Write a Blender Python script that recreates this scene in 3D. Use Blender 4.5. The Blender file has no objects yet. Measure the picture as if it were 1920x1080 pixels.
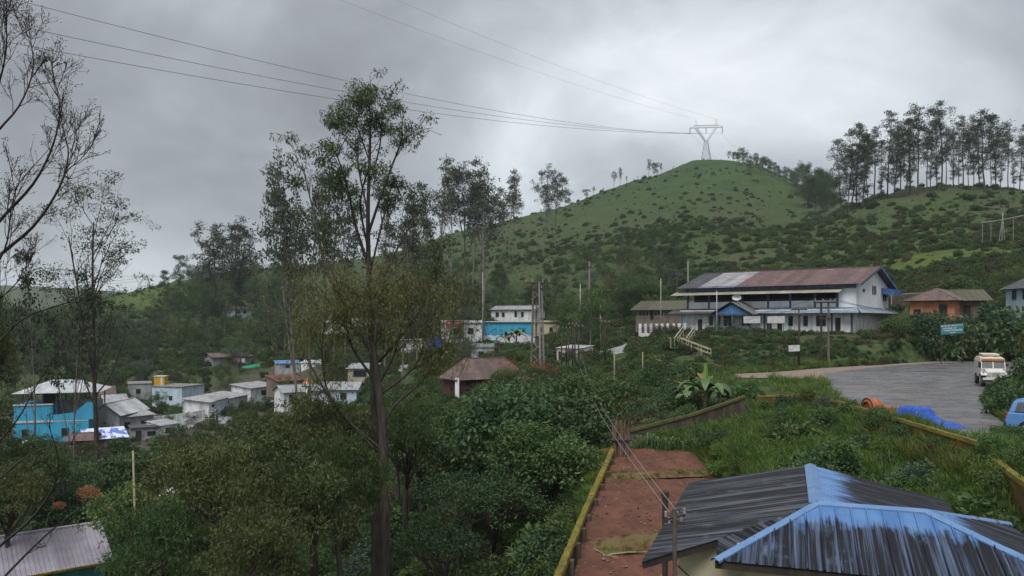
import bpy, math, random
import numpy as np
from mathutils import Vector, Matrix

# ------------------------------------------------------------------ camera, sky, sun, exposure
SC = bpy.context.scene
COL = SC.collection
F, CX, HY = 1450.0, 960.0, 600.0          # focal length in photo pixels, principal column, horizon row

cam_d = bpy.data.cameras.new("camera")
cam = bpy.data.objects.new("camera", cam_d)
COL.objects.link(cam)
cam.location = (0, 0, 0)
cam.rotation_euler = (math.radians(90), 0, 0)
cam_d.sensor_width = 36.0
cam_d.lens = 36.0 * F / 1920.0
cam_d.shift_y = (HY - 540.0) / 1920.0
cam_d.clip_start = 0.1
cam_d.clip_end = 12000.0
SC.camera = cam

SUN_EL, SUN_AZ = math.radians(62), math.radians(200)     # soft light from high, behind-left
world = bpy.data.worlds.new("World")
SC.world = world
world.use_nodes = True


def build_world():
    nt = world.node_tree
    nt.nodes.clear()
    N, L = nt.nodes.new, nt.links.new
    out = N("ShaderNodeOutputWorld")
    sky = N("ShaderNodeTexSky")
    sky.sky_type = 'NISHITA'
    sky.sun_disc = False
    sky.sun_elevation = SUN_EL
    sky.sun_rotation = SUN_AZ
    sky.altitude = 1500
    bg_sky = N("ShaderNodeBackground")
    bg_sky.inputs[1].default_value = 0.05
    L(sky.outputs[0], bg_sky.inputs[0])
    # cloud deck: the view direction cut with a flat layer overhead
    tc = N("ShaderNodeTexCoord")
    sep = N("ShaderNodeSeparateXYZ")
    L(tc.outputs["Generated"], sep.inputs[0])
    mz = N("ShaderNodeMath"); mz.operation = 'ADD'; mz.inputs[1].default_value = 0.55
    ab = N("ShaderNodeMath"); ab.operation = 'ABSOLUTE'
    L(sep.outputs[2], ab.inputs[0]); L(ab.outputs[0], mz.inputs[0])
    dx = N("ShaderNodeMath"); dx.operation = 'DIVIDE'
    dy = N("ShaderNodeMath"); dy.operation = 'DIVIDE'
    L(sep.outputs[0], dx.inputs[0]); L(mz.outputs[0], dx.inputs[1])
    L(sep.outputs[1], dy.inputs[0]); L(mz.outputs[0], dy.inputs[1])
    comb = N("ShaderNodeCombineXYZ")
    L(dx.outputs[0], comb.inputs[0]); L(dy.outputs[0], comb.inputs[1])
    mp = N("ShaderNodeMapping")
    mp.inputs["Location"].default_value = (2.86, 2.02, 7.7)
    mp.inputs["Rotation"].default_value = (0, 0, 0.35)
    L(comb.outputs[0], mp.inputs[0])
    n1 = N("ShaderNodeTexNoise")
    n1.inputs["Scale"].default_value = 1.3
    n1.inputs["Detail"].default_value = 6
    n1.inputs["Roughness"].default_value = 0.5
    n1.inputs["Distortion"].default_value = 0.35
    L(mp.outputs[0], n1.inputs["Vector"])
    n2 = N("ShaderNodeTexNoise")
    n2.inputs["Scale"].default_value = 3.4
    n2.inputs["Detail"].default_value = 7
    n2.inputs["Roughness"].default_value = 0.55
    n2.inputs["Distortion"].default_value = 0.5
    L(mp.outputs[0], n2.inputs["Vector"])
    mixn = N("ShaderNodeMix"); mixn.data_type = 'FLOAT'; mixn.inputs[0].default_value = 0.33
    L(n1.outputs[0], mixn.inputs[2]); L(n2.outputs[0], mixn.inputs[3])
    ramp = N("ShaderNodeValToRGB")
    cr = ramp.color_ramp
    cr.elements[0].position = 0.32; cr.elements[0].color = (0.108, 0.112, 0.122, 1)
    cr.elements[1].position = 0.70; cr.elements[1].color = (0.400, 0.418, 0.432, 1)
    e = cr.elements.new(0.43); e.color = (0.155, 0.165, 0.178, 1)
    e = cr.elements.new(0.52); e.color = (0.212, 0.229, 0.246, 1)
    e = cr.elements.new(0.60); e.color = (0.290, 0.312, 0.332, 1)
    L(mixn.outputs[0], ramp.inputs[0])
    bg_cl = N("ShaderNodeBackground")
    bg_cl.inputs[1].default_value = 1.0
    L(ramp.outputs[0], bg_cl.inputs[0])
    mix = N("ShaderNodeMixShader")
    mix.inputs[0].default_value = 0.94
    L(bg_sky.outputs[0], mix.inputs[1]); L(bg_cl.outputs[0], mix.inputs[2])
    L(mix.outputs[0], out.inputs[0])


build_world()
sun_d = bpy.data.lights.new("sun", 'SUN')
sun_d.energy = 1.5
sun_d.angle = math.radians(40)
sun_d.color = (1.0, 0.97, 0.93)
sun = bpy.data.objects.new("sun", sun_d)
COL.objects.link(sun)
sdir = Vector((math.sin(SUN_AZ) * math.cos(SUN_EL), math.cos(SUN_AZ) * math.cos(SUN_EL), math.sin(SUN_EL)))
sun.rotation_euler = (-sdir).to_track_quat('-Z', 'Y').to_euler()
sun.location = (0, 0, 200)
vs = SC.view_settings
vs.view_transform = 'Standard'
vs.look = 'None'
vs.exposure = 1.3
vs.gamma = 1.0
vs.use_curve_mapping = False
SC.cycles.max_bounces = 6
SC.cycles.diffuse_bounces = 2
SC.cycles.transmission_bounces = 3
SC.cycles.volume_bounces = 1
SC.cycles.use_denoising = True
SC.cycles.sample_clamp_indirect = 4.0


# ------------------------------------------------------------------ helpers
def W(px, py, Y):
    """photo pixel at distance Y -> a point of the place"""
    return Vector(((px - CX) / F * Y, Y, (HY - py) / F * Y))


def tag(o, label=None, cat=None, group=None, kind=None):
    if label: o["label"] = label
    if cat: o["category"] = cat
    if group: o["group"] = group
    if kind: o["kind"] = kind
    return o


LANDMARKS = []


def near(x, y, skip=()):
    """the nearest building, to tell look-alike plants apart"""
    best = min(((math.hypot(x - a, y - b), n) for n, a, b in LANDMARKS if n not in skip), default=(0, 'road'))
    return best[1]


def thing(name, label, cat, loc, rz=0.0, group=None):
    o = bpy.data.objects.new(name, None)
    o.empty_display_size = 0.3
    COL.objects.link(o)
    o.location = loc
    o.rotation_euler = (0, 0, rz)
    return tag(o, label, cat, group)


def np_mesh(name, V, Q, mat=None, tint=None, smooth=False):
    """V (n,3); Q (m,4) or (m,3) integer faces, all one size"""
    V = np.asarray(V, dtype=np.float32)
    Q = np.asarray(Q, dtype=np.int32)
    me = bpy.data.meshes.new(name)
    k = Q.shape[1]
    me.vertices.add(len(V)); me.vertices.foreach_set("co", V.ravel())
    me.loops.add(Q.size); me.loops.foreach_set("vertex_index", Q.ravel())
    me.polygons.add(len(Q))
    me.polygons.foreach_set("loop_start", np.arange(0, Q.size, k, dtype=np.int32))
    me.polygons.foreach_set("loop_total", np.full(len(Q), k, dtype=np.int32))
    if smooth:
        me.polygons.foreach_set("use_smooth", np.ones(len(Q), dtype=bool))
    if tint is not None:
        a = me.attributes.new("tint", 'FLOAT', 'POINT')
        a.data.foreach_set("value", np.asarray(tint, dtype=np.float32))
    me.update(calc_edges=True)
    if mat: me.materials.append(mat)
    return me


class MB:
    """collects boxes, bars, tubes and polygons of one mesh"""
    def __init__(self):
        self.v, self.f, self.uv = [], [], None

    def add(self, vs_, fs_):
        n = len(self.v)
        self.v += [Vector(p) for p in vs_]
        self.f += [tuple(i + n for i in f) for f in fs_]
        return self

    def box(self, c, s, rz=0.0, M=None):
        x, y, z = s[0] / 2, s[1] / 2, s[2] / 2
        vv = [Vector((i, j, k)) for i in (-x, x) for j in (-y, y) for k in (-z, z)]
        R = M if M is not None else Matrix.Rotation(rz, 3, 'Z')
        return self.add([R @ p + Vector(c) for p in vv],
                        [(0, 1, 3, 2), (4, 6, 7, 5), (0, 4, 5, 1), (2, 3, 7, 6), (0, 2, 6, 4), (1, 5, 7, 3)])

    def b2(self, lo, hi):
        lo, hi = Vector(lo), Vector(hi)
        return self.box((lo + hi) / 2, hi - lo)

    def bar(self, p, q, w, h=None):
        p, q = Vector(p), Vector(q)
        d = q - p
        L_ = d.length
        if L_ < 1e-6: return self
        d.normalize()
        up = Vector((0, 0, 1)) if abs(d.z) < 0.95 else Vector((0, 1, 0))
        s = d.cross(up).normalized(); u = s.cross(d)
        M = Matrix((s, d, u)).transposed()
        return self.box((p + q) / 2, (w, L_, h or w), M=M)

    def tube(self, pts, rad, n=6, cap=True):
        pts = [Vector(p) for p in pts]
        if not hasattr(rad, '__len__'): rad = [rad] * len(pts)
        base = len(self.v)
        ref = None
        for i, p in enumerate(pts):
            a = pts[max(0, i - 1)]; b = pts[min(len(pts) - 1, i + 1)]
            d = (b - a).normalized()
            if ref is None:
                ref = Vector((1, 0, 0)) if abs(d.x) < 0.9 else Vector((0, 1, 0))
            s = (ref - d * ref.dot(d)).normalized(); ref = s
            t = d.cross(s)
            for k in range(n):
                an = 2 * math.pi * k / n
                self.v.append(p + (s * math.cos(an) + t * math.sin(an)) * rad[i])
        for i in range(len(pts) - 1):
            for k in range(n):
                a = base + i * n + k; b = base + i * n + (k + 1) % n
                self.f.append((a, b, b + n, a + n))
        if cap:
            self.f.append(tuple(base + k for k in reversed(range(n))))
            e = base + (len(pts) - 1) * n
            self.f.append(tuple(e + k for k in range(n)))
        return self

    def prism(self, poly, vec):
        """closed prism of a flat polygon swept by vec"""
        n = len(poly)
        P = [Vector(p) for p in poly]; vec = Vector(vec)
        return self.add(P + [p + vec for p in P],
                        [tuple(range(n))[::-1], tuple(range(n, 2 * n))] +
                        [(i, (i + 1) % n, (i + 1) % n + n, i + n) for i in range(n)])

    def mesh(self, name, mat, off=None, smooth=False, bevel=0.0):
        me = bpy.data.meshes.new(name)
        o = Vector(off) if off is not None else Vector((0, 0, 0))
        me.from_pydata([tuple(p - o) for p in self.v], [], self.f)
        if smooth:
            for p in me.polygons: p.use_smooth = True
        for m in (mat if isinstance(mat, (list, tuple)) else [mat]):
            me.materials.append(m)
        me.update()
        return me


def part(name, mb, mat, parent, world=False, smooth=False, bevel=0.0):
    """a piece under its thing; world=True when its points are world points (parent unrotated)"""
    off = parent.matrix_basis.to_translation() if world else None
    if world and parent.parent: off = off + parent.parent.matrix_basis.to_translation()
    me = mb.mesh(name, mat, off, smooth)
    o = bpy.data.objects.new(name, me)
    COL.objects.link(o)
    o.parent = parent
    if bevel:
        m = o.modifiers.new("bevel", 'BEVEL'); m.width = bevel; m.segments = 2; m.limit_method = 'ANGLE'
    return o


def solid(name, mb, mat, label=None, cat=None, group=None, kind=None, smooth=False, origin=None, bevel=0.0):
    """a thing (or a piece of the setting) that is one mesh"""
    if origin is None:
        n = len(mb.v)
        origin = Vector((sum(p.x for p in mb.v) / n, sum(p.y for p in mb.v) / n, min(p.z for p in mb.v)))
    o = bpy.data.objects.new(name, mb.mesh(name, mat, origin, smooth))
    COL.objects.link(o)
    o.location = origin
    if bevel:
        m = o.modifiers.new("bevel", 'BEVEL'); m.width = bevel; m.segments = 2; m.limit_method = 'ANGLE'
    return tag(o, label, cat, group, kind)


def link(name, me, loc=(0, 0, 0), parent=None, rz=0.0, scale=None):
    o = bpy.data.objects.new(name, me)
    COL.objects.link(o)
    o.location = loc
    o.rotation_euler = (0, 0, rz)
    if scale is not None:
        o.scale = (scale,) * 3 if not hasattr(scale, '__len__') else scale
    if parent: o.parent = parent
    return o


def copy_thing(src, loc, rz=0.0, scale=None, label=None, group=None):
    c = src.copy(); COL.objects.link(c)
    c.location = loc; c.rotation_euler = (0, 0, rz)
    if scale is not None: c.scale = (scale,) * 3 if not hasattr(scale, '__len__') else scale
    if label: c["label"] = label
    if group: c["group"] = group
    for ch in list(src.children):
        d = ch.copy(); COL.objects.link(d); d.parent = c
        for g in list(ch.children):
            e = g.copy(); COL.objects.link(e); e.parent = d
    return c


# ------------------------------------------------------------------ materials
MATS = {}


def mat(name, c1, c2=None, rough=0.8, scale=4.0, stretch=(1, 1, 1), c3=None, bump=0.0, bscale=None, spec=0.3,
        detail=6.0, lo=0.38, hi=0.62, metal=0.0, rand=0.0, coord="Object"):
    if name in MATS: return MATS[name]
    m = bpy.data.materials.new(name); m.use_nodes = True
    nt = m.node_tree; N, L = nt.nodes.new, nt.links.new
    b = nt.nodes["Principled BSDF"]
    b.inputs["Roughness"].default_value = rough
    b.inputs["Specular IOR Level"].default_value = spec
    b.inputs["Metallic"].default_value = metal
    c2 = c2 or tuple(x * 0.75 for x in c1)
    tc = N("ShaderNodeTexCoord"); mp = N("ShaderNodeMapping")
    mp.inputs["Scale"].default_value = stretch
    L(tc.outputs[coord], mp.inputs[0])
    nz = N("ShaderNodeTexNoise")
    nz.inputs["Scale"].default_value = scale; nz.inputs["Detail"].default_value = detail
    nz.inputs["Roughness"].default_value = 0.62
    L(mp.outputs[0], nz.inputs["Vector"])
    r = N("ShaderNodeValToRGB"); cr = r.color_ramp
    cr.elements[0].position = lo; cr.elements[0].color = (*c1, 1)
    cr.elements[1].position = hi; cr.elements[1].color = (*c2, 1)
    if c3:
        e = cr.elements.new(min(0.98, hi + 0.1)); e.color = (*c3, 1)
    L(nz.outputs[0], r.inputs[0])
    colour = r.outputs[0]
    if rand:
        oi = N("ShaderNodeObjectInfo"); hs = N("ShaderNodeHueSaturation")
        mr = N("ShaderNodeMapRange"); mr.inputs[3].default_value = 1 - rand; mr.inputs[4].default_value = 1 + rand
        L(oi.outputs["Random"], mr.inputs[0]); L(mr.outputs[0], hs.inputs["Value"]); L(colour, hs.inputs["Color"])
        colour = hs.outputs[0]
    L(colour, b.inputs["Base Color"])
    if bump:
        bn = N("ShaderNodeBump"); bn.inputs["Strength"].default_value = bump; bn.inputs["Distance"].default_value = 0.05
        n2 = N("ShaderNodeTexNoise"); n2.inputs["Scale"].default_value = bscale or scale * 4
        n2.inputs["Detail"].default_value = 6
        L(mp.outputs[0], n2.inputs["Vector"]); L(n2.outputs[0], bn.inputs["Height"]); L(bn.outputs[0], b.inputs["Normal"])
    MATS[name] = m
    return m


def leaf_mat(name, dark, light, trans=0.25, rand=0.25, rough=0.6, patch=0.0):
    """foliage: colour from each leaf's own tint and each plant's own cast"""
    m = bpy.data.materials.new(name); m.use_nodes = True
    nt = m.node_tree; N, L = nt.nodes.new, nt.links.new
    b = nt.nodes["Principled BSDF"]; out = nt.nodes["Material Output"]
    b.inputs["Roughness"].default_value = rough
    b.inputs["Specular IOR Level"].default_value = 0.3
    at = N("ShaderNodeAttribute"); at.attribute_name = "tint"
    r = N("ShaderNodeValToRGB"); cr = r.color_ramp
    cr.elements[0].position = 0.05; cr.elements[0].color = (*dark, 1)
    cr.elements[1].position = 0.95; cr.elements[1].color = (*light, 1)
    L(at.outputs["Fac"], r.inputs[0])
    oi = N("ShaderNodeObjectInfo"); hs = N("ShaderNodeHueSaturation")
    mr = N("ShaderNodeMapRange"); mr.inputs[3].default_value = 1 - rand; mr.inputs[4].default_value = 1 + rand
    L(oi.outputs["Random"], mr.inputs[0]); L(mr.outputs[0], hs.inputs["Value"])
    ml = N("ShaderNodeMath"); ml.operation = 'MULTIPLY'; ml.inputs[1].default_value = 7.31
    fr = N("ShaderNodeMath"); fr.operation = 'FRACT'
    L(oi.outputs["Random"], ml.inputs[0]); L(ml.outputs[0], fr.inputs[0])
    mh = N("ShaderNodeMapRange"); mh.inputs[3].default_value = 0.475; mh.inputs[4].default_value = 0.52
    L(fr.outputs[0], mh.inputs[0]); L(mh.outputs[0], hs.inputs["Hue"])
    L(r.outputs[0], hs.inputs["Color"]); L(hs.outputs[0], b.inputs["Base Color"])
    t = N("ShaderNodeBsdfTranslucent"); L(hs.outputs[0], t.inputs[0])
    mx = N("ShaderNodeMixShader"); mx.inputs[0].default_value = trans
    L(b.outputs[0], mx.inputs[1]); L(t.outputs[0], mx.inputs[2]); L(mx.outputs[0], out.inputs[0])
    MATS[name] = m
    return m


# numpy value noise -------------------------------------------------
_rs = np.random.RandomState(11)
_tab = _rs.rand(256, 256)


def vnoise(x, y):
    x = np.asarray(x, float); y = np.asarray(y, float)
    xi = np.floor(x).astype(int); yi = np.floor(y).astype(int)
    fx = x - xi; fy = y - yi
    fx = fx * fx * (3 - 2 * fx); fy = fy * fy * (3 - 2 * fy)
    a = _tab[xi & 255, yi & 255]; b = _tab[(xi + 1) & 255, yi & 255]
    c = _tab[xi & 255, (yi + 1) & 255]; d = _tab[(xi + 1) & 255, (yi + 1) & 255]
    return (a * (1 - fx) + b * fx) * (1 - fy) + (c * (1 - fx) + d * fx) * fy


def fbm(x, y, o=4):
    s = 0; a = 0.5; t = 0
    for i in range(o):
        s = s + a * vnoise(x * 2 ** i + 17.3 * i, y * 2 ** i + 5.1 * i); t += a; a *= 0.5
    return s / t


def sstep(a, b, x):
    t = np.clip((np.asarray(x, float) - a) / (b - a), 0, 1)
    return t * t * (3 - 2 * t)


def inpoly(x, y, poly):
    x = np.asarray(x, float); y = np.asarray(y, float)
    ins = np.zeros(x.shape, bool); n = len(poly)
    for i in range(n):
        x1, y1 = poly[i]; x2, y2 = poly[(i + 1) % n]
        c = ((y1 > y) != (y2 > y)) & (x < (x2 - x1) * (y - y1) / (y2 - y1 + 1e-12) + x1)
        ins ^= c
    return ins


def polydist(x, y, poly):
    """signed distance to a polygon: negative inside"""
    x = np.asarray(x, float); y = np.asarray(y, float)
    d = np.full(x.shape, 1e9); n = len(poly)
    for i in range(n):
        x1, y1 = poly[i]; x2, y2 = poly[(i + 1) % n]
        ex, ey = x2 - x1, y2 - y1
        t = np.clip(((x - x1) * ex + (y - y1) * ey) / (ex * ex + ey * ey + 1e-12), 0, 1)
        d = np.minimum(d, np.hypot(x - x1 - t * ex, y - y1 - t * ey))
    return np.where(inpoly(x, y, poly), -d, d)

# ------------------------------------------------------------------ the lie of the land
def zz(Y, py): return (HY - py) / F * Y


# columns of the photograph: (distance, height) or (distance, 'row' py)
PROFILE = {
    -1000: [(5, -9.5), (40, -14), (115, -19), (250, -8), (400, 4), (700, -10), (1500, 'p', 548), (3000, 'p', 560)],
    0: [(5, -9.5), (15, -11), (36, -14), (70, -17), (115, -18.7), (160, -17), (220, 'p', 660), (300, 'p', 622),
        (340, 'p', 610), (450, 'p', 632), (900, 'p', 600), (1500, 'p', 540), (3000, 'p', 560)],
    180: [(36, -14), (70, -17.2), (115, -18.5), (160, -16.5), (220, 'p', 648), (300, 'p', 595), (340, 'p', 566),
          (450, 'p', 592), (900, 'p', 600), (1500, 'p', 548), (3000, 'p', 560)],
    300: [(15, -11), (36, -14.5), (70, -17.5), (115, -18), (150, -17), (190, 'p', 685), (250, 'p', 640), (320, 'p', 585),
          (380, 'p', 532), (500, 'p', 560), (1500, 'p', 560), (3000, 'p', 565)],
    450: [(20, -12), (40, -15), (70, -17), (115, -17.5), (140, -16.5), (190, 'p', 682), (250, 'p', 632), (320, 'p', 590),
          (400, 'p', 527), (460, 'p', 510), (700, 'p', 525), (1500, 'p', 560), (3000, 'p', 570)],
    650: [(15, -11), (30, -13), (50, -15), (90, -15), (130, -13), (150, 'p', 712), (200, 'p', 665), (260, 'p', 622),
          (340, 'p', 560), (450, 'p', 505), (520, 'p', 490), (700, 'p', 520), (3000, 'p', 580)],
    860: [(15, -10.5), (25, -12), (40, -13), (60, -11.5), (80, -7.9), (120, -6.7), (170, -4.9), (210, 0), (300, 'p', 525),
          (400, 'p', 462), (450, 'p', 440), (600, 'p', 470), (1500, 'p', 600), (3000, 'p', 600)],
    1000: [(5, -9.6), (10, -9.8), (20, -10.6), (30, -10.4), (40, -9.5), (60, -8.5), (80, -7), (100, -5.6), (170, -4.7),
           (210, .4), (300, 'p', 510), (400, 'p', 440), (470, 'p', 405), (600, 'p', 430), (3000, 'p', 600)],
    1120: [(10, -9), (18, -8.7), (25, -8), (37, -6.4), (45, -6.6), (60, -6.3), (80, -5.5), (100, -4.6), (150, -1.8),
           (200, 'p', 570), (300, 'p', 480), (420, 'p', 395), (490, 'p', 364), (600, 'p', 400), (3000, 'p', 600)],
    1215: [(300, 'p', 450), (420, 'p', 378), (505, 'p', 334), (600, 'p', 365)],
    1300: [(5, -9.2), (8, -9), (15, -8.6), (25, -7.4), (37, -6.0), (45, -5.7), (60, -5.2), (74, -4.4), (86, -1.8), (105, -1.6),
           (130, -.3), (180, 'p', 520), (300, 'p', 430), (420, 'p', 365), (500, 'p', 325), (550, 'p', 303), (700, 'p', 330),
           (3000, 'p', 600)],
    1420: [(15, -8.5), (25, -6.3), (38, -5), (50, -4.8), (66, -4.5), (74, -4.4), (86, -1.8), (105, -1.6), (130, 0),
           (180, 'p', 517), (300, 'p', 436), (420, 'p', 372), (520, 'p', 308), (600, 'p', 340), (3000, 'p', 600)],
    1480: [(420, 'p', 380), (505, 'p', 332), (600, 'p', 372)],
    1540: [(15, -8.5), (25, -6.1), (38, -5), (50, -4.5), (72, -4.4), (86, -1.8), (105, -1.6), (130, 0), (200, 'p', 490),
           (300, 'p', 412), (420, 'p', 385), (500, 'p', 360), (700, 'p', 400), (3000, 'p', 600)],
    1700: [(12, -8.6), (20, -6.8), (28, -5.6), (36, -4.6), (72, -4.4), (80, -2.2), (88, -.3), (95, 0.1), (130, 'p', 540), (180, 'p', 480),
           (230, 'p', 412), (290, 'p', 360), (400, 'p', 400), (3000, 'p', 600)],
    1920: [(5, -9), (12, -8.4), (20, -6.5), (26, -4.8), (45, -4.5), (66, -4.3), (75, -2), (95, 'p', 590), (150, 'p', 480),
           (220, 'p', 410), (290, 'p', 365), (400, 'p', 400), (3000, 'p', 600)],
    2300: [(12, -8), (26, -4.7), (45, -4), (66, -3.5), (95, 'p', 580), (150, 'p', 480), (220, 'p', 415), (290, 'p', 370),
           (400, 'p', 410), (3000, 'p', 600)],
    3200: [(5, -9), (26, -5), (66, -3), (95, 'p', 580), (220, 'p', 420), (290, 'p', 380), (400, 'p', 420), (3000, 'p', 600)],
}


def _ab(px, Y): return np.stack([np.asarray(px, float) / 330.0, np.log(np.maximum(np.asarray(Y, float), 1.0)) * 2.4], -1)


def _fit():
    P, S = [], []
    for px, lst in PROFILE.items():
        for e in lst:
            z = e[1] if len(e) == 2 else zz(e[0], e[2])
            P.append((px, e[0])); S.append(z / (e[0] + 20.0))
    P = np.array(P, float); A = _ab(P[:, 0], P[:, 1]); n = len(A)
    d = np.linalg.norm(A[:, None] - A[None], axis=2)
    K = np.where(d > 0, d * d * np.log(d + 1e-12), 0) + np.eye(n) * 0.01
    T = np.hstack([np.ones((n, 1)), A])
    M = np.zeros((n + 3, n + 3)); M[:n, :n] = K; M[:n, n:] = T; M[n:, :n] = T.T
    w = np.linalg.solve(M, np.concatenate([S, np.zeros(3)]))
    return A, w


_A, _w = _fit()


def tps(px, Y):
    px = np.clip(np.ravel(px), -1000, 3200); Y = np.ravel(Y).astype(float)
    out = np.empty(len(px)); n = len(_A)
    for i in range(0, len(px), 20000):
        q = _ab(px[i:i + 20000], np.clip(Y[i:i + 20000], 4, 3500))
        d = np.linalg.norm(q[:, None] - _A[None], axis=2)
        out[i:i + 20000] = np.where(d > 0, d * d * np.log(d + 1e-12), 0) @ _w[:n] + _w[n] + q @ _w[n + 1:]
    return out * (Y + 20.0)


def gpt(px, py, z):
    """ground point seen at a pixel, at height z"""
    Y = -z * F / (py - HY)
    return ((px - CX) / F * Y, Y)


ROAD_Z = -4.42
ROAD = [gpt(*p, ROAD_Z) for p in [(1545, 700), (1600, 693), (1700, 684), (1790, 679), (1850, 675), (1905, 669), (2010, 664),
                                  (2040, 690), (1905, 706), (1846, 728), (1838, 752), (1850, 772), (1885, 796), (1925, 815),
                                  (2080, 862), (2200, 930), (2010, 880), (1930, 846), (1860, 833), (1790, 815), (1700, 790),
                                  (1625, 770), (1574, 752), (1562, 730)]]
SHOULDER = [gpt(*p, ROAD_Z) for p in [(1378, 701), (1450, 698), (1545, 690), (1640, 685), (1700, 681), (1850, 672), (1905, 667),
                                      (1905, 672), (1700, 690), (1600, 700), (1575, 722), (1545, 712), (1450, 709), (1380, 708)]]
LANE = [W(px, py, Y) for px, py, Y in [(1128, 663, 95), (1160, 657, 101), (1190, 649, 110), (1205, 640, 122), (1200, 633, 130)]]


def plot_z(x, y): return -6.35 - (37.0 - y) * 0.137


PLOT = [(4.35, 37.5), (8.6, 37.0), (8.9, 31.0), (7.0, 25.0), (5.6, 21.0), (4.0, 14.0), (1.1, 14.0), (1.55, 22.0), (3.0, 30.0)]
HOUSE_Z = -8.35
HOUSE = [(2.0, 12.0), (3.8, 20.5), (10.0, 20.5), (12.0, 14.0), (10.0, 8.0), (2.0, 8.5)]
YARDS = [  # levelled ground under and round buildings: polygon of (px, Y), height
    ([(1185, 106.5), (1602, 88.8), (1690, 95), (1720, 112), (1560, 124), (1280, 126), (1200, 122)], -1.72),
    ([(-60, 96), (420, 108), (560, 128), (500, 168), (230, 172), (-60, 150)], -18.3),
]


def base_h(x, y):
    x = np.ravel(np.asarray(x, float)); y = np.ravel(np.asarray(y, float))
    th = np.arctan2(x, y); r = np.hypot(x, y)
    lim = math.radians(56)
    tc = np.clip(th, -lim, lim)
    return tps(CX + F * np.tan(tc), r * np.cos(tc))


def height(x, y):
    x = np.ravel(np.asarray(x, float)); y = np.ravel(np.asarray(y, float))
    z = base_h(x, y)
    r = np.hypot(x, y)
    big = (fbm(x / 38.0, y / 38.0, 4) - 0.5) * np.interp(r, [20, 80, 200, 500, 1500], [0.3, 1.2, 6, 13, 20])
    small = (fbm(x / 4.0 + 9, y / 4.0, 3) - 0.5) * np.interp(r, [10, 60, 300, 1000], [0.25, 0.5, 1.4, 3])
    calm = 1 - 0.6 * sstep(330, 480, r)
    z = z + (big + small) * calm
    d = polydist(x, y, ROAD); w = 1 - sstep(0.3, 3.5, d); z = z * (1 - w) + (ROAD_Z - 0.05) * w
    d = polydist(x, y, SHOULDER); w = 1 - sstep(0.2, 2.5, d); z = z * (1 - w) + (ROAD_Z - 0.05) * w
    d = polydist(x, y, PLOT); w = 1 - sstep(-0.1, 0.9, d); z = z * (1 - w) + (plot_z(x, y) - 0.06) * w
    d = polydist(x, y, HOUSE); w = 1 - sstep(0.2, 1.6, d); z = z * (1 - w) + HOUSE_Z * w
    for poly, h0 in YARDS:
        P = [((px - CX) / F * Y, Y) for px, Y in poly]
        d = polydist(x, y, P); w = 1 - sstep(0, 4.5 if h0 > -5 else 14, d); z = z * (1 - w) + h0 * w
    for a, b in zip(LANE[:-1], LANE[1:]):
        e = b - a; t = np.clip(((x - a.x) * e.x + (y - a.y) * e.y) / (e.x ** 2 + e.y ** 2), 0, 1)
        d = np.hypot(x - a.x - t * e.x, y - a.y - t * e.y); w = 1 - sstep(2.0, 5.0, d)
        z = z * (1 - w) + (a.z + e.z * t - 0.05) * w
    return z


def H(x, y): return float(height([x], [y])[0])


def G(px, Y, dz=0.0):
    """ground under a column of the photograph at distance Y"""
    x = (px - CX) / F * Y
    return Vector((x, Y, H(x, Y) + dz))


def build_ground():
    lim = math.radians(46)
    th = np.concatenate([np.linspace(-math.pi, -lim, 40)[:-1], np.linspace(-lim, lim, 440), np.linspace(lim, math.pi, 40)[1:]])
    rr = np.concatenate([np.linspace(0.4, 12, 20)[:-1], np.exp(np.linspace(math.log(12), math.log(700), 430)),
                         np.exp(np.linspace(math.log(700), math.log(3200), 40))[1:]])
    T, R = np.meshgrid(th, rr)
    X = (R * np.sin(T)); Y = (R * np.cos(T))
    Z = height(X, Y)
    n, m = T.shape
    V = np.stack([X.ravel(), Y.ravel(), Z], 1)
    i = np.arange(n - 1)[:, None] * m + np.arange(m - 1)[None]
    Q = np.stack([i, i + 1, i + m + 1, i + m], -1).reshape(-1, 4)
    me = np_mesh("terrain", V, Q, ground_mat(), smooth=True)
    o = link("terrain", me)
    tag(o, "green hilly terrain of valley and grassy slopes", "terrain", kind="structure")


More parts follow.
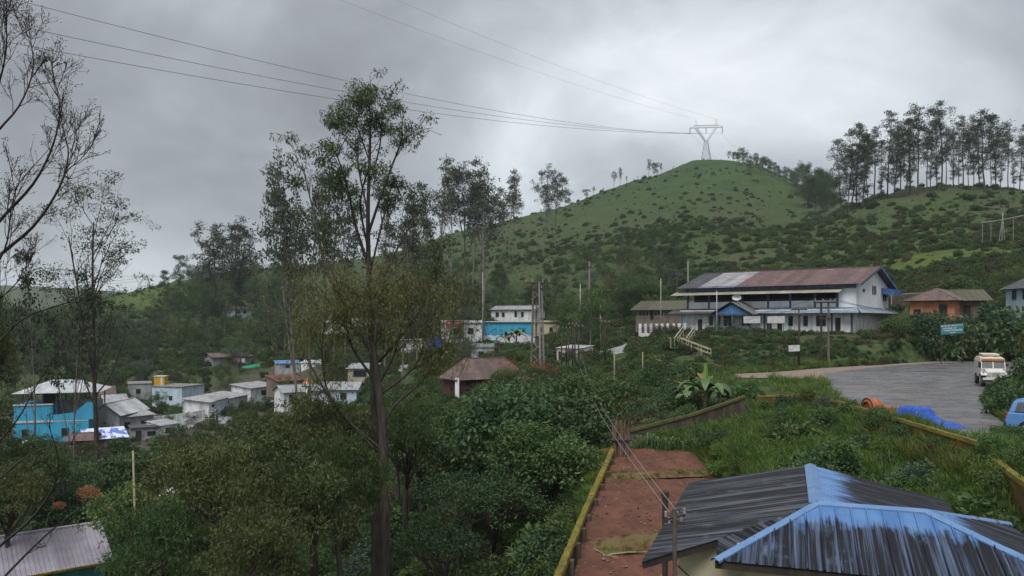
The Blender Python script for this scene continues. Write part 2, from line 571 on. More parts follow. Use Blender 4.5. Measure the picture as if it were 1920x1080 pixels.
def ground_mat():
    m = bpy.data.materials.new("terrain"); m.use_nodes = True
    nt = m.node_tree; N, L = nt.nodes.new, nt.links.new
    b = nt.nodes["Principled BSDF"]; b.inputs["Roughness"].default_value = 0.95
    b.inputs["Specular IOR Level"].default_value = 0.1
    tc = N("ShaderNodeTexCoord")

    def noise(s, d=7.0, st=(1, 1, 1), off=(0, 0, 0), rg=0.6):
        mp = N("ShaderNodeMapping"); mp.inputs["Scale"].default_value = st; mp.inputs["Location"].default_value = off
        L(tc.outputs["Object"], mp.inputs[0])
        n = N("ShaderNodeTexNoise"); n.inputs["Scale"].default_value = s; n.inputs["Detail"].default_value = d
        n.inputs["Roughness"].default_value = rg
        L(mp.outputs[0], n.inputs["Vector"]); return n.outputs[0]

    def mixc(f, a, c):
        x = N("ShaderNodeMix"); x.data_type = 'RGBA'
        L(f, x.inputs[0])
        for s, i in ((a, 6), (c, 7)):
            if isinstance(s, tuple): x.inputs[i].default_value = (*s, 1)
            else: L(s, x.inputs[i])
        return x.outputs[2]

    def ramp(f, lo, hi):
        x = N("ShaderNodeMapRange"); x.inputs[1].default_value = lo; x.inputs[2].default_value = hi
        L(f, x.inputs[0]); return x.outputs[0]
    grass = mixc(ramp(noise(0.30, 9, (1, 1, 5)), .38, .62), (0.026, 0.053, 0.018), (0.052, 0.088, 0.026))
    grass = mixc(ramp(noise(0.045, 7, (1, 1, 3)), .46, .62), grass, (0.028, 0.052, 0.021))
    grass = mixc(ramp(noise(0.16, 8, (.5, .5, 4), off=(13, 4, 2)), .57, .66), grass, (0.062, 0.072, 0.030))
    scrub = mixc(ramp(noise(0.9, 8), .38, .62), (0.022, 0.040, 0.018), (0.060, 0.085, 0.032))
    scrub = mixc(ramp(noise(0.06, 5, off=(31, 7, 0)), .5, .7), scrub, (0.066, 0.066, 0.036))
    sep = N("ShaderNodeSeparateXYZ"); L(tc.outputs["Object"], sep.inputs[0])
    hz = N("ShaderNodeMath"); hz.operation = 'ADD'
    wob = N("ShaderNodeMath"); wob.operation = 'MULTIPLY'; wob.inputs[1].default_value = 70
    L(noise(0.018, 6, off=(5, 3, 1)), wob.inputs[0]); L(sep.outputs[2], hz.inputs[0]); L(wob.outputs[0], hz.inputs[1])
    col = mixc(ramp(hz.outputs[0], 84, 122), scrub, grass)      # grass takes over on the upper slopes
    col = mixc(ramp(noise(0.11, 8, off=(50, 2, 9)), .60, .72), col, (0.072, 0.068, 0.036))
    for cx_, cy_, rad, c_ in ((-190, 345, 75, (0.070, 0.105, 0.030)), (84, 158, 22, (0.080, 0.110, 0.028)), (108, 205, 30, (0.066, 0.090, 0.030)), (70, 300, 60, (0.044, 0.072, 0.023)), (-62, 138, 46, (0.085, 0.078, 0.062))):
        vd = N("ShaderNodeVectorMath"); vd.operation = 'DISTANCE'; vd.inputs[1].default_value = (cx_, cy_, 0)
        fl = N("ShaderNodeVectorMath"); fl.operation = 'MULTIPLY'; fl.inputs[1].default_value = (1, 1, 0)
        L(tc.outputs["Object"], fl.inputs[0]); L(fl.outputs[0], vd.inputs[0])
        nn = N("ShaderNodeMath"); nn.operation = 'MULTIPLY_ADD'; nn.inputs[1].default_value = rad * 1.4; nn.inputs[2].default_value = -rad * .7
        L(noise(1.6 / rad * 1.5, 6, off=(cx_, 0, 0)), nn.inputs[0])
        ad = N("ShaderNodeMath"); ad.operation = 'ADD'; L(vd.outputs["Value"], ad.inputs[0]); L(nn.outputs[0], ad.inputs[1])
        m1 = ramp(ad.outputs[0], rad, rad * .7)
        col = mixc(m1, col, mixc(ramp(noise(.5, 8, (1, 1, 4), off=(cy_, 1, 0)), .4, .6), c_, tuple(v * .68 for v in c_)))
    L(col, b.inputs["Base Color"])
    bn = N("ShaderNodeBump"); bn.inputs["Strength"].default_value = 0.7; bn.inputs["Distance"].default_value = 0.5
    L(noise(1.1, 8), bn.inputs["Height"]); L(bn.outputs[0], b.inputs["Normal"])
    return m


build_ground()


def sheet(name, poly, zf, mt, step=1.0, label=None, lift=0.004):
    """flat piece of the setting: a fine grid cut to a polygon"""
    xs = [p[0] for p in poly]; ys = [p[1] for p in poly]
    import bmesh
    bm = bmesh.new()
    f = bm.faces.new([bm.verts.new((x, y, 0)) for x, y in poly])
    bmesh.ops.triangulate(bm, faces=[f])
    for ax, a, c in ((Vector((1, 0, 0)), min(xs), max(xs)), (Vector((0, 1, 0)), min(ys), max(ys))):
        t = a + step
        while t < c:
            bmesh.ops.bisect_plane(bm, geom=bm.verts[:] + bm.edges[:] + bm.faces[:], plane_co=ax * t, plane_no=ax)
            t += step
    for v in bm.verts: v.co.z = zf(v.co.x, v.co.y) + lift
    bm.normal_update()
    for f in bm.faces:
        if f.normal.z < 0: f.normal_flip()
    me = bpy.data.meshes.new(name); bm.to_mesh(me); bm.free()
    for p in me.polygons: p.use_smooth = True
    me.materials.append(mt)
    o = link(name, me)
    return tag(o, label, None, kind="structure")


def asphalt():
    m = mat("asphalt", (0.090, 0.089, 0.098), (0.145, 0.142, 0.152), rough=0.55, scale=0.5, stretch=(1, 2.2, 1), bump=0.25, bscale=6, spec=0.5)
    nt = m.node_tree; N, L = nt.nodes.new, nt.links.new
    b = nt.nodes["Principled BSDF"]
    tc = N("ShaderNodeTexCoord")
    n = N("ShaderNodeTexNoise"); n.inputs["Scale"].default_value = 0.55; n.inputs["Detail"].default_value = 5
    mp = N("ShaderNodeMapping"); mp.inputs["Rotation"].default_value = (0, 0, 0.5); mp.inputs["Scale"].default_value = (1, 1.6, 1)
    L(tc.outputs["Object"], mp.inputs[0]); L(mp.outputs[0], n.inputs["Vector"])
    r = N("ShaderNodeMapRange"); r.inputs[1].default_value = 0.60; r.inputs[2].default_value = 0.655
    L(n.outputs[0], r.inputs[0])
    src = b.inputs["Base Color"].links[0].from_socket
    mx = N("ShaderNodeMix"); mx.data_type = 'RGBA'; mx.inputs[7].default_value = (0.045, 0.043, 0.045, 1)
    L(r.outputs[0], mx.inputs[0]); L(src, mx.inputs[6]); L(mx.outputs[2], b.inputs["Base Color"])
    # dried mud washed over the asphalt and long worn tracks
    n3 = N("ShaderNodeTexNoise"); n3.inputs["Scale"].default_value = 0.16; n3.inputs["Detail"].default_value = 7; n3.inputs["Roughness"].default_value = .65
    L(tc.outputs["Object"], n3.inputs["Vector"])
    r3 = N("ShaderNodeMapRange"); r3.inputs[1].default_value = .50; r3.inputs[2].default_value = .72; r3.inputs[4].default_value = .7
    L(n3.outputs[0], r3.inputs[0])
    m3 = N("ShaderNodeMix"); m3.data_type = 'RGBA'; m3.inputs[7].default_value = (0.175, 0.140, 0.120, 1)
    L(r3.outputs[0], m3.inputs[0]); L(mx.outputs[2], m3.inputs[6])
    wv = N("ShaderNodeTexNoise"); wv.inputs["Scale"].default_value = 1.0; wv.inputs["Detail"].default_value = 4
    mw = N("ShaderNodeMapping"); mw.inputs["Rotation"].default_value = (0, 0, .25); mw.inputs["Scale"].default_value = (.05, .55, 1)
    L(tc.outputs["Object"], mw.inputs[0]); L(mw.outputs[0], wv.inputs["Vector"])
    rw = N("ShaderNodeMapRange"); rw.inputs[1].default_value = .52; rw.inputs[2].default_value = .64; rw.inputs[4].default_value = .55
    L(wv.outputs[0], rw.inputs[0])
    m4 = N("ShaderNodeMix"); m4.data_type = 'RGBA'; m4.inputs[7].default_value = (0.070, 0.069, 0.075, 1)
    L(rw.outputs[0], m4.inputs[0]); L(m3.outputs[2], m4.inputs[6]); L(m4.outputs[2], b.inputs["Base Color"])
    rr = N("ShaderNodeMapRange"); rr.inputs[1].default_value = 0.4; rr.inputs[2].default_value = 0.65
    rr.inputs[3].default_value = 0.22; rr.inputs[4].default_value = 0.52
    L(n.outputs[0], rr.inputs[0]); L(rr.outputs[0], b.inputs["Roughness"])
    return m


sheet("shoulder", SHOULDER, lambda x, y: ROAD_Z, mat("shoulder_dirt", (0.16, 0.12, 0.095), (0.22, 0.17, 0.14), rough=0.9, scale=1.4, bump=0.5),
      1.0, "bare reddish dirt shoulder along the far road edge")
sheet("road", ROAD, lambda x, y: ROAD_Z + 0.02 * (vnoise(x * .5, y * .5) - .5), asphalt(), 1.0, "wet grey asphalt road bending round the plot", lift=0.02)


def lane():
    mb = MB(); L_, R_ = [], []
    for i, p in enumerate(LANE):
        a = LANE[max(0, i - 1)]; c = LANE[min(len(LANE) - 1, i + 1)]
        d = (c - a); d.z = 0; d.normalize(); s = Vector((d.y, -d.x, 0)) * 1.9
        L_.append(p - s); R_.append(p + s)
    mb.add(L_ + R_, [(i, i + len(L_), i + 1 + len(L_), i + 1) for i in range(len(L_) - 1)])
    o = solid("lane", mb, mat("lane_concrete", (0.22, 0.22, 0.23), (0.30, 0.30, 0.31), scale=0.8), kind="structure")
    o["label"] = "pale side lane climbing past the fence"


lane()

# ------------------------------------------------------------------ plants: wood and leaves
BARK = mat("bark", (0.085, 0.072, 0.060), (0.040, 0.034, 0.029), rough=0.9, scale=3, stretch=(4, 4, 0.6), bump=0.6)
BARK_PALE = mat("bark_pale", (0.200, 0.185, 0.165), (0.085, 0.078, 0.070), rough=0.9, scale=2, stretch=(3, 3, 0.4), bump=0.4)
LEAF = {
    'euc': leaf_mat("leaf_eucalyptus", (0.026, 0.038, 0.022), (0.074, 0.094, 0.050), 0.2, 0.15),
    'mid': leaf_mat("leaf_tall_tree", (0.030, 0.052, 0.022), (0.090, 0.128, 0.052), 0.3, 0.1),
    'olive': leaf_mat("leaf_olive", (0.034, 0.050, 0.018), (0.112, 0.136, 0.048), 0.3, 0.22),
    'light_olive': leaf_mat("leaf_light_olive", (0.070, 0.080, 0.026), (0.175, 0.185, 0.065), 0.35, 0.1),
    'dark': leaf_mat("leaf_dark", (0.021, 0.048, 0.020), (0.080, 0.132, 0.054), 0.25, 0.25),
    'green': leaf_mat("leaf_green", (0.036, 0.070, 0.023), (0.100, 0.165, 0.048), 0.32, 0.25),
    'bright': leaf_mat("leaf_bright", (0.050, 0.098, 0.022), (0.125, 0.205, 0.048), 0.35, 0.2),
    'blue': leaf_mat("leaf_blue_green", (0.028, 0.052, 0.036), (0.090, 0.130, 0.088), 0.2, 0.2),
    'yellow': leaf_mat("leaf_yellow", (0.090, 0.088, 0.024), (0.190, 0.170, 0.050), 0.3, 0.2),
    'brown': leaf_mat("leaf_brown", (0.046, 0.042, 0.022), (0.100, 0.088, 0.046), 0.25, 0.25),
    'rust': leaf_mat("leaf_rust", (0.20, 0.075, 0.030), (0.36, 0.16, 0.070), 0.3, 0.2),
    'flame': leaf_mat("leaf_flame", (0.26, 0.050, 0.022), (0.42, 0.110, 0.045), 0.3, 0.2),
    'scrub': leaf_mat("leaf_scrub", (0.030, 0.060, 0.023), (0.080, 0.122, 0.042), 0.45, 0.28),
    'grass': leaf_mat("leaf_grass", (0.058, 0.105, 0.022), (0.150, 0.230, 0.050), 0.35, 0.25),
}


def rnd_unit(rs, n):
    v = rs.normal(size=(n, 3)); return v / np.linalg.norm(v, axis=1, keepdims=True)


def leaf_cloud(rs, C, R, n, L0, W0, droop=0.3, tint_c=None, shell=0.35, flat=1.0):
    """n leaves round each clump centre C (k,3), radii R (k,) or (k,3)"""
    C = np.asarray(C, float); k = len(C)
    R = np.asarray(R, float)
    if R.ndim == 1: R = np.stack([R, R, R * flat], 1)
    idx = np.repeat(np.arange(k), n); N_ = len(idx)
    u = rnd_unit(rs, N_)
    rad = (shell + (1 - shell) * rs.rand(N_)) ** 0.7
    P = C[idx] + u * rad[:, None] * R[idx]
    d = rnd_unit(rs, N_) * 0.8 + u * 0.6
    d[:, 2] -= droop
    d /= np.linalg.norm(d, axis=1, keepdims=True)
    s = np.cross(d, rnd_unit(rs, N_)); s /= np.linalg.norm(s, axis=1, keepdims=True) + 1e-9
    l = L0 * (0.6 + 0.8 * rs.rand(N_)); w = W0 * (0.6 + 0.8 * rs.rand(N_))
    mid = P + d * (l * 0.45)[:, None]
    V = np.empty((N_, 4, 3))
    V[:, 0] = P; V[:, 1] = mid + s * (w / 2)[:, None]; V[:, 2] = P + d * l[:, None]; V[:, 3] = mid - s * (w / 2)[:, None]
    tc = (rs.rand(k) if tint_c is None else tint_c)[idx]
    t = np.clip(0.62 * tc + 0.38 * rs.rand(N_), 0, 1)
    return V.reshape(-1, 3), np.arange(N_ * 4).reshape(-1, 4), np.repeat(t, 4)


def merge(parts):
    V, Q, T = [], [], []; o = 0
    for v, q, t in parts:
        V.append(v); Q.append(q + o); T.append(t); o += len(v)
    return np.concatenate(V), np.concatenate(Q), np.concatenate(T)


def path(rs, p, d, length, r0, r1, n=6, wob=0.12, up=0.0):
    """a bending shoot: points and radii"""
    p = np.array(p, float); d = np.array(d, float); d /= np.linalg.norm(d)
    pts, rad = [p.copy()], [r0]
    for i in range(n):
        d = d + rs.normal(size=3) * wob + np.array([0, 0, up]); d /= np.linalg.norm(d)
        p = p + d * length / n
        pts.append(p.copy()); rad.append(r0 + (r1 - r0) * (i + 1) / n)
    return np.array(pts), rad, d


def tilt(rs, d, ang, az=None):
    d = np.array(d, float) / np.linalg.norm(d)
    a = np.cross(d, [0, 0, 1.0])
    if np.linalg.norm(a) < 1e-3: a = np.array([1.0, 0, 0])
    a /= np.linalg.norm(a); b = np.cross(d, a)
    az = rs.rand() * 2 * math.pi if az is None else az
    s = a * math.cos(az) + b * math.sin(az)
    return d * math.cos(ang) + s * math.sin(ang)


def grow_tree(seed, h, r, start=0.4, n1=12, len1=0.3, ang=42, up=0.07, n2=4, n3=2, wob=0.05, lean=(0, 0), taper=0.25,
              shape=None, forks=0, twig=True, seg=5):
    """trunk with ascending limbs; returns wood paths and shoot tips"""
    rs = np.random.RandomState(seed)
    wood, tips = [], []
    tp, tr, td = path(rs, (0, 0, -0.6), (lean[0], lean[1], 1), h * 0.97 + 0.6, r, r * taper, 12, wob, 0.03)
    leaders = [(tp, tr, 1.0)]
    for k in range(forks):
        i = 3 + rs.randint(4)
        d = tilt(rs, tp[i + 1] - tp[i], math.radians(16 + 14 * rs.rand()))
        L_ = (h - tp[i][2]) * (0.75 + 0.2 * rs.rand())
        q, qr, _ = path(rs, tp[i], d, L_, tr[i] * 0.75, r * taper * 0.7, 9, wob * 1.2, 0.06)
        leaders.append((q, qr, 0.8))
    for q, qr, wgt in leaders:
        wood.append((q, qr))
        z0 = start * h
        m = max(2, int(n1 * wgt))
        for j in range(m):
            f = (j + rs.rand() * 0.8) / m
            zt = z0 + (q[-1][2] - z0) * f
            if zt < q[0][2] + 0.5: continue
            k = int(np.searchsorted(q[:, 2], zt)); k = min(max(k, 1), len(q) - 1)
            a, b = q[k - 1], q[k]; t = np.clip((zt - a[2]) / (b[2] - a[2] + 1e-6), 0, 1)
            p = a + (b - a) * t; rr = qr[k]
            sh = shape(f) if shape else (1.0 - 0.65 * f)
            L1 = len1 * h * sh * (0.7 + 0.6 * rs.rand())
            d = tilt(rs, b - a, math.radians(ang * (0.8 + 0.45 * rs.rand())))
            w1, r1, d1 = path(rs, p, d, L1, min(rr * 0.6, r * 0.32), max(0.012, r * 0.05), 6, 0.13, up)
            wood.append((w1, r1))
            tips.append((w1[-1], L1))
            for s2 in range(n2):
                i2 = 2 + rs.randint(4)
                d2 = tilt(rs, w1[i2 + 1 if i2 < 6 else i2] - w1[i2 - 1], math.radians(25 + 35 * rs.rand()))
                L2 = L1 * (0.28 + 0.3 * rs.rand())
                w2, r2, _ = path(rs, w1[i2], d2, L2, r1[i2] * 0.6, max(0.008, r * 0.03), 4, 0.15, up * 1.3)
                if twig: wood.append((w2, r2))
                tips.append((w2[-1], L1))
                for s3 in range(n3):
                    d3 = tilt(rs, w2[-1] - w2[-2], math.radians(20 + 45 * rs.rand()))
                    w3, r3, _ = path(rs, w2[2 + rs.randint(2)], d3, L2 * (0.4 + 0.4 * rs.rand()), r2[3] * 0.7, 0.006, 3, 0.15, up)
                    if twig: wood.append((w3, r3))
                    tips.append((w3[-1], L1))
        tips.append((q[-1], len1 * h))
    return wood, tips


def wood_mesh(name, wood, mt, nmin=4, big=0.08):
    mb = MB()
    for pts, rad in wood:
        mb.tube(pts, rad, 8 if max(rad) > big else nmin, cap=False)
    return mb.mesh(name, mt, smooth=True)


def tree_thing(name, label, loc, wood, crown, mt_w, mt_l, group=None, cat="tree", rz=0.0, scale=None):
    t = thing(name, label, cat, loc, rz, group)
    if scale is not None: t.scale = (scale,) * 3
    link("trunk", wood_mesh("trunk", wood, mt_w), parent=t)
    if crown is not None:
        V, Q, T = crown
        link("crown", np_mesh("crown", V, Q, mt_l, T), parent=t)
    return t


def bush_mesh(name, seed, mt, rx=1.0, rz=0.8, clumps=26, per=70, L0=0.14, W0=0.07, cr=0.34, droop=0.1, spiky=0.0, core=True):
    """a shrub: leaf clumps heaped into an uneven mound"""
    rs = np.random.RandomState(seed)
    u = rnd_unit(rs, clumps); u[:, 2] = np.abs(u[:, 2]) * 1.1 - 0.12
    lump = 0.62 + 0.45 * rs.rand(clumps)
    C = u * lump[:, None] * np.array([rx, rx, rz]); C[:, 2] += rz * 0.25
    if spiky: C[:, 2] += spiky * rs.rand(clumps) ** 2 * rz
    R = cr * rx * (0.65 + 0.7 * rs.rand(clumps))
    V, Q, T = leaf_cloud(rs, C, R, per, L0, W0, droop, flat=0.8)
    me = np_mesh(name, V, Q, mt, T)
    return me


def scatter(name, pts, sources, rs, smin, smax, label, cat=None, zs=(0.8, 1.2), sc=None):
    """ground cover that nobody could count: one object, its tufts set by geometry nodes"""
    n = len(pts)
    me = bpy.data.meshes.new(name)
    me.vertices.add(n); me.vertices.foreach_set("co", np.asarray(pts, np.float32).ravel())
    rot = np.zeros((n, 3), np.float32); rot[:, 2] = rs.rand(n) * 6.283; rot[:, :2] = rs.normal(size=(n, 2)) * 0.1
    s = (smin + (smax - smin) * rs.rand(n) ** 1.6) if sc is None else np.asarray(sc)
    S = np.stack([s, s, s * (zs[0] + (zs[1] - zs[0]) * rs.rand(n))], 1).astype(np.float32)
    a = me.attributes.new("rot", 'FLOAT_VECTOR', 'POINT'); a.data.foreach_set("vector", rot.ravel())
    a = me.attributes.new("scl", 'FLOAT_VECTOR', 'POINT'); a.data.foreach_set("vector", S.ravel())
    a = me.attributes.new("pick", 'INT', 'POINT'); a.data.foreach_set("value", rs.randint(0, len(sources), n).astype(np.int32))
    me.update()
    o = link(name, me)
    tag(o, label, cat, kind="stuff")
    ng = bpy.data.node_groups.new(name, 'GeometryNodeTree')
    ng.interface.new_socket("Geometry", in_out='INPUT', socket_type='NodeSocketGeometry')
    ng.interface.new_socket("Geometry", in_out='OUTPUT', socket_type='NodeSocketGeometry')
    N, L = ng.nodes.new, ng.links.new
    gi, go = N("NodeGroupInput"), N("NodeGroupOutput")
    mp = N("GeometryNodeMeshToPoints"); mp.inputs["Radius"].default_value = 0.01
    L(gi.outputs[0], mp.inputs[0])
    g2i = N("GeometryNodeGeometryToInstance")
    for so in reversed(sources):
        oi = N("GeometryNodeObjectInfo"); oi.inputs[0].default_value = so; oi.transform_space = 'ORIGINAL'
        L(oi.outputs["Geometry"], g2i.inputs[0])
    ip = N("GeometryNodeInstanceOnPoints")
    L(mp.outputs[0], ip.inputs["Points"]); L(g2i.outputs[0], ip.inputs["Instance"])
    ip.inputs["Pick Instance"].default_value = True

    def attr(nm, ty):
        x = N("GeometryNodeInputNamedAttribute"); x.data_type = ty; x.inputs[0].default_value = nm
        return x.outputs[0]
    L(attr("pick", 'INT'), ip.inputs["Instance Index"])
    e2r = N("FunctionNodeEulerToRotation"); L(attr("rot", 'FLOAT_VECTOR'), e2r.inputs[0]); L(e2r.outputs[0], ip.inputs["Rotation"])
    L(attr("scl", 'FLOAT_VECTOR'), ip.inputs["Scale"])
    L(ip.outputs[0], go.inputs[0])
    md = o.modifiers.new("scatter", 'NODES'); md.node_group = ng
    return o


def src_obj(name, me):
    return bpy.data.objects.new(name, me)      # a pattern for the scatter, not itself in the scene

# ------------------------------------------------------------------ building pieces
def clip(poly, axis, val, keep_less):
    out = []
    n = len(poly)
    for i in range(n):
        a, b = poly[i], poly[(i + 1) % n]
        ia = (a[axis] <= val) == keep_less or a[axis] == val
        ib = (b[axis] <= val) == keep_less or b[axis] == val
        if ia: out.append(a)
        if ia != ib:
            t = (val - a[axis]) / (b[axis] - a[axis])
            out.append((a[0] + (b[0] - a[0]) * t, a[1] + (b[1] - a[1]) * t))
    return out


def sheets(parent, poly, eave, mt, width=0.8, ribs=4, rib_w=0.03, rib_h=0.028, name="roof_sheet", pick=None, lift=0.0, thick=0.008):
    """a roof slope laid in overlapping ribbed metal sheets, each its own piece.  poly: 3-D points; eave: direction along the eave"""
    P = [Vector(p) for p in poly]
    u = Vector(eave).normalized()
    nrm = Vector((0, 0, 0))
    for i in range(len(P)):
        nrm += (P[i] - P[0]).cross(P[(i + 1) % len(P)] - P[0])
    nrm.normalize()
    if nrm.z < 0: nrm = -nrm
    u = (u - nrm * u.dot(nrm)).normalized()
    v = nrm.cross(u)
    if v.z > 0: v = -v
    o = P[0]
    q = [((p - o).dot(u), (p - o).dot(v)) for p in P]
    u0, u1 = min(a for a, _ in q), max(a for a, _ in q)
    v00 = min(b for _, b in q)
    n = max(1, int(round((u1 - u0) / width))); w = (u1 - u0) / n
    res = []
    for k in range(n):
        c = clip(clip(q, 0, u0 + k * w - 0.0, False), 0, u0 + (k + 1) * w + (0.03 if k < n - 1 else 0), True)
        if len(c) < 3: continue
        area = abs(sum(c[i][0] * c[(i + 1) % len(c)][1] - c[(i + 1) % len(c)][0] * c[i][1] for i in range(len(c)))) / 2
        if area < 0.01: continue
        lf = lift + (0.004 if k % 2 else 0.0)
        mb = MB(); uv = []
        pts = [o + u * a + v * b + nrm * lf for a, b in c]
        mb.prism(pts, nrm * thick)
        for r in range(ribs):
            uu = u0 + (k + (r + 0.5) / ribs) * w
            ys = []
            for i in range(len(c)):
                a, b = c[i], c[(i + 1) % len(c)]
                if (a[0] - uu) * (b[0] - uu) < 0:
                    t = (uu - a[0]) / (b[0] - a[0]); ys.append(a[1] + (b[1] - a[1]) * t)
            if len(ys) < 2: continue
            lo, hi = min(ys), max(ys)
            if hi - lo < 0.05: continue
            h0 = lf + thick - 0.001
            prof = [(-rib_w, h0), (rib_w, h0), (rib_w * .45, h0 + rib_h), (-rib_w * .45, h0 + rib_h)]
            mb.prism([o + u * (uu + a) + v * lo + nrm * b for a, b in prof], v * (hi - lo))
        mm = pick(k / max(1, n - 1), k) if pick else mt
        ob = part(name, mb, mm, parent)
        me = ob.data
        lay = me.uv_layers.new(name="roof")
        for lp in me.loops:
            p = me.vertices[lp.vertex_index].co - o
            lay.data[lp.index].uv = (p.dot(u) - u0, p.dot(v) - v00)
        res.append(ob)
    return res


def window(par, face, a, z, w, h, dims, fm, gm, bars=1, name="window", depth=0.05):
    """window on a wall of a house whose local box is dims=(x,y): frame part with its pane as a sub-part"""
    L_, D_ = dims

    def pt(s, t, out):
        return {'f': (s, -out, t), 'b': (s, D_ + out, t), 'r': (L_ + out, s, t), 'l': (-out, s, t)}[face]

    def bx(mb, s0, s1, t0, t1, o0, o1):
        A, B = Vector(pt(s0, t0, o0)), Vector(pt(s1, t1, o1))
        mb.b2((min(A.x, B.x), min(A.y, B.y), min(A.z, B.z)), (max(A.x, B.x), max(A.y, B.y), max(A.z, B.z)))
    mb = MB(); e = min(0.07, w * 0.14)
    bx(mb, a, a + e, z, z + h, -0.02, depth); bx(mb, a + w - e, a + w, z, z + h, -0.02, depth)
    bx(mb, a + e, a + w - e, z, z + e, -0.02, depth); bx(mb, a + e, a + w - e, z + h - e, z + h, -0.02, depth)
    for i in range(bars):
        s = a + w * (i + 1) / (bars + 1)
        bx(mb, s - e * .35, s + e * .35, z + e, z + h - e, -0.02, depth * 0.8)
    fo = part(name, mb, fm, par)
    g = MB(); bx(g, a + e * .9, a + w - e * .9, z + e * .9, z + h - e * .9, -0.01, 0.012)
    part("pane", g, gm, fo)
    return fo


GLASS = mat("window_glass", (0.012, 0.014, 0.016), (0.03, 0.033, 0.036), rough=0.25, scale=1.5, spec=0.4)
FRAME = mat("frame_dark", (0.07, 0.06, 0.055), rough=0.7)
FRAME_W = mat("frame_white", (0.55, 0.56, 0.56), (0.40, 0.40, 0.40), rough=0.7)
FRAME_B = mat("frame_blue", (0.06, 0.13, 0.28), (0.05, 0.09, 0.18), rough=0.7)
WOODDK = mat("wood_dark", (0.045, 0.036, 0.030), (0.025, 0.020, 0.018), rough=0.85, scale=6, stretch=(1, 1, .2))
CONC = mat("concrete_grey", (0.22, 0.215, 0.205), (0.13, 0.128, 0.12), rough=0.9, scale=1.2, bump=0.3)


def wallmat(name, c, dirt=0.55, sc=0.7):
    return mat(name, c, tuple(x * dirt for x in c), rough=0.9, scale=sc * 1.4, stretch=(1, 1, 0.35), c3=tuple(x * dirt * .5 for x in c), lo=0.42, hi=0.66, bump=0.15, bscale=9)


def tin(name, c1, c2, c3=None, sc=1.2):
    return mat(name, c1, c2, rough=0.6, scale=sc, stretch=(1, 1, 1), c3=c3, spec=0.35, lo=.35, hi=.6, rand=0.16)


W_WHITE = wallmat("wall_white", (0.72, 0.73, 0.74), .6)
W_GREY = wallmat("wall_grey", (0.34, 0.35, 0.36))
W_CREAM = wallmat("wall_cream", (0.60, 0.53, 0.38), .72)
W_BLUE = wallmat("wall_blue", (0.035, 0.26, 0.48), .75)
W_SKY = wallmat("wall_sky_blue", (0.05, 0.33, 0.52), .8)
W_PALEBLUE = wallmat("wall_pale_blue", (0.46, 0.56, 0.64), .7)
W_ORANGE = wallmat("wall_orange", (0.56, 0.24, 0.12), .7)
W_PINK = wallmat("wall_pinkish", (0.55, 0.47, 0.47), .7)
W_TEAL = wallmat("wall_teal", (0.10, 0.32, 0.30), .6, 1.6)
W_MAROON = wallmat("wall_maroon", (0.13, 0.045, 0.045), .7)
W_MUD = wallmat("wall_mud", (0.20, 0.16, 0.13), .6)
R_GREY = tin("tin_grey", (0.30, 0.31, 0.33), (0.20, 0.20, 0.21))
R_PALE = tin("tin_pale", (0.44, 0.46, 0.48), (0.30, 0.31, 0.33))
R_RUST = tin("tin_rust", (0.165, 0.095, 0.090), (0.095, 0.062, 0.064), (0.22, 0.17, 0.165), 0.8)
R_DARK = tin("tin_dark", (0.085, 0.085, 0.095), (0.05, 0.05, 0.055))
R_BROWN = tin("tin_brown", (0.150, 0.095, 0.085), (0.08, 0.06, 0.055))
R_MOSS = tin("tiles_mossy", (0.085, 0.075, 0.05), (0.055, 0.06, 0.035), sc=2.5)
R_PURPLE = tin("tin_lilac", (0.27, 0.25, 0.30), (0.20, 0.185, 0.22))
R_BLUE = tin("tin_blue", (0.10, 0.22, 0.42), (0.07, 0.14, 0.27))


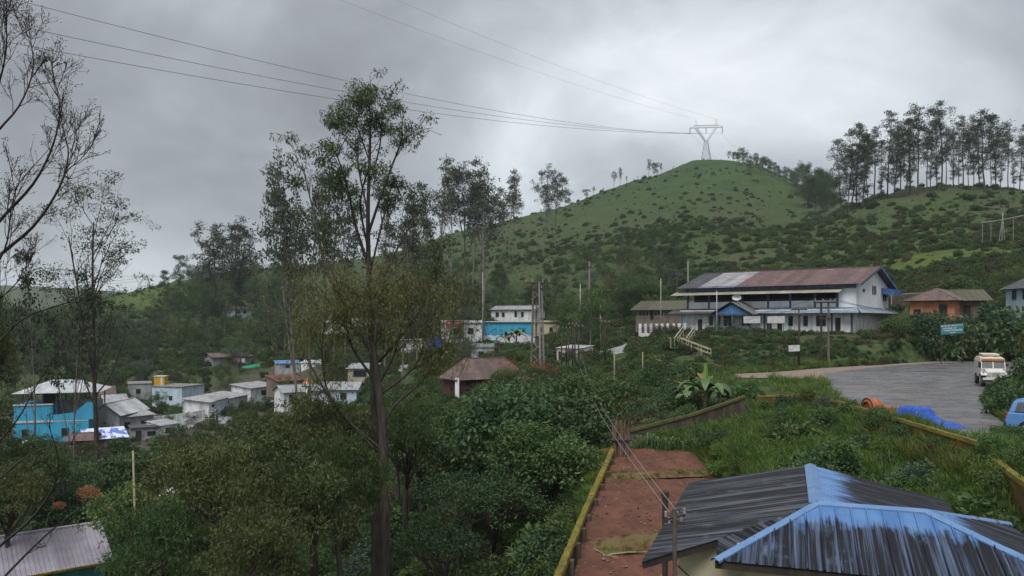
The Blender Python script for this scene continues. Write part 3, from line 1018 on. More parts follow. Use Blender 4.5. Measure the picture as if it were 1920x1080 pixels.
def house(name, label, cat, L_, R_, base, depth, h, roof='gable', rise=1.2, over=0.4, wall=None, rmat=None, wins=(), doors=(),
          wm=None, sink=2.0, group=None, sheet_w=None, slope_front=None):
    """L_, R_ = (px, Y) of the front base corners; base = height of the floor"""
    wall = wall or W_WHITE; rmat = rmat or R_GREY; wm = wm or FRAME
    a = Vector(((L_[0] - CX) / F * L_[1], L_[1], base)); b = Vector(((R_[0] - CX) / F * R_[1], R_[1], base))
    d = b - a; X = math.hypot(d.x, d.y); rz = math.atan2(d.y, d.x)
    t = thing(name, label, cat, a, rz, group)
    if name.replace('_', ' ') not in [l[0] for l in LANDMARKS]: LANDMARKS.append((name.replace('_', ' '), (a.x + b.x) / 2, (a.y + b.y) / 2))
    D = depth; o = over
    mb = MB()
    if roof == 'gable':      # ridge along the front
        mb.prism([(0, 0, -sink), (0, D, -sink), (0, D, h), (0, D / 2, h + rise - .06), (0, 0, h)], (X, 0, 0))
        planes = [([(-o, -o, h - o * rise / (D / 2)), (X + o, -o, h - o * rise / (D / 2)), (X + o, D / 2, h + rise), (-o, D / 2, h + rise)], (1, 0, 0)),
                  ([(-o, D + o, h - o * rise / (D / 2)), (X + o, D + o, h - o * rise / (D / 2)), (X + o, D / 2, h + rise), (-o, D / 2, h + rise)], (1, 0, 0))]
        caps = [((-o, D / 2, h + rise + .03), (X + o, D / 2, h + rise + .03))]
    elif roof == 'front':    # gable end to the front
        mb.prism([(0, 0, -sink), (X, 0, -sink), (X, 0, h), (X / 2, 0, h + rise - .06), (0, 0, h)], (0, D, 0))
        e = h - o * rise / (X / 2)
        planes = [([(-o, -o, e), (-o, D + o, e), (X / 2, D + o, h + rise), (X / 2, -o, h + rise)], (0, 1, 0)),
                  ([(X + o, -o, e), (X + o, D + o, e), (X / 2, D + o, h + rise), (X / 2, -o, h + rise)], (0, 1, 0))]
        caps = [((X / 2, -o, h + rise + .03), (X / 2, D + o, h + rise + .03))]
    elif roof == 'hip':
        mb.b2((0, 0, -sink), (X, D, h))
        k = min(X, D) / 2
        p, q = ((k, D / 2), (X - k, D / 2)) if X >= D else ((X / 2, k), (X / 2, D - k))
        z1 = h + rise; z0 = h - o * rise / k * 0.8
        c = [(-o, -o, z0), (X + o, -o, z0), (X + o, D + o, z0), (-o, D + o, z0)]
        P, Q_ = (*p, z1), (*q, z1)
        if X >= D:
            planes = [([c[0], c[1], Q_, P], (1, 0, 0)), ([c[2], c[3], P, Q_], (1, 0, 0)), ([c[1], c[2], Q_], (0, 1, 0)), ([c[3], c[0], P], (0, 1, 0))]
        else:
            planes = [([c[0], c[1], P], (1, 0, 0)), ([c[2], c[3], Q_], (1, 0, 0)), ([c[1], c[2], Q_, P], (0, 1, 0)), ([c[3], c[0], P, Q_], (0, 1, 0))]
        caps = [(P, Q_)] + [(c[i], P if (i in (0, 3) and X >= D) or (i in (0, 1) and X < D) else Q_) for i in range(4)]
    elif roof == 'shed':     # slopes down to the front
        mb.prism([(0, 0, -sink), (0, D, -sink), (0, D, h + rise - .06), (0, 0, h)], (X, 0, 0))
        s = rise / D
        planes = [([(-o, -o, h - o * s + .04), (X + o, -o, h - o * s + .04), (X + o, D + o, h + rise + o * s + .04), (-o, D + o, h + rise + o * s + .04)], (1, 0, 0))]
        caps = []
    else:                    # flat slab
        mb.b2((0, 0, -sink), (X, D, h)); planes, caps = [], []
    part("wall", mb, wall, t)
    if roof == 'flat':
        s = MB().b2((-o, -o, h + .003), (X + o, D + o, h + 0.18))
        part("roof_slab", s, rmat, t)
        if rise > 0.2:
            s = MB().b2((0, 0, h + .184), (X, .12, h + rise)).b2((0, D - .12, h + .184), (X, D, h + rise))
            s.b2((0, .12, h + .184), (.12, D - .12, h + rise - .005)).b2((X - .12, .12, h + .184), (X, D - .12, h + rise - .005))
            part("parapet", s, wall, t)
    for pl, ev in planes:
        sheets(t, pl, ev, rmat, width=sheet_w or 1.6, ribs=4 if (sheet_w or 1.6) < 1.3 else 2, rib_w=.05, rib_h=.04, thick=.04)
    for a_, b_ in caps:
        part("ridge_cap", MB().bar(a_, b_, 0.30, 0.09), rmat, t)
    for w in wins:
        window(t, *w[:5], (X, D), wm, GLASS, bars=w[5] if len(w) > 5 else 1)
    for w in doors:
        f, s, ww, hh = w[:4]
        m = MB()
        if f == 'f': m.b2((s, -.045, 0.02), (s + ww, .01, hh))
        elif f == 'r': m.b2((X - .01, s, 0.02), (X + .045, s + ww, hh))
        else: m.b2((-.045, s, 0.02), (.01, s + ww, hh))
        dd = part("door", m, w[4] if len(w) > 4 else WOODDK, t)
    return t, X, D


# ------------------------------------------------------------------ the house with the blue and black tin roof
def mould_roof(name, start, amount, streak):
    """blue painted tin overgrown with black mould that runs down the slope in streaks"""
    m = bpy.data.materials.new(name); m.use_nodes = True
    nt = m.node_tree; N, L = nt.nodes.new, nt.links.new
    b = nt.nodes["Principled BSDF"]
    b.inputs["Specular IOR Level"].default_value = 0.22
    uv = N("ShaderNodeUVMap"); uv.uv_map = "roof"

    def noise(sx, sy, sc, d=6, off=0.0):
        mp = N("ShaderNodeMapping"); mp.inputs["Scale"].default_value = (sx, sy, 1); mp.inputs["Location"].default_value = (off, off * .7, 0)
        L(uv.outputs[0], mp.inputs[0])
        n = N("ShaderNodeTexNoise"); n.inputs["Scale"].default_value = sc; n.inputs["Detail"].default_value = d
        n.inputs["Roughness"].default_value = .6
        L(mp.outputs[0], n.inputs["Vector"]); return n.outputs[0]

    def math_(op, a, c):
        x = N("ShaderNodeMath"); x.operation = op
        for s, i in ((a, 0), (c, 1)):
            if isinstance(s, (int, float)): x.inputs[i].default_value = s
            else: L(s, x.inputs[i])
        return x.outputs[0]

    def rng(f, lo, hi, a=0.0, c=1.0):
        x = N("ShaderNodeMapRange"); x.inputs[1].default_value = lo; x.inputs[2].default_value = hi
        x.inputs[3].default_value = a; x.inputs[4].default_value = c
        L(f, x.inputs[0]); return x.outputs[0]

    def mixc(f, a, c):
        x = N("ShaderNodeMix"); x.data_type = 'RGBA'; L(f, x.inputs[0])
        for s, i in ((a, 6), (c, 7)):
            if isinstance(s, tuple): x.inputs[i].default_value = (*s, 1)
            else: L(s, x.inputs[i])
        return x.outputs[2]
    sp = N("ShaderNodeSeparateXYZ"); L(uv.outputs[0], sp.inputs[0])
    # the mould's upper edge: jagged from rib to rib, higher and lower in patches, and fading out towards the windward end
    st = noise(15, .30, 1.0, 3)
    blot = noise(1.1, .9, 1.3, 6, 4.2)
    edge = math_('ADD', math_('MULTIPLY', math_('ADD', st, -.5), 1.3), math_('MULTIPLY', math_('ADD', blot, -.5), 2.6 * amount))
    lee = rng(sp.outputs[0], 3.2, 5.6, 0.0, .55)
    msk = math_('ADD', math_('ADD', sp.outputs[1], -start), math_('ADD', edge, math_('MULTIPLY', lee, -1.0)))
    mould = rng(msk, -.10, .24)
    blue = mixc(rng(noise(2, .6, 1.5, 6, 9), .35, .65), (0.060, 0.140, 0.310), (0.095, 0.190, 0.370))
    black = mixc(rng(noise(17, .28, 1.0, 4, 1.7), .48, .70), (0.0095, 0.0105, 0.014), streak)
    black = mixc(rng(noise(1.0, .7, 1.6, 7, 7.7), .56, .70), black, mixc(rng(noise(20, .3, 1, 3, 5.5), .4, .6), streak, (0.02, 0.022, 0.028)))
    black = mixc(rng(noise(5, 4, 2.0, 4, 3.1), .72, .77), black, (0.20, 0.21, 0.23))
    col = mixc(mould, blue, black)
    L(col, b.inputs["Base Color"])
    L(rng(mould, 0, 1, .42, .66), b.inputs["Roughness"])
    return m


def blue_roof_house():
    A = Vector((5.9, 15.0, HOUSE_Z))
    t = thing("tin_roof_house", "cream house under a blue tin roof blackened with mould", "house", A, math.radians(-19.6))
    zr, ze = -3.57 - HOUSE_Z, -4.2 - HOUSE_Z
    w = MB().prism([(-2.4, .2, 0), (2.4, .2, 0), (2.4, .2, zr - .60), (0, .2, zr - .08), (-2.4, .2, zr - .60)], (0, 3.7, 0))
    part("wall", w, W_CREAM, t)
    w = MB().prism([(-2.4, -1.7, 0), (-1.26, -1.7, 0), (-1.26, -1.7, zr - .42), (-2.4, -1.7, zr - .60)], (0, 1.89, 0))
    part("wall", w, W_CREAM, t)
    w = MB().b2((-1.25, -1.95, 0), (3.6, 1.7, ze - .04))
    part("wall", w, W_CREAM, t)
    band = MB().b2((-1.33, -2.03, ze - .72), (3.68, -1.95, ze - .62))
    part("sunshade", band, CONC, t)
    side = mould_roof("roof_mould_side", -3.0, .5, (0.105, 0.120, 0.150))  # pale streak colour paints a grey sky sheen over the mould
    front = mould_roof("roof_mould_front", 0.58, .62, (0.085, 0.120, 0.20))
    right = mould_roof("roof_mould_right", 0.55, .4, (0.045, 0.055, 0.075))
    Bp, Ap = (0, 4.15, zr), (0, 0, zr)
    zs = lambda x: zr - (zr - ze) * abs(x) / 2.9
    Gp = (-1.7, -1.8, zs(-1.7)); Fp = (-1.7, -2.2, ze)
    C = (1.9, 0, zr)
    sheets(t, [Bp, (-2.9, 4.2, ze), (-2.9, -2.7, ze), Gp, Ap], (0, 1, 0), side, width=.95, ribs=7, rib_w=.032, rib_h=.022)
    sheets(t, [Ap, Gp, Fp], (0, 1, 0), side, width=.95, ribs=7, rib_w=.032, rib_h=.022)
    sheets(t, [Bp, (2.9, 4.2, ze), (2.9, 1.2, ze), (1.4, 0, zs(1.4)), Ap], (0, 1, 0), right, width=.95, ribs=5, rib_w=.03, rib_h=.02)
    sheets(t, [Ap, Fp, (4.0, -2.2, ze), C], (1, 0, 0), front, width=.78, ribs=3, rib_w=.022, rib_h=.034)
    sheets(t, [C, (4.0, -2.2, ze), (3.75, 2.2, ze)], (0, 1, 0), right, width=.95, ribs=5, rib_w=.03, rib_h=.02)
    sheets(t, [C, (3.75, 2.2, ze), (1.9, 2.2, ze), (0.3, .05, zr - .02)], (1, 0, 0), right, width=.95, ribs=3, rib_w=.03, rib_h=.02)
    cap = mat("ridge_blue", (0.085, 0.170, 0.335), (0.12, 0.21, 0.37), rough=.45, scale=2.5, c3=(0.05, 0.06, 0.08), spec=.5, lo=.4, hi=.62)

    def capline(p, q, wd=.30):
        p, q = Vector(p), Vector(q); n = max(1, int((q - p).length / 1.3))
        for i in range(n):
            a = p + (q - p) * (i / n); b = p + (q - p) * ((i + 1) / n)
            d = (q - p).normalized(); s = d.cross(Vector((0, 0, 1))).normalized()
            up = s.cross(d)
            lf = .035 + (.006 if i % 2 else 0)
            e = d * .03
            m = MB()
            for sg in (-1, 1):
                m.add([a - e + up * (lf + .03), b + e + up * (lf + .03), b + e + s * sg * wd / 2 + up * (lf - .02), a - e + s * sg * wd / 2 + up * (lf - .02)],
                      [(0, 1, 2, 3)])
                m.add([a - e + s * sg * wd / 2 + up * (lf - .02), b + e + s * sg * wd / 2 + up * (lf - .02),
                       b + e + s * sg * wd / 2 + up * (lf - .06), a - e + s * sg * wd / 2 + up * (lf - .06)], [(0, 1, 2, 3)])
            part("ridge_cap", m, cap, t)
    capline(Bp, Ap, .26); capline(Ap, Fp, .19); capline(Ap, C, .19); capline(C, (4.0, -2.2, ze), .19); capline(C, (3.75, 2.2, ze), .10)
    # barge boards and a length of cable under the eave
    part("fascia_board", MB().bar((-2.9, -2.66, ze - .07), (Gp[0], Gp[1] + .04, Gp[2] - .07), .03, .12), WOODDK, t)
    part("fascia_board", MB().bar((-1.72, -2.16, ze - .08), (4.0, -2.16, ze - .08), .03, .13), WOODDK, t)
    part("fascia_board", MB().bar((0, 4.12, zr - .06), (2.9, 4.17, ze - .06), .03, .1), FRAME_B, t)
    part("fascia_board", MB().bar((0, 4.12, zr - .06), (-2.9, 4.17, ze - .06), .03, .1), FRAME_B, t)
    cb = MB()
    cb.tube([(-2.42, -1.75, ze - .3), (-2.1, -1.78, ze - .55), (-1.7, -1.76, ze - .45), (-1.3, -1.98, ze - .7), (-.9, -2.0, ze - .35)], .012, 4)
    part("cable", cb, WOODDK, t)


blue_roof_house()


# ------------------------------------------------------------------ red soil plot with its walls
SOIL = mat("red_soil", (0.125, 0.053, 0.034), (0.070, 0.032, 0.022), rough=.95, scale=1.3, bump=.8, bscale=5, c3=(0.155, 0.078, 0.050), lo=.36, hi=.62)


def plot():
    def zf(x, y):
        return float(plot_z(x, y) + 0.16 * (vnoise(x * 1.1, y * 1.1) - .5) + .12 * (vnoise(x * 3.3, y * 3.3) - .5))
    sheet("soil_plot", PLOT, zf, SOIL, .35, "bare red soil plot stepped between its walls", lift=0.05)
    for (x0, y0), (x1, y1), lab in (((3.55, 33.3), (8.5, 33.8), "thin weedy soil bund across the far part of the red plot"),
                                    ((2.7, 26.2), (6.2, 27.0), "broad weedy soil bund across the red plot near the stub post")):
        mb = MB(); n = 24; rows = 6; P = []
        rs = np.random.RandomState(int(y0))
        for i in range(n + 1):
            t_ = i / n
            for j in range(rows + 1):
                s = (j / rows - .5) * (1.2 if y0 < 30 else .6)
                x = x0 + (x1 - x0) * t_; y = y0 + (y1 - y0) * t_ + s
                hgt = (.24 if y0 < 30 else .14) * math.cos(math.pi * (j / rows - .5)) * min(1, 6 * t_, 6 * (1 - t_)) * (0.6 + .8 * rs.rand())
                P.append((x, y, float(plot_z(x, y)) + hgt + .06))
        mb.add(P, [(i * (rows + 1) + j, (i + 1) * (rows + 1) + j, (i + 1) * (rows + 1) + j + 1, i * (rows + 1) + j + 1) for i in range(n) for j in range(rows)])
        o = solid("soil_bund", mb, mat("weedy_soil", (0.095, 0.090, 0.030), (0.130, 0.070, 0.042), rough=.95, scale=2.5, bump=.8), kind="structure", smooth=True)
        o["label"] = lab


plot()
MOSS_Y = mat("moss_yellow", (0.165, 0.132, 0.020), (0.070, 0.066, 0.018), rough=.95, scale=2.5, bump=.7, c3=(0.06, 0.05, 0.03), lo=.4, hi=.66)
WALL_OLD = mat("old_wall", (0.10, 0.082, 0.060), (0.050, 0.042, 0.030), rough=.95, scale=1.5, stretch=(1, 1, .4), bump=.6, c3=(0.16, 0.14, 0.11))


def compound_wall(name, label, pts, zb, coping, body, posts=1.7, side=1, th=.14, cop_w=.26, post_m=None):
    """pts: world points of the coping's top line; zb(x,y): foot"""
    base = Vector(pts[0]); base.z = zb(base.x, base.y)
    t = thing(name, label, "wall", base)
    for a, b in zip(pts[:-1], pts[1:]):
        a, b = Vector(a), Vector(b)
        d = (b - a); L_ = math.hypot(d.x, d.y); n = max(1, int(round(L_ / posts)))
        s = Vector((d.y, -d.x, 0)).normalized() * side
        for i in range(n):
            p = a + d * (i / n); q = a + d * ((i + 1) / n)
            mb = MB(); h1 = s * th / 2
            vs_ = [p - h1, q - h1, q + h1, p + h1]
            top = [v - Vector((0, 0, .09)) for v in vs_]
            bot = [Vector((v.x, v.y, min(zb(v.x, v.y) - .25, v.z - .3))) for v in vs_]
            mb.add(bot + top, [(3, 2, 1, 0), (4, 5, 6, 7), (0, 1, 5, 4), (1, 2, 6, 5), (2, 3, 7, 6), (3, 0, 4, 7)])
            part("wall_panel", mb, body, t, world=True)
            # uneven mossy coping
            mb = MB(); m = 5; rs = np.random.RandomState(int(abs(p.x * 97 + p.y * 31)))
            P = []
            for j in range(m + 1):
                c = p + (q - p) * (j / m)
                wv = cop_w * (0.9 + .25 * rs.rand()) / 2; hv = .01 + .035 * rs.rand()
                P += [c - s * .001 * 0 - s.normalized() * wv - Vector((0, 0, .1)), c - s.normalized() * wv * .8 + Vector((0, 0, hv * .5)),
                      c + s.normalized() * wv * .8 + Vector((0, 0, hv)), c + s.normalized() * wv - Vector((0, 0, .1))]
            fs = []
            for j in range(m):
                for k in range(4):
                    fs.append((j * 4 + k, (j + 1) * 4 + k, (j + 1) * 4 + (k + 1) % 4, j * 4 + (k + 1) % 4))
            fs += [(3, 2, 1, 0), (m * 4, m * 4 + 1, m * 4 + 2, m * 4 + 3)]
            mb.add(P, fs)
            part("coping", mb, coping, t, world=True)
            if posts < 4:
                c = p + s.normalized() * (th / 2 + .09); f = zb(c.x, c.y) - .25
                mb = MB().box((c.x, c.y, (f + p.z - .1) / 2), (.2, .2, p.z - .1 - f), rz=math.atan2(d.y, d.x))
                part("post", mb, post_m or body, t, world=True)
    return t


def pz(x, y): return float(plot_z(x, y))


compound_wall("compound_wall", "low wall with bright yellow mossy coping and stub posts along the red soil plot",
              [(0.35, 14.5, -8.25), W(1046, 1078, 22.4), W(1095, 960, 28.6), W(1150, 838, 36.6)], pz, MOSS_Y, WALL_OLD, 1.7, 1)
compound_wall("compound_wall", "old dark mossy wall closing the far end of the red soil plot",
              [W(1180, 806, 38.6), W(1235, 792, 39.4), W(1300, 775, 40.2), W(1350, 758, 41), W(1396, 742, 41.6)],
              lambda x, y: H(x, y), mat("moss_olive", (0.075, 0.070, 0.024), (0.045, 0.045, 0.02), rough=.95, scale=3, bump=.6), WALL_OLD, 5, 1)
compound_wall("compound_wall", "yellow ochre mossy wall running along the road edge behind the blue tarpaulin",
              [W(1420, 742, 43), W(1500, 738, 42.5), W(1575, 753, 38), W(1640, 772, 34), W(1720, 795, 30), W(1800, 818, 27), W(1862, 838, 25.2)],
              lambda x, y: H(x, y), MOSS_Y, mat("ochre_wall", (0.150, 0.100, 0.022), (0.075, 0.055, 0.018), rough=.95, scale=1.2, c3=(.03, .03, .02), bump=.4), 6, 1, th=.2)
compound_wall("compound_wall", "lower ochre wall stepping down past the end of the road wall",
              [W(1868, 862, 24.2), W(1925, 905, 21.2), W(2010, 960, 18.5)], lambda x, y: H(x, y), MOSS_Y, MATS["ochre_wall"], 6, 1, th=.2)


# ------------------------------------------------------------------ the long white two-storey building
def white_building():
    a = Vector((22.6, 104.0, -1.74)); b = Vector((39.7, 90.0, -1.74)); d = b - a
    X = d.length; rz = math.atan2(d.y, d.x)
    t = thing("white_hall", "long two-storey white building with rusty tin roof and open upper gallery", "building", a, rz)
    D = 16.0
    TRIM = mat("trim_slate_blue", (0.10, 0.13, 0.19), (0.06, 0.075, 0.11), rough=.7, scale=2)
    BLUE = mat("trim_blue", (0.055, 0.15, 0.36), (0.04, 0.09, 0.2), rough=.7, scale=2.2)
    AWN = tin("awning_bluegrey", (0.20, 0.25, 0.31), (0.13, 0.16, 0.20), sc=1.5)
    BEIGE = tin("awning_beige", (0.33, 0.30, 0.26), (0.24, 0.22, 0.19), sc=1.5)
    GALLERY_SHADE = mat("gallery_shade", (0.020, 0.019, 0.019), (0.03, 0.027, 0.025), rough=.9)
    WH = wallmat("wall_white_hall", (0.80, 0.82, 0.86), .8, .5)
    LOW = wallmat("wall_white_streaked", (0.80, 0.80, 0.82), .55, 1.1)
    part("lower_wall", MB().b2((0, 0, -1.2), (X, D, 3.0)), LOW, t)
    part("base_band", MB().b2((-.06, -.06, -1.3), (X + .06, 0.0, .32)), CONC, t)
    gx = X - 2.0
    part("upper_wall", MB().b2((.3, 3.6, 3.004), (gx, D, 5.6)), GALLERY_SHADE, t)  # wall coloured near black: the open gallery's shade is painted in
    part("gallery_floor", MB().b2((.3, 1.3, 3.004), (gx, 3.6, 3.22)), CONC, t)
    part("gable_wall", MB().prism([(gx, 1.3, 3.004), (gx, D, 3.004), (gx, D, 5.95), (gx, 9.0, 8.2), (gx, 1.3, 6.0)], (X - gx, 0, 0)), WH, t)
    part("end_wall", MB().prism([(.3, 3.6, 5.604), (.3, D, 5.604), (.3, 9.0, 8.2)], (.2, 0, 0)), WH, t)
    for i, s in enumerate((.35, 3.4, 8.0, 11.4, 14.2, 17.2, gx - .3)):
        part("gallery_column", MB().b2((s, 1.3, 3.23), (s + .24, 1.54, 5.55)), TRIM if i % 2 else BLUE, t)
    for s0, s1 in ((.6, 3.4), (3.64, 8.0), (8.24, 11.4), (11.64, 14.2), (14.44, 17.2), (17.44, gx - .3)):
        part("parapet_panel", MB().b2((s0, 1.36, 3.23), (s1, 1.48, 4.12)), WH, t)
        part("rail", MB().b2((s0, 1.38, 4.32), (s1, 1.44, 4.37)), TRIM, t)
    part("eave_board", MB().b2((.2, 1.0, 5.55), (X - .02, 1.28, 5.98)), TRIM, t)
    part("eave_board", MB().b2((2.0, .62, 5.93), (X * .42, .8, 6.16)), BLUE, t)
    # roof slopes in sheets
    def pick(f, k):
        if f < .10: return R_DARK
        if f < .32: return tin('tin_pale_worn', (0.33, 0.33, 0.34), (0.22, 0.21, 0.22), (0.16, 0.12, 0.115), .9)
        return R_RUST if (k % 5) else R_BROWN
    sheets(t, [(-.8, .4, 5.95), (X + .8, .4, 5.95), (X + .8, 9.0, 8.4), (-.8, 9.0, 8.4)], (1, 0, 0), R_RUST, 1.05, 4, .06, .045, thick=.03, pick=pick)
    sheets(t, [(-.8, 18.2, 5.5), (X + .8, 18.2, 5.5), (X + .8, 9.0, 8.4), (-.8, 9.0, 8.4)], (1, 0, 0), R_RUST, 2.2, 4, .06, .045, thick=.03)
    part("ridge_cap", MB().bar((-.8, 9, 8.46), (X + .8, 9, 8.46), .5, .1), R_RUST, t)
    part("barge_board", MB().bar((X + .82, .4, 5.9), (X + .82, 9, 8.35), .05, .3), TRIM, t)
    part("barge_board", MB().bar((X + .82, 18.2, 5.45), (X + .82, 9, 8.35), .05, .3), BLUE, t)
    # beige sunshade above the gallery, lower awning along the front and round the gable end
    sheets(t, [(-1.2, -.5, 4.98), (gx + .6, -.5, 4.98), (gx + .6, 1.28, 5.5), (-1.2, 1.28, 5.5)], (1, 0, 0), BEIGE, 1.5, 3, .05, .03, thick=.03, name="sunshade_sheet")
    sheets(t, [(-1.3, -1.2, 2.55), (7.1, -1.2, 2.55), (7.1, 1.28, 3.2), (-1.3, 1.28, 3.2)], (1, 0, 0), R_DARK, 1.2, 3, .05, .03, thick=.03, name="awning_sheet")
    sheets(t, [(10.6, -1.2, 2.55), (X + 1.0, -1.2, 2.55), (X + .02, 1.28, 3.25), (10.6, 1.28, 3.25)], (1, 0, 0), AWN, 1.2, 3, .05, .03, thick=.03, name="awning_sheet")
    sheets(t, [(X + 1.2, -1.2, 2.55), (X + 1.2, D + .5, 2.55), (X + .02, D + .5, 3.25), (X + .02, 1.3, 3.25)], (0, 1, 0), AWN, 1.2, 3, .05, .03, thick=.03, name="awning_sheet")
    # porch with a blue gable
    px0, px1, ph = 5.6, 11.2, 2.5
    part("porch_gable", MB().prism([(px0 + .5, -2.5, ph), (px1 - .5, -2.5, ph), ((px0 + px1) / 2, -2.5, 3.75)], (0, .12, 0)),
         mat("porch_blue", (0.10, 0.26, 0.52), (0.05, 0.12, 0.25), rough=.8, scale=3, stretch=(3, 1, .4), c3=(.05, .06, .08)), t)
    m_ = (px0 + px1) / 2
    PR = tin("porch_tin", (0.10, 0.10, 0.10), (0.065, 0.065, 0.06))
    sheets(t, [(px0 - .1, -2.9, ph - .1), (px0 - .1, 1.2, ph - .1), (m_, 1.2, 4.0), (m_, -2.9, 4.0)], (0, 1, 0), PR, 1.0, 3, .05, .03, thick=.03, name="porch_sheet")
    sheets(t, [(px1 + .1, -2.9, ph - .1), (px1 + .1, 1.2, ph - .1), (m_, 1.2, 4.0), (m_, -2.9, 4.0)], (0, 1, 0), PR, 1.0, 3, .05, .03, thick=.03, name="porch_sheet")
    for s in (px0 + .5, m_, px1 - .5):
        part("porch_post", MB().b2((s - .1, -2.45, -.6), (s + .1, -2.25, ph - .02)), TRIM, t)
    part("porch_beam", MB().b2((px0 + .4, -2.49, ph - .2), (px1 - .4, -2.25, ph - .004)), TRIM, t)
    # openings of the lower storey (distances along the front)
    for s in (4.2, 4.85, 6.2, 6.85, 8.7, 9.3, 14.6, 16.4, 17.9, 18.5):
        window(t, 'f', s, 1.0, .52, 1.25, (X, D), FRAME, GLASS, bars=0)
    for s, hh in ((2.6, 1.5), (11.9, 2.0), (13.2, 1.9), (20.1, 1.7)):
        part("door", MB().b2((s, -.04, .33), (s + .6, .01, .33 + hh)), WOODDK, t)
    for s in (0.15, 5.5, 11.5, 15.8, 19.6, X - .25):
        part("pilaster", MB().b2((s, -.09, .33), (s + .22, .0, 2.75)), TRIM if s > 1 else W_PALEBLUE, t)
    # openings in the gable end
    for s in (6.6, 7.3, 8.0):
        window(t, 'r', s + 1.5, 4.9, .35, 1.1, (X, D), FRAME, GLASS, bars=0)
    window(t, 'r', 4.0, 5.1, .7, .4, (X, D), FRAME, GLASS, bars=0)
    window(t, 'r', 8.8, 7.4, .35, .35, (X, D), FRAME, GLASS, bars=0)
    for s in (13.2, 14.1):
        window(t, 'r', s, 4.2, .5, 1.5, (X, D), FRAME, GLASS, bars=0)
    c = MB().prism([(X, 12.4, 5.1), (X, 16.2, 5.1), (X + 1.5, 16.2, 4.9), (X + 1.5, 12.4, 4.9)], (0, 0, .75))
    part("side_canopy", c, BLUE, t)
    # dish aerial on the porch roof
    dish = MB(); n = 14
    ring = [(m_ + .4 + .62 * math.cos(k * 6.283 / n), -1.9 - .1 + .0, 4.55 + .36 * math.sin(k * 6.283 / n)) for k in range(n)]
    dish.add(ring + [(m_ + .4, -1.72, 4.55)], [(k, (k + 1) % n, n) for k in range(n)])
    dish.bar((m_ + .4, -1.7, 4.5), (m_ + .4, -1.7, 3.95), .06)
    part("dish_aerial", dish, FRAME_W, t)
    # white boards propped on the front
    for s in (10.0, 13.0):
        q = a + Vector((math.cos(rz) * s - math.sin(rz) * -2.7, math.sin(rz) * s + math.cos(rz) * -2.7, 0))
        bd = thing("notice_board", "blank white board on two posts before the white building's " + ("porch" if s < 11 else "lower windows"), "board", (q.x, q.y, -1.74), rz)
        part("panel", MB().b2((0, -.03, 1.35), (2.1, .03, 2.2)), FRAME_W, bd)
        for u in (.15, 1.9):
            part("post", MB().b2((u, .033, -.6), (u + .07, .1, 2.1)), TRIM, bd)
    return t


white_building()
LANDMARKS.append(('white hall', 33.0, 98.0))

# ------------------------------------------------------------------ houses of the settlement
VZ = -18.3      # level of the valley floor


def place_z(py, Y): return zz(Y, py)


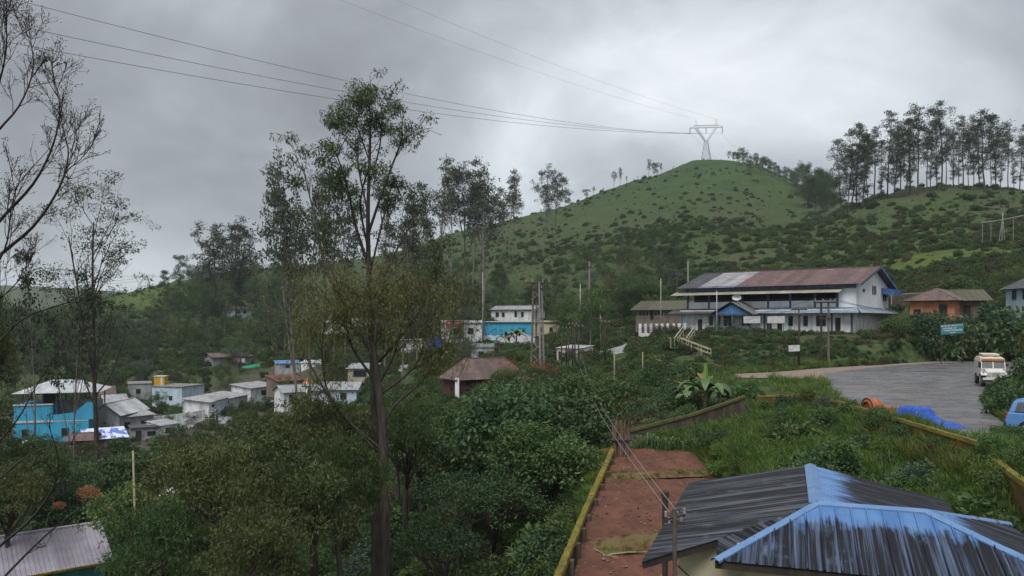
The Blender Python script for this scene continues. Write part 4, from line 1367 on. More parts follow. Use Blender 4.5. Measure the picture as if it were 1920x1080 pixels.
def valley():
    # blue house with open top floor
    t, X, D = house("blue_house", "bright blue two-storey house with open top floor under a pale hipped roof", "house", (26, 114), (166, 117), VZ, 8, 3.1, 'flat', 0,
                    over=.02, wall=W_SKY, rmat=FRAME_W, wins=[('f', 1.0, 1.0, 1.0, 1.1), ('f', 6.2, .9, 1.0, 1.2)])
    part("upper_wall", MB().b2((0, 0.02, 3.3), (5.0, D, 5.6)), W_SKY, t)
    part("band", MB().b2((-.1, -.1, 3.05), (5.1, .0, 3.32)), FRAME_W, t)
    part("band", MB().b2((-.1, -.1, 5.62), (5.1, .3, 5.8)), FRAME_W, t)
    part("parapet", MB().prism([(5.1, -.05, 3.3), (11.0, -.05, 3.3), (11.0, -.05, 5.9), (9.6, -.05, 5.9), (8.0, -.05, 4.4), (5.1, -.05, 4.1)], (0, .14, 0)), W_SKY, t)
    part("back_wall", MB().b2((5.0, 4.5, 3.3), (11.0, 4.7, 5.9)), W_GREY, t)
    for s in (.8, 3.4, 5.2, 8.0, 10.7):
        part("roof_post", MB().b2((s, 1.0, 5.6 if s < 5 else 3.3), (s + .18, 1.18, 7.5)), CONC, t)
        part("roof_post", MB().b2((s, 7.0, 5.6 if s < 5 else 3.3), (s + .18, 7.18, 7.5)), CONC, t)
    part("stair_block", MB().b2((3.2, 2.0, 5.61), (5.0, 4.0, 7.3)), WOODDK, t)
    c = [(-.2, -.6, 7.4), (11.6, -.6, 7.4), (11.6, 8.6, 7.4), (-.2, 8.6, 7.4)]
    P, Q_ = (4.2, 4, 9.1), (7.4, 4, 9.1)
    for pl, ev in (([c[0], c[1], Q_, P], (1, 0, 0)), ([c[2], c[3], P, Q_], (1, 0, 0)), ([c[1], c[2], Q_], (0, 1, 0)), ([c[3], c[0], P], (0, 1, 0))):
        sheets(t, pl, ev, R_PALE, 1.3, 3, .05, .03, thick=.03)
    # row houses beside it
    house("gabled_house", "grey house with white gable beside the blue house", "house", (172, 121), (224, 121), VZ, 9, 3.6, 'front', 1.6, wall=W_GREY, rmat=R_PALE,
          wins=[('f', 1.4, 1.2, .9, 1.1)], doors=[('f', .2, .9, 2.0)])
    house("row_house", "low grey row house with white fence wall beside the white gable", "house", (226, 122), (288, 126), VZ, 8, 2.9, 'shed', 1.0, wall=W_GREY, rmat=R_GREY,
          wins=[('f', .6, 1.1, .9, 1.0), ('f', 3.2, 1.1, .9, 1.0)])
    house("flat_roof_house", "square grey flat-roofed house below the yellow tank", "house", (240, 164), (284, 166), VZ, 7, 4.6, 'flat', 0, over=.12, wall=W_GREY, rmat=CONC,
          wins=[('f', 1.5, 2.6, .9, 1.0)])
    house("flat_roof_house", "white flat-roofed house right beside the grey flat-roofed one", "house", (285, 160), (341, 158), VZ, 7, 4.5, 'flat', 0, over=.15, wall=W_PALEBLUE, rmat=CONC,
          wins=[('f', 1.0, 1.8, .8, .9), ('f', 4.2, 1.8, .8, .9)])
    tk = thing("water_tank", "boxy yellow water tank on the flat grey roof", "water tank", W(302, 722.5, 163))
    part("body", MB().b2((-1.1, -.9, .12), (1.1, .9, 1.9)), mat("tank_yellow", (0.52, 0.30, 0.02), (0.42, 0.24, 0.02), rough=.5), tk)
    part("lid", MB().b2((-1.2, -1.0, 1.904), (1.2, 1.0, 2.02)), FRAME_W, tk)
    part("stand", MB().b2((-1.15, -.95, -.25), (1.15, .95, .116)), CONC, tk)
    part("stripe", MB().b2((.3, -.92, .14), (.7, -.902, 1.88)), FRAME_W, tk)
    t, X, D = house("long_low_house", "long low white house with dark open front by the sloping drive", "house", (392, 143), (464, 158), VZ, 5, 3.1, 'shed', .5, over=.5, wall=W_WHITE, rmat=R_GREY,
                    wins=[('f', 1.0, 2.0, 6.5, .6, 6)], sheet_w=1.2)
    house("annex", "pale blue annex at the end of the long low house", "house", (342, 146), (391, 143.5), VZ, 5, 3.0, 'shed', .5, over=.4, wall=W_PALEBLUE, rmat=R_GREY,
          wins=[('f', .5, 1.1, .7, 1.1), ('f', 3.2, .5, .8, 1.9)], doors=[('f', 1.9, .9, 2.1)])
    house("white_shed", "small white shed with sloping roof up the lane from the long low house", "shed", (470, 160), (520, 168), place_z(748, 164), 5, 2.6, 'shed', .6, wall=W_WHITE, rmat=R_GREY, wins=[('f', 3.4, .8, 1.6, 1.1)])
    house("brown_shed", "low brown-roofed shed in front of the blue house", "shed", (128, 108), (176, 109), VZ - .4, 4, 1.9, 'gable', .7, wall=W_MUD, rmat=R_BROWN, doors=[('f', 1.0, .8, 1.7)])
    house("tarp_shed", "low shed roofed with blue and white plastic sheeting", "shed", (162, 110), (238, 113), VZ - .4, 4.5, 1.6, 'shed', .9, over=.3, wall=W_MUD,
          rmat=mat("plastic_blue_white", (0.10, 0.17, 0.48), (0.55, 0.58, 0.66), rough=.45, scale=1.1, lo=.47, hi=.52, stretch=(1, .5, 1)))
    house("white_outhouse", "white outhouse with a yellow corner below the blue house", "outhouse", (34, 107), (62, 107.5), VZ - 1.0, 3, 2.0, 'flat', 0, over=.05, wall=W_WHITE, rmat=FRAME_W, doors=[('f', .2, .5, 1.7, MATS["tank_yellow"])])
    house("dark_roof_shed", "dark flat shed in front of the low grey row house", "shed", (246, 117), (300, 119), VZ - .2, 4, 2.0, 'flat', 0, over=.2, wall=W_GREY, rmat=R_DARK, doors=[('f', .6, .8, 1.7)], wins=[('f', 2.2, .8, 1.2, .7)])
    house("lean_to", "pale lean-to beside the dark flat shed", "shed", (302, 119), (338, 122), VZ - .1, 3.5, 2.1, 'shed', .4, over=.2, wall=W_WHITE, rmat=R_GREY, wins=[('f', .8, .9, .8, .8)])
    house("cottage", "small cottage with pale gable between the blue house and the tanks", "house", (198, 138), (238, 140), VZ, 6, 3.4, 'gable', 1.3, wall=W_WHITE, rmat=R_GREY, wins=[('f', 1.0, 1.3, .8, 1.0), ('f', 2.6, 1.3, .8, 1.0)])
    house("red_roof_cottage", "cottage with brown tin roof behind the pale cottage", "house", (172, 152), (214, 154), VZ + .6, 6, 3.2, 'gable', 1.2, wall=W_CREAM, rmat=R_BROWN, wins=[('f', 1.0, 1.2, .8, 1.0)])
    house("tin_store", "grey tin store up the slope from the white shed", "store", (524, 168), (566, 172), place_z(742, 170), 5, 2.4, 'gable', .8, wall=W_GREY, rmat=R_PALE, doors=[('f', 1.0, 1.0, 1.9)])
    house("lane_house", "white house with long grey roof beside the lane below the rusty shed", "house", (532, 138), (600, 142), place_z(758, 140), 5, 2.4, 'gable', 1.0, wall=W_WHITE, rmat=R_GREY, wins=[('f', 1.0, .9, .9, 1.0), ('f', 4.0, .9, .9, 1.0)])
    house("green_roof_house", "house with dull roof half sunk in trees behind the valley cottages", "house", (84, 190), (122, 192), place_z(704, 190), 6, 2.8, 'hip', 1.6, wall=W_GREY, rmat=R_PALE, wins=[('f', 1.6, 1.0, .8, 1.0)])
    sheet("courtyard", [W(px, 0, Y).to_2d()[:] for px, Y in [(322, 128), (420, 136), (480, 146), (400, 150), (340, 144), (235, 130), (240, 122)]],
          lambda x, y: VZ, mat("yard_concrete", (0.20, 0.20, 0.205), (0.27, 0.27, 0.28), scale=.6, rough=.7), 3.0, "grey concrete courtyard between the valley houses", lift=.06)
    compound_wall("yard_wall", "white wall with gate posts round the concrete courtyard", [W(252, 785, 125.6), W(330, 777, 133), W(384, 768, 138)],
                  lambda x, y: VZ, FRAME_W, W_WHITE, 3.0, 1, th=.2)
    compound_wall("yard_wall", "pale wall following the drive up past the long low house", [W(464, 768, 156), W(520, 748, 166), W(590, 738, 172)],
                  lambda x, y: H(x, y), FRAME_W, W_WHITE, 3.5, 1, th=.2)
    gt = thing("gate", "white barred gate standing at the courtyard entrance", "gate", W(379, 793, 137))
    for s in (0, 1.1, 2.3):
        part("gate_post", MB().b2((s, -.06, -.3), (s + .12, .06, 2.4)), FRAME_W, gt)
    for k in range(5):
        part("bar", MB().b2((.13, -.025, .3 + k * .42), (2.29, .025, .36 + k * .42)), FRAME_W, gt)


valley()


def slopes():
    house("hillside_house", "small house with dull brown tin roof and red washing on the left slope", "house", (400, 186), (470, 192), place_z(688, 189), 6, 2.6, 'gable', .8, over=.6,
          wall=W_GREY, rmat=R_BROWN, wins=[('f', 4.4, .7, 1.0, 1.2), ('f', 6.3, .7, 1.3, 1.2)], doors=[('f', 3.3, .9, 2.0)])
    for k, (px, c, nm) in enumerate(((440, (0.45, 0.06, 0.06), "red"), (447, (0.50, 0.30, 0.30), "pink"), (456, (0.55, 0.55, 0.56), "white"))):
        s = W(px, 676, 184.8)
        o = solid("hung_cloth", MB().box((s.x, s.y, s.z), (.8, .04, 1.0)), mat("cloth_" + nm, c, rough=.9), nm + " washing hung before the brown-roofed hillside house", "washing", "washing on the line")
    s = W(475, 689, 184)
    mb = MB(); mb.add([s + Vector(p) for p in ((-3.2, -.6, -.9), (2.8, -.6, -.7), (3.0, .9, .5), (.5, 1.2, .8), (-3.0, .9, .2))], [(0, 1, 2, 3, 4)])
    mb.prism([s + Vector(p) for p in ((-3.2, -.6, -.92), (2.8, -.6, -.72), (2.8, -.5, -1.2), (-3.2, -.5, -1.5))], (0, .1, 0))
    solid("green_net", mb, mat("net_green", (0.02, 0.26, 0.13), (0.015, 0.18, 0.10), rough=.7), "bright green net sheet spread below the hillside house", "net")
    house("distant_house", "small white house with brown roof high on the wooded slope", "house", (440, 318), (476, 326), place_z(592, 322), 8, 3.0, 'hip', 1.6, over=.7, wall=W_PALEBLUE, rmat=R_BROWN,
          wins=[('f', 1.2, .9, 1.4, 1.4), ('f', 4.2, .9, 1.4, 1.4)])
    house("long_white_house", "long white house with row of dark windows among the trees", "house", (606, 258), (668, 262), place_z(622, 260), 6, 2.9, 'gable', .9, over=.3, wall=W_WHITE, rmat=R_PALE,
          wins=[('f', 1.0, .7, .9, 1.5, 0), ('f', 4.6, .7, 1.3, 1.2, 0), ('f', 7.6, .7, .9, 1.5, 0), ('f', 9.6, .7, .8, 1.4, 0)])
    house("long_white_house_wing", "white wing set back at the end of the long white house", "house", (660, 268), (702, 274), place_z(620, 270), 6, 3.4, 'gable', .9, over=.3, wall=W_WHITE, rmat=R_GREY,
          wins=[('f', 1.5, .9, .9, 1.4, 0), ('f', 4.4, .9, .9, 1.4, 0)])
    house("cream_house", "small cream house with flat pale roof above the mud retaining wall", "house", (752, 168), (792, 166), place_z(660, 167), 5, 2.5, 'flat', 0, over=.35, wall=W_WHITE, rmat=R_PALE,
          wins=[('f', .6, .9, .7, .9, 0)])
    compound_wall("retaining_wall", "brown mud retaining wall under the small cream house", [W(735, 662, 165), W(800, 660, 163), W(872, 664, 160)],
                  lambda x, y: zz(163, 692), CONC, W_MUD, 4.5, 1, th=.4)
    house("grey_roof_house", "small white house with grey roof and blue window at the foot of the mud wall", "house", (748, 139), (780, 139), place_z(716, 139), 4, 1.6, 'shed', 1.1, over=.3, wall=W_WHITE, rmat=R_GREY, wm=FRAME_B,
          wins=[('f', .6, .45, 1.7, .9, 2)])
    house("blue_front_shop", "little shop with blue front and yellow trimmed roof behind the tall tree", "shop", (652, 139), (700, 139), place_z(712, 139), 5, 2.0, 'shed', .6, over=.4, wall=W_CREAM, rmat=R_PALE, wm=FRAME_B,
          wins=[('f', 1.0, .5, 2.4, 1.2, 2)])
    house("grey_workshop", "long grey workshop roof half hidden behind the feathery trees", "workshop", (600, 122), (668, 122), zz(122, 758), 6, 2.4, 'gable', .9, over=.4, wall=W_PALEBLUE, rmat=R_GREY, wins=[('f', 3.2, .8, 1.0, 1.0)])
    house("low_blue_shed", "low shed with dull blue roof on the bank below the hillside house", "shed", (518, 176), (562, 178), place_z(694, 177), 4, 1.5, 'shed', .5, over=.2, wall=W_GREY, rmat=R_BLUE, wins=[('f', 2.0, .5, 1.0, .7)])
    house("low_grey_shed", "low long shed with pale grey roof beside the dull blue one", "shed", (564, 178), (606, 178), place_z(694, 178), 4, 1.6, 'shed', .5, over=.2, wall=W_WHITE, rmat=R_PALE, wins=[('f', 3.5, .5, .9, .8)])
    house("rust_shed", "rusty red roofed shed by the orange tarpaulin", "shed", (522, 150), (572, 154), place_z(726, 152), 5, 1.3, 'shed', .8, over=.3, wall=W_MUD, rmat=mat("tin_redrust", (0.17, 0.07, 0.05), (0.10, 0.05, 0.04), scale=1), doors=[('f', 2, .8, 1.2)])
    # middle cluster
    t, X, D = house("signboard_shop", "white shop building carrying a red signboard on its roof", "shop", (838, 168), (906, 170), place_z(634, 169), 8, 3.2, 'flat', .7, over=.25, wall=W_WHITE, rmat=CONC,
                    wins=[('f', 1.4, .9, 1.3, 1.3), ('f', 4.6, .9, 1.3, 1.3)])
    sg = thing("red_signboard", "red signboard with two lines of white lettering on the shop roof", "sign", W(851, 616, 167.2))
    part("board", MB().b2((-1.7, -.05, .3), (1.7, .05, 1.7)), mat("sign_red", (0.40, 0.015, 0.03), (0.32, 0.012, 0.025), rough=.5), sg)
    rs = random.Random(4)
    for row, (z0, hh, w0, w1) in enumerate(((1.06, .34, -1.35, 1.4), (.55, .24, -.8, .9))):
        x = w0
        while x < w1:
            w = rs.uniform(.08, .17); h_ = hh * rs.uniform(.7, 1)
            part("letter", MB().b2((x, -.062, z0), (x + w, -.052, z0 + h_)), FRAME_W, sg); x += w + .055
    for s in (-1.2, 1.2): part("post", MB().b2((s - .05, .06, -.4), (s + .05, .16, 1.6)), CONC, sg)
    t, X, D = house("blue_white_building", "two-tone building, blue above and white below, with curved pale roof edge", "building", (903, 172), (1003, 168), place_z(668, 170), 9, 3.2, 'flat', 0, over=.0, wall=W_WHITE, rmat=CONC)
    part("upper_wall", MB().b2((-.05, -.05, 3.404), (X + .05, D, 7.5)), W_SKY, t)
    part("roof_edge", MB().b2((-.4, -.4, 7.504), (X + .4, D + .4, 7.7)), FRAME_W, t)
    part("white_band", MB().b2((-.07, -.07, 3.5), (X + .07, -.05, 4.6)), W_PALEBLUE, t)
    for s_, z_, w_, h_ in ((2.6, 4.6, .9, 1.4), (4.3, 4.6, .7, 1.2), (8.7, 5.0, .7, 1.2), (9.6, 5.0, .7, 1.2)):
        window(t, 'f', s_, z_, w_, h_, (X, D), FRAME, GLASS, bars=0, depth=.12)
    house("grey_gable_house", "wide grey tin roof of the house before the blue storey", "house", (918, 150), (1000, 146), place_z(664, 148), 8, 1.4, 'hip', 2.6, over=.5, wall=W_GREY, rmat=R_GREY, sheet_w=1.2, wins=[('f', 3, .2, 1.0, .9)])
    house("upper_white_house", "weathered white house with mossy roof above the blue building", "house", (921, 212), (1000, 206), place_z(600, 209), 7, 2.9, 'gable', 1.0, over=.5, wall=W_WHITE, rmat=R_GREY,
          wins=[('f', 1.4, .8, 1.0, 1.3), ('f', 3.4, .8, .8, 1.3), ('f', 7.2, .8, .8, 1.6, 0), ('f', 9.2, .8, .8, 1.4, 0)])
    house("cream_round_house", "cream building with overgrown front right of the blue storey", "building", (1006, 166), (1050, 168), place_z(645, 167), 7, 4.6, 'flat', .5, over=.2, wall=W_CREAM, rmat=CONC,
          wins=[('f', .8, 2.6, .8, 1.0), ('f', 3.0, 2.6, .8, 1.0)])
    house("pink_white_hut", "small pinkish white hut behind the cluster of rusty poles", "hut", (1044, 100), (1085, 97), place_z(682, 98), 2.6, 1.9, 'shed', .3, over=.15, wall=W_PINK, rmat=R_PALE, wins=[('f', 1.55, .7, .4, .6, 0)], doors=[('f', .35, .4, 1.5)])
    house("maroon_house", "maroon house with steep dark red tin roof and white corner", "house", (858, 80), (985, 84), place_z(742, 80), 3.6, 1.95, 'hip', 1.8, over=.45, wall=W_MAROON, rmat=R_BROWN, sheet_w=1.0,
          wins=[('f', 1.0, .5, .9, 1.1, 2)])
    q = W(857, 742, 79.8)
    solid("corner_pier", MB().box((q.x + .02, q.y - .1, q.z + .6), (.42, .42, 2.5)), W_WHITE, "white painted pier at the corner of the maroon house", "pier")
    house("back_house", "small house with pale parapet just behind the maroon house", "house", (884, 112), (926, 112), place_z(682, 112), 5, 2.3, 'flat', .5, over=.1, wall=W_GREY, rmat=CONC, wins=[('f', 1.0, .9, .8, .9)])
    house("outbuilding", "low outbuilding with mossy tiled roof left of the white hall", "outbuilding", (1192, 128), (1290, 122), place_z(600, 125), 6, 1.9, 'gable', 1.3, over=.7, wall=W_MUD, rmat=R_MOSS, wm=FRAME_W,
          wins=[('f', .5, .6, 2.0, 1.0, 2), ('f', 3.4, .6, 1.8, 1.0, 2)], doors=[('f', 2.7, .6, 1.8)])
    house("orange_house", "orange house with low mossy brown roof beyond the road bend", "house", (1706, 93), (1790, 90), place_z(600, 91.5), 8, 2.55, 'hip', 1.25, over=.7, wall=W_ORANGE, rmat=R_BROWN, sheet_w=1.2,
          wins=[('f', 3.1, .75, .9, 1.1, 1), ('f', .4, .5, .8, .8, 1)])
    house("orange_house_wing", "long mossy roofed wing at the end of the orange house", "house", (1792, 93), (1850, 92), place_z(602, 92), 8, 2.6, 'gable', 1.3, over=.6, wall=W_MUD, rmat=R_MOSS, doors=[('f', .8, .8, 1.9)])
    house("pale_blue_house", "pale house with slate blue trim above the hedge on the bank", "house", (1886, 100), (1960, 92), place_z(572, 97), 7, 2.3, 'gable', 1.6, over=.6, wall=W_PALEBLUE, rmat=R_DARK, wm=FRAME_B,
          wins=[('f', 1.4, .7, .9, 1.2, 1), ('f', 3.6, .7, .9, 1.2, 1)])
    compound_wall("terrace_wall", "mossy stone terrace wall with pale pillars behind the orange house", [W(1672, 552, 118), W(1740, 548, 116), W(1815, 550, 114)],
                  lambda x, y: zz(116, 572), CONC, WALL_OLD, 3.4, -1, th=.3, post_m=FRAME_W)


slopes()


def small_shed():
    """shed at the near left with a ribbed lilac roof and teal boards"""
    a = W(-60, 1075, 34.5); a.z = -12.6
    t, X, D = house("teal_shed", "teal boarded shed with ribbed lilac-grey tin roof in the ravine", "shed", (-70, 33.5), (196, 37), -13.6, 5.0, 2.2, 'gable', 1.15, over=.35, wall=W_TEAL, rmat=R_PURPLE, sheet_w=.8,
                    doors=[('f', 2.4, .9, 1.9)])
    k = 0
    while k * .28 < X:
        part("wall_plank", MB().b2((k * .28, -.03 - .006 * (k % 2), -.4), (k * .28 + .262, -.002, 2.12)), W_TEAL, t); k += 1
    part("mossy_edge", MB().bar((-.3, -.37, 2.07), (X + .3, -.37, 2.07), .12, .1), MOSS_Y, t)


small_shed()

# ------------------------------------------------------------------ trees
def px_path(pts, Y, dY, origin):
    """limb through photo pixels at distance Y, swaying in depth by dY from start to end"""
    n = len(pts); out = []
    for i, (px, py) in enumerate(pts):
        out.append(np.array(W(px, py, Y + dY * (i / max(1, n - 1)) ** 1.3) - origin))
    P = np.array(out)
    # smooth through the knots
    res = []
    for i in range(n - 1):
        p0 = P[max(0, i - 1)]; p1 = P[i]; p2 = P[i + 1]; p3 = P[min(n - 1, i + 2)]
        for t in np.linspace(0, 1, 5)[:-1]:
            res.append(0.5 * ((2 * p1) + (-p0 + p2) * t + (2 * p0 - 5 * p1 + 4 * p2 - p3) * t ** 2 + (-p0 + 3 * p1 - 3 * p2 + p3) * t ** 3))
    res.append(P[-1])
    return np.array(res)


def sub_branches(rs, limb, r_end, n, length, ang, up, wood, tips, lo=0.35, nsub=3, twigs=2, rmin=.006):
    m = len(limb)
    for k in range(n):
        i = int(m * (lo + (1 - lo) * (k + rs.rand()) / n)); i = min(max(i, 1), m - 2)
        d = tilt(rs, limb[i + 1] - limb[i - 1], math.radians(ang * (.5 + rs.rand())))
        L_ = length * (.5 + .8 * rs.rand())
        w, r, _ = path(rs, limb[i], d, L_, r_end * .9, rmin * 1.6, 5, .14, up)
        wood.append((w, r)); tips.append(w[-1])
        for j in range(nsub):
            q = w[2 + rs.randint(3)]
            d2 = tilt(rs, w[-1] - w[-3], math.radians(20 + 40 * rs.rand()))
            w2, r2, _ = path(rs, q, d2, L_ * (.35 + .35 * rs.rand()), rmin * 1.4, rmin, 4, .14, up)
            wood.append((w2, r2)); tips.append(w2[-1])
            for t_ in range(twigs):
                d3 = tilt(rs, w2[-1] - w2[-2], math.radians(15 + 45 * rs.rand()))
                w3, r3, _ = path(rs, w2[1 + rs.randint(3)], d3, L_ * .25 * (.6 + .8 * rs.rand()), rmin, rmin * .7, 3, .12, up)
                wood.append((w3, r3)); tips.append(w3[-1])


def central_tree():
    rs = np.random.RandomState(21)
    Y = 30.0
    o = G(705, Y); wood, tips = [], []
    tr = px_path([(706, 1225), (704, 1010), (702, 800), (698, 640), (692, 520), (690, 400), (694, 260), (693, 195)], Y, 0, o)
    rad = list(np.interp(np.linspace(0, 1, len(tr)), [0, .25, .55, .8, 1], [.20, .155, .11, .06, .018]))
    wood.append((tr, rad))
    limbs = [([(698, 660), (645, 585), (605, 480), (588, 400), (566, 305)], 1.2, .085, 1.0), ([(692, 500), (667, 425), (650, 345), (628, 282)], -1.2, .07, 1.0),
             ([(690, 440), (722, 345), (745, 285), (756, 250)], -.9, .06, .9), ([(695, 570), (742, 472), (768, 425), (782, 396)], 1.0, .06, .8),
             ([(690, 400), (673, 320), (666, 262)], .9, .045, .9), ([(692, 345), (712, 275), (716, 212)], .5, .04, .9),
             ([(693, 480), (676, 390), (684, 335)], -1.5, .05, .8), ([(692, 520), (716, 420), (735, 345)], 1.6, .05, .8),
             ([(698, 690), (745, 640), (800, 560), (826, 470)], -1.0, .06, .8), ([(692, 300), (672, 245), (662, 225)], -.8, .03, .8)]
    for pts, dY, r, sz in limbs:
        p = px_path(pts, Y, dY, o)
        wood.append((p, list(np.linspace(r, .018, len(p)))))
        sub_branches(rs, p, .022, 9, 1.25 * sz, 38, .06, wood, tips, lo=.5, nsub=3, twigs=1)
        tips.append(p[-1])
    sub_branches(rs, tr, .022, 12, 1.2, 42, .05, wood, tips, lo=.80, nsub=3, twigs=1)
    tips = np.array(tips)
    keep = rs.rand(len(tips)) < .50
    tips = tips[keep]
    V = leaf_cloud(rs, tips,   .18 + .17 * rs.rand(len(tips)), 40, .14, .042, .75, flat=.75)
    tree_thing("tall_tree", "tall slender tree with tufted crown rising out of the ravine", o, wood, V, BARK, LEAF['mid'])


central_tree()


def feathery_tree():
    """the olive feathery tree standing right beside the tall one"""
    rs = np.random.RandomState(8)
    Y = 28.4
    o = G(724, Y); wood, tips = [], []
    tr = px_path([(722, 1150), (720, 900), (716, 780), (706, 700), (700, 640)], Y, 0, o)
    wood.append((tr, list(np.interp(np.linspace(0, 1, len(tr)), [0, 1], [.22, .10]))))
    limbs = [([(718, 800), (740, 760), (790, 715), (838, 648), (858, 560)], 1.0, .06), ([(712, 840), (640, 775), (585, 690), (548, 600), (540, 500)], .6, .055),
             ([(708, 720), (660, 650), (648, 590), (640, 555)], -1, .06), ([(702, 660), (706, 600), (712, 548)], .8, .06), ([(710, 720), (740, 660), (756, 600), (770, 560)], -.8, .06),
             ([(706, 700), (690, 640), (676, 585)], 1.5, .05), ([(712, 740), (775, 690), (800, 630), (812, 590)], .5, .05), ([(700, 840), (620, 745), (604, 660), (610, 600)], -1.4, .045)]
    for k, (pts, dY, r) in enumerate(limbs):
        p = px_path(pts, Y, dY, o)
        wood.append((p, list(np.linspace(r, .015, len(p)))))
        tt = []
        sub_branches(rs, p, .018, 15 if k > 1 else 8, 1.35, 45, .02, wood, tt, lo=.28 if k > 1 else .6, nsub=3, twigs=2)
        tips += tt if k != 1 else tt[::3]
    tips = np.array(tips)
    tips = tips[rs.rand(len(tips)) < .36]; tips = tips + rs.normal(size=tips.shape) * .18
    V = leaf_cloud(rs, tips, np.stack([.30 + .22 * rs.rand(len(tips))] * 2 + [.44 + .3 * rs.rand(len(tips))], 1), 62, .135, .030, 1.2)
    tree_thing("feathery_tree", "olive feathery tree with hanging foliage hiding the long white house", o, wood, V, BARK, LEAF['light_olive'])


feathery_tree()


def bare_tree():
    """leafless tree at the left edge: arching limbs and fans of fine twigs"""
    rs = np.random.RandomState(5)
    Y = 14.0
    o = G(-170, Y); wood, tips = [], []
    tr = px_path([(-170, 1600), (-165, 1200), (-150, 900), (-120, 650), (-90, 450), (-60, 200), (-50, 20)], Y, 0, o)
    wood.append((tr, list(np.interp(np.linspace(0, 1, len(tr)), [0, 1], [.17, .03]))))
    limbs = [([(-120, 650), (-20, 500), (62, 425), (112, 350), (128, 290), (120, 250)], .3, .045, 1), ([(-110, 560), (-10, 425), (62, 345), (100, 270), (112, 200), (100, 150)], -.4, .04, 1),
             ([(-90, 430), (-20, 270), (35, 200), (62, 130), (55, 60)], .5, .034, 1), ([(-70, 320), (-10, 180), (12, 90), (8, 20)], -.6, .03, 1), ([(112, 350), (126, 320), (150, 300), (176, 268)], .2, .016, .5),
             ([(-120, 640), (-40, 540), (8, 470), (20, 400), (30, 350)], -.7, .03, .9), ([(-130, 700), (-60, 610), (0, 560), (40, 520), (60, 480)], .6, .022, .7),
             ([(-140, 800), (-40, 690), (40, 600), (150, 555), (240, 470)], .9, .026, .35),
             ([(-140, 900), (-30, 850), (30, 790), (70, 720), (120, 640)], -.5, .026, .3),
             ([(-150, 1150), (-20, 1040), (70, 960), (110, 880), (92, 800)], -1.2, .035, .3), ([(-150, 1000), (-40, 930), (60, 850), (150, 832), (200, 838)], -.6, .022, .3),
             ([(-150, 1250), (0, 1090), (90, 1000), (180, 930)], -.9, .03, .3)]
    for pts, dY, r, tw in limbs:
        p = px_path(pts, Y, dY, o)
        wood.append((p, list(np.linspace(r, .006, len(p)))))
        n = int(13 * tw)
        sub_branches(rs, p, .008, max(3, n), .75 if tw > .6 else .5, 26, .10, wood, tips, lo=.42, nsub=4, twigs=3 if tw > .6 else 1, rmin=.0034)
    tips = np.array(tips)
    V = leaf_cloud(rs, tips, np.full(len(tips), .035), 3, .035, .018, .2)
    tree_thing("bare_tree", "almost leafless tree with arching limbs and fans of fine twigs", o, wood, V, mat("bark_twig", (0.045, 0.038, 0.033), (0.03, 0.026, 0.024), rough=.9), LEAF['brown'])


bare_tree()

# patterns of the far trees -------------------------------------------------------------
PAT = {}


def euc(key, seed, h=20.0, start=.35, n1=16, len1=.16, ang=48, forks=0, clump=.055, flat=.5, per=26, leaf=(.34, .15), mt='euc', n2=3, n3=1, bark=None, keep=.9, shape=None, r=None, up=.09):
    wood, tips = grow_tree(seed, h, r or h * .0085, start, n1, len1, ang, up, n2, n3, wob=.035, forks=forks, shape=shape, twig=True)
    rs = np.random.RandomState(seed + 100)
    P = np.array([t[0] for t in tips]); P = P[rs.rand(len(P)) < keep]
    V = leaf_cloud(rs, P, h * clump * (.6 + .7 * rs.rand(len(P))), per, leaf[0], leaf[1], .2, flat=flat)
    t = bpy.data.objects.new("pattern", None)
    wm = wood_mesh("trunk", wood, bark or BARK_PALE, nmin=3, big=.1)
    cm = np_mesh("crown", V[0], V[1], LEAF[mt], V[2])
    PAT[key] = (wm, cm)


belly = lambda f: .55 + .75 * math.sin(math.pi * min(1, f * 1.05))
euc('ridge_a', 1, start=.16, n1=30, len1=.115, shape=belly, clump=.034, per=18, keep=.76, bark=BARK)
euc('ridge_b', 2, start=.24, n1=26, len1=.125, shape=belly, clump=.036, per=18, keep=.76, bark=BARK, forks=1)
euc('ridge_c', 3, start=.10, n1=34, len1=.10, shape=belly, clump=.032, per=18, keep=.76, bark=BARK)
euc('ridge_d', 4, start=.34, n1=20, len1=.14, clump=.036, per=18, keep=.76, bark=BARK, forks=1)
euc('open_a', 5, start=.45, n1=11, len1=.22, ang=34, clump=.034, keep=.8, per=22, forks=2)
euc('open_b', 6, start=.50, n1=10, len1=.20, ang=30, clump=.032, keep=.75, per=20, forks=1)
euc('open_c', 7, start=.38, n1=13, len1=.24, ang=36, clump=.036, keep=.75, per=20, forks=3)
euc('wood_a', 8, start=.25, n1=18, len1=.24, ang=55, clump=.075, flat=.7, per=44, leaf=(.42, .2), mt='dark', shape=belly)
euc('wood_b', 9, start=.20, n1=18, len1=.26, ang=60, clump=.080, flat=.7, per=44, leaf=(.42, .2), mt='scrub', shape=belly, forks=1)
euc('cone', 10, start=.10, n1=26, len1=.20, ang=70, clump=.05, flat=.6, per=40, leaf=(.40, .16), mt='dark', up=.0)
euc('round_a', 11, h=8, start=.22, n1=13, len1=.42, ang=55, clump=.10, flat=.7, per=58, leaf=(.24, .12), mt='scrub', r=.13, shape=belly)
euc('round_b', 12, h=8, start=.25, n1=13, len1=.46, ang=60, clump=.11, flat=.65, per=58, leaf=(.24, .12), mt='green', r=.13, forks=1, shape=belly)
euc('round_c', 13, h=8, start=.28, n1=12, len1=.44, ang=52, clump=.10, flat=.6, per=58, leaf=(.24, .09), mt='olive', r=.12, forks=1, shape=belly)
euc('round_d', 14, h=8, start=.2, n1=14, len1=.40, ang=60, clump=.11, flat=.75, per=58, leaf=(.26, .14), mt='dark', r=.13, shape=belly)
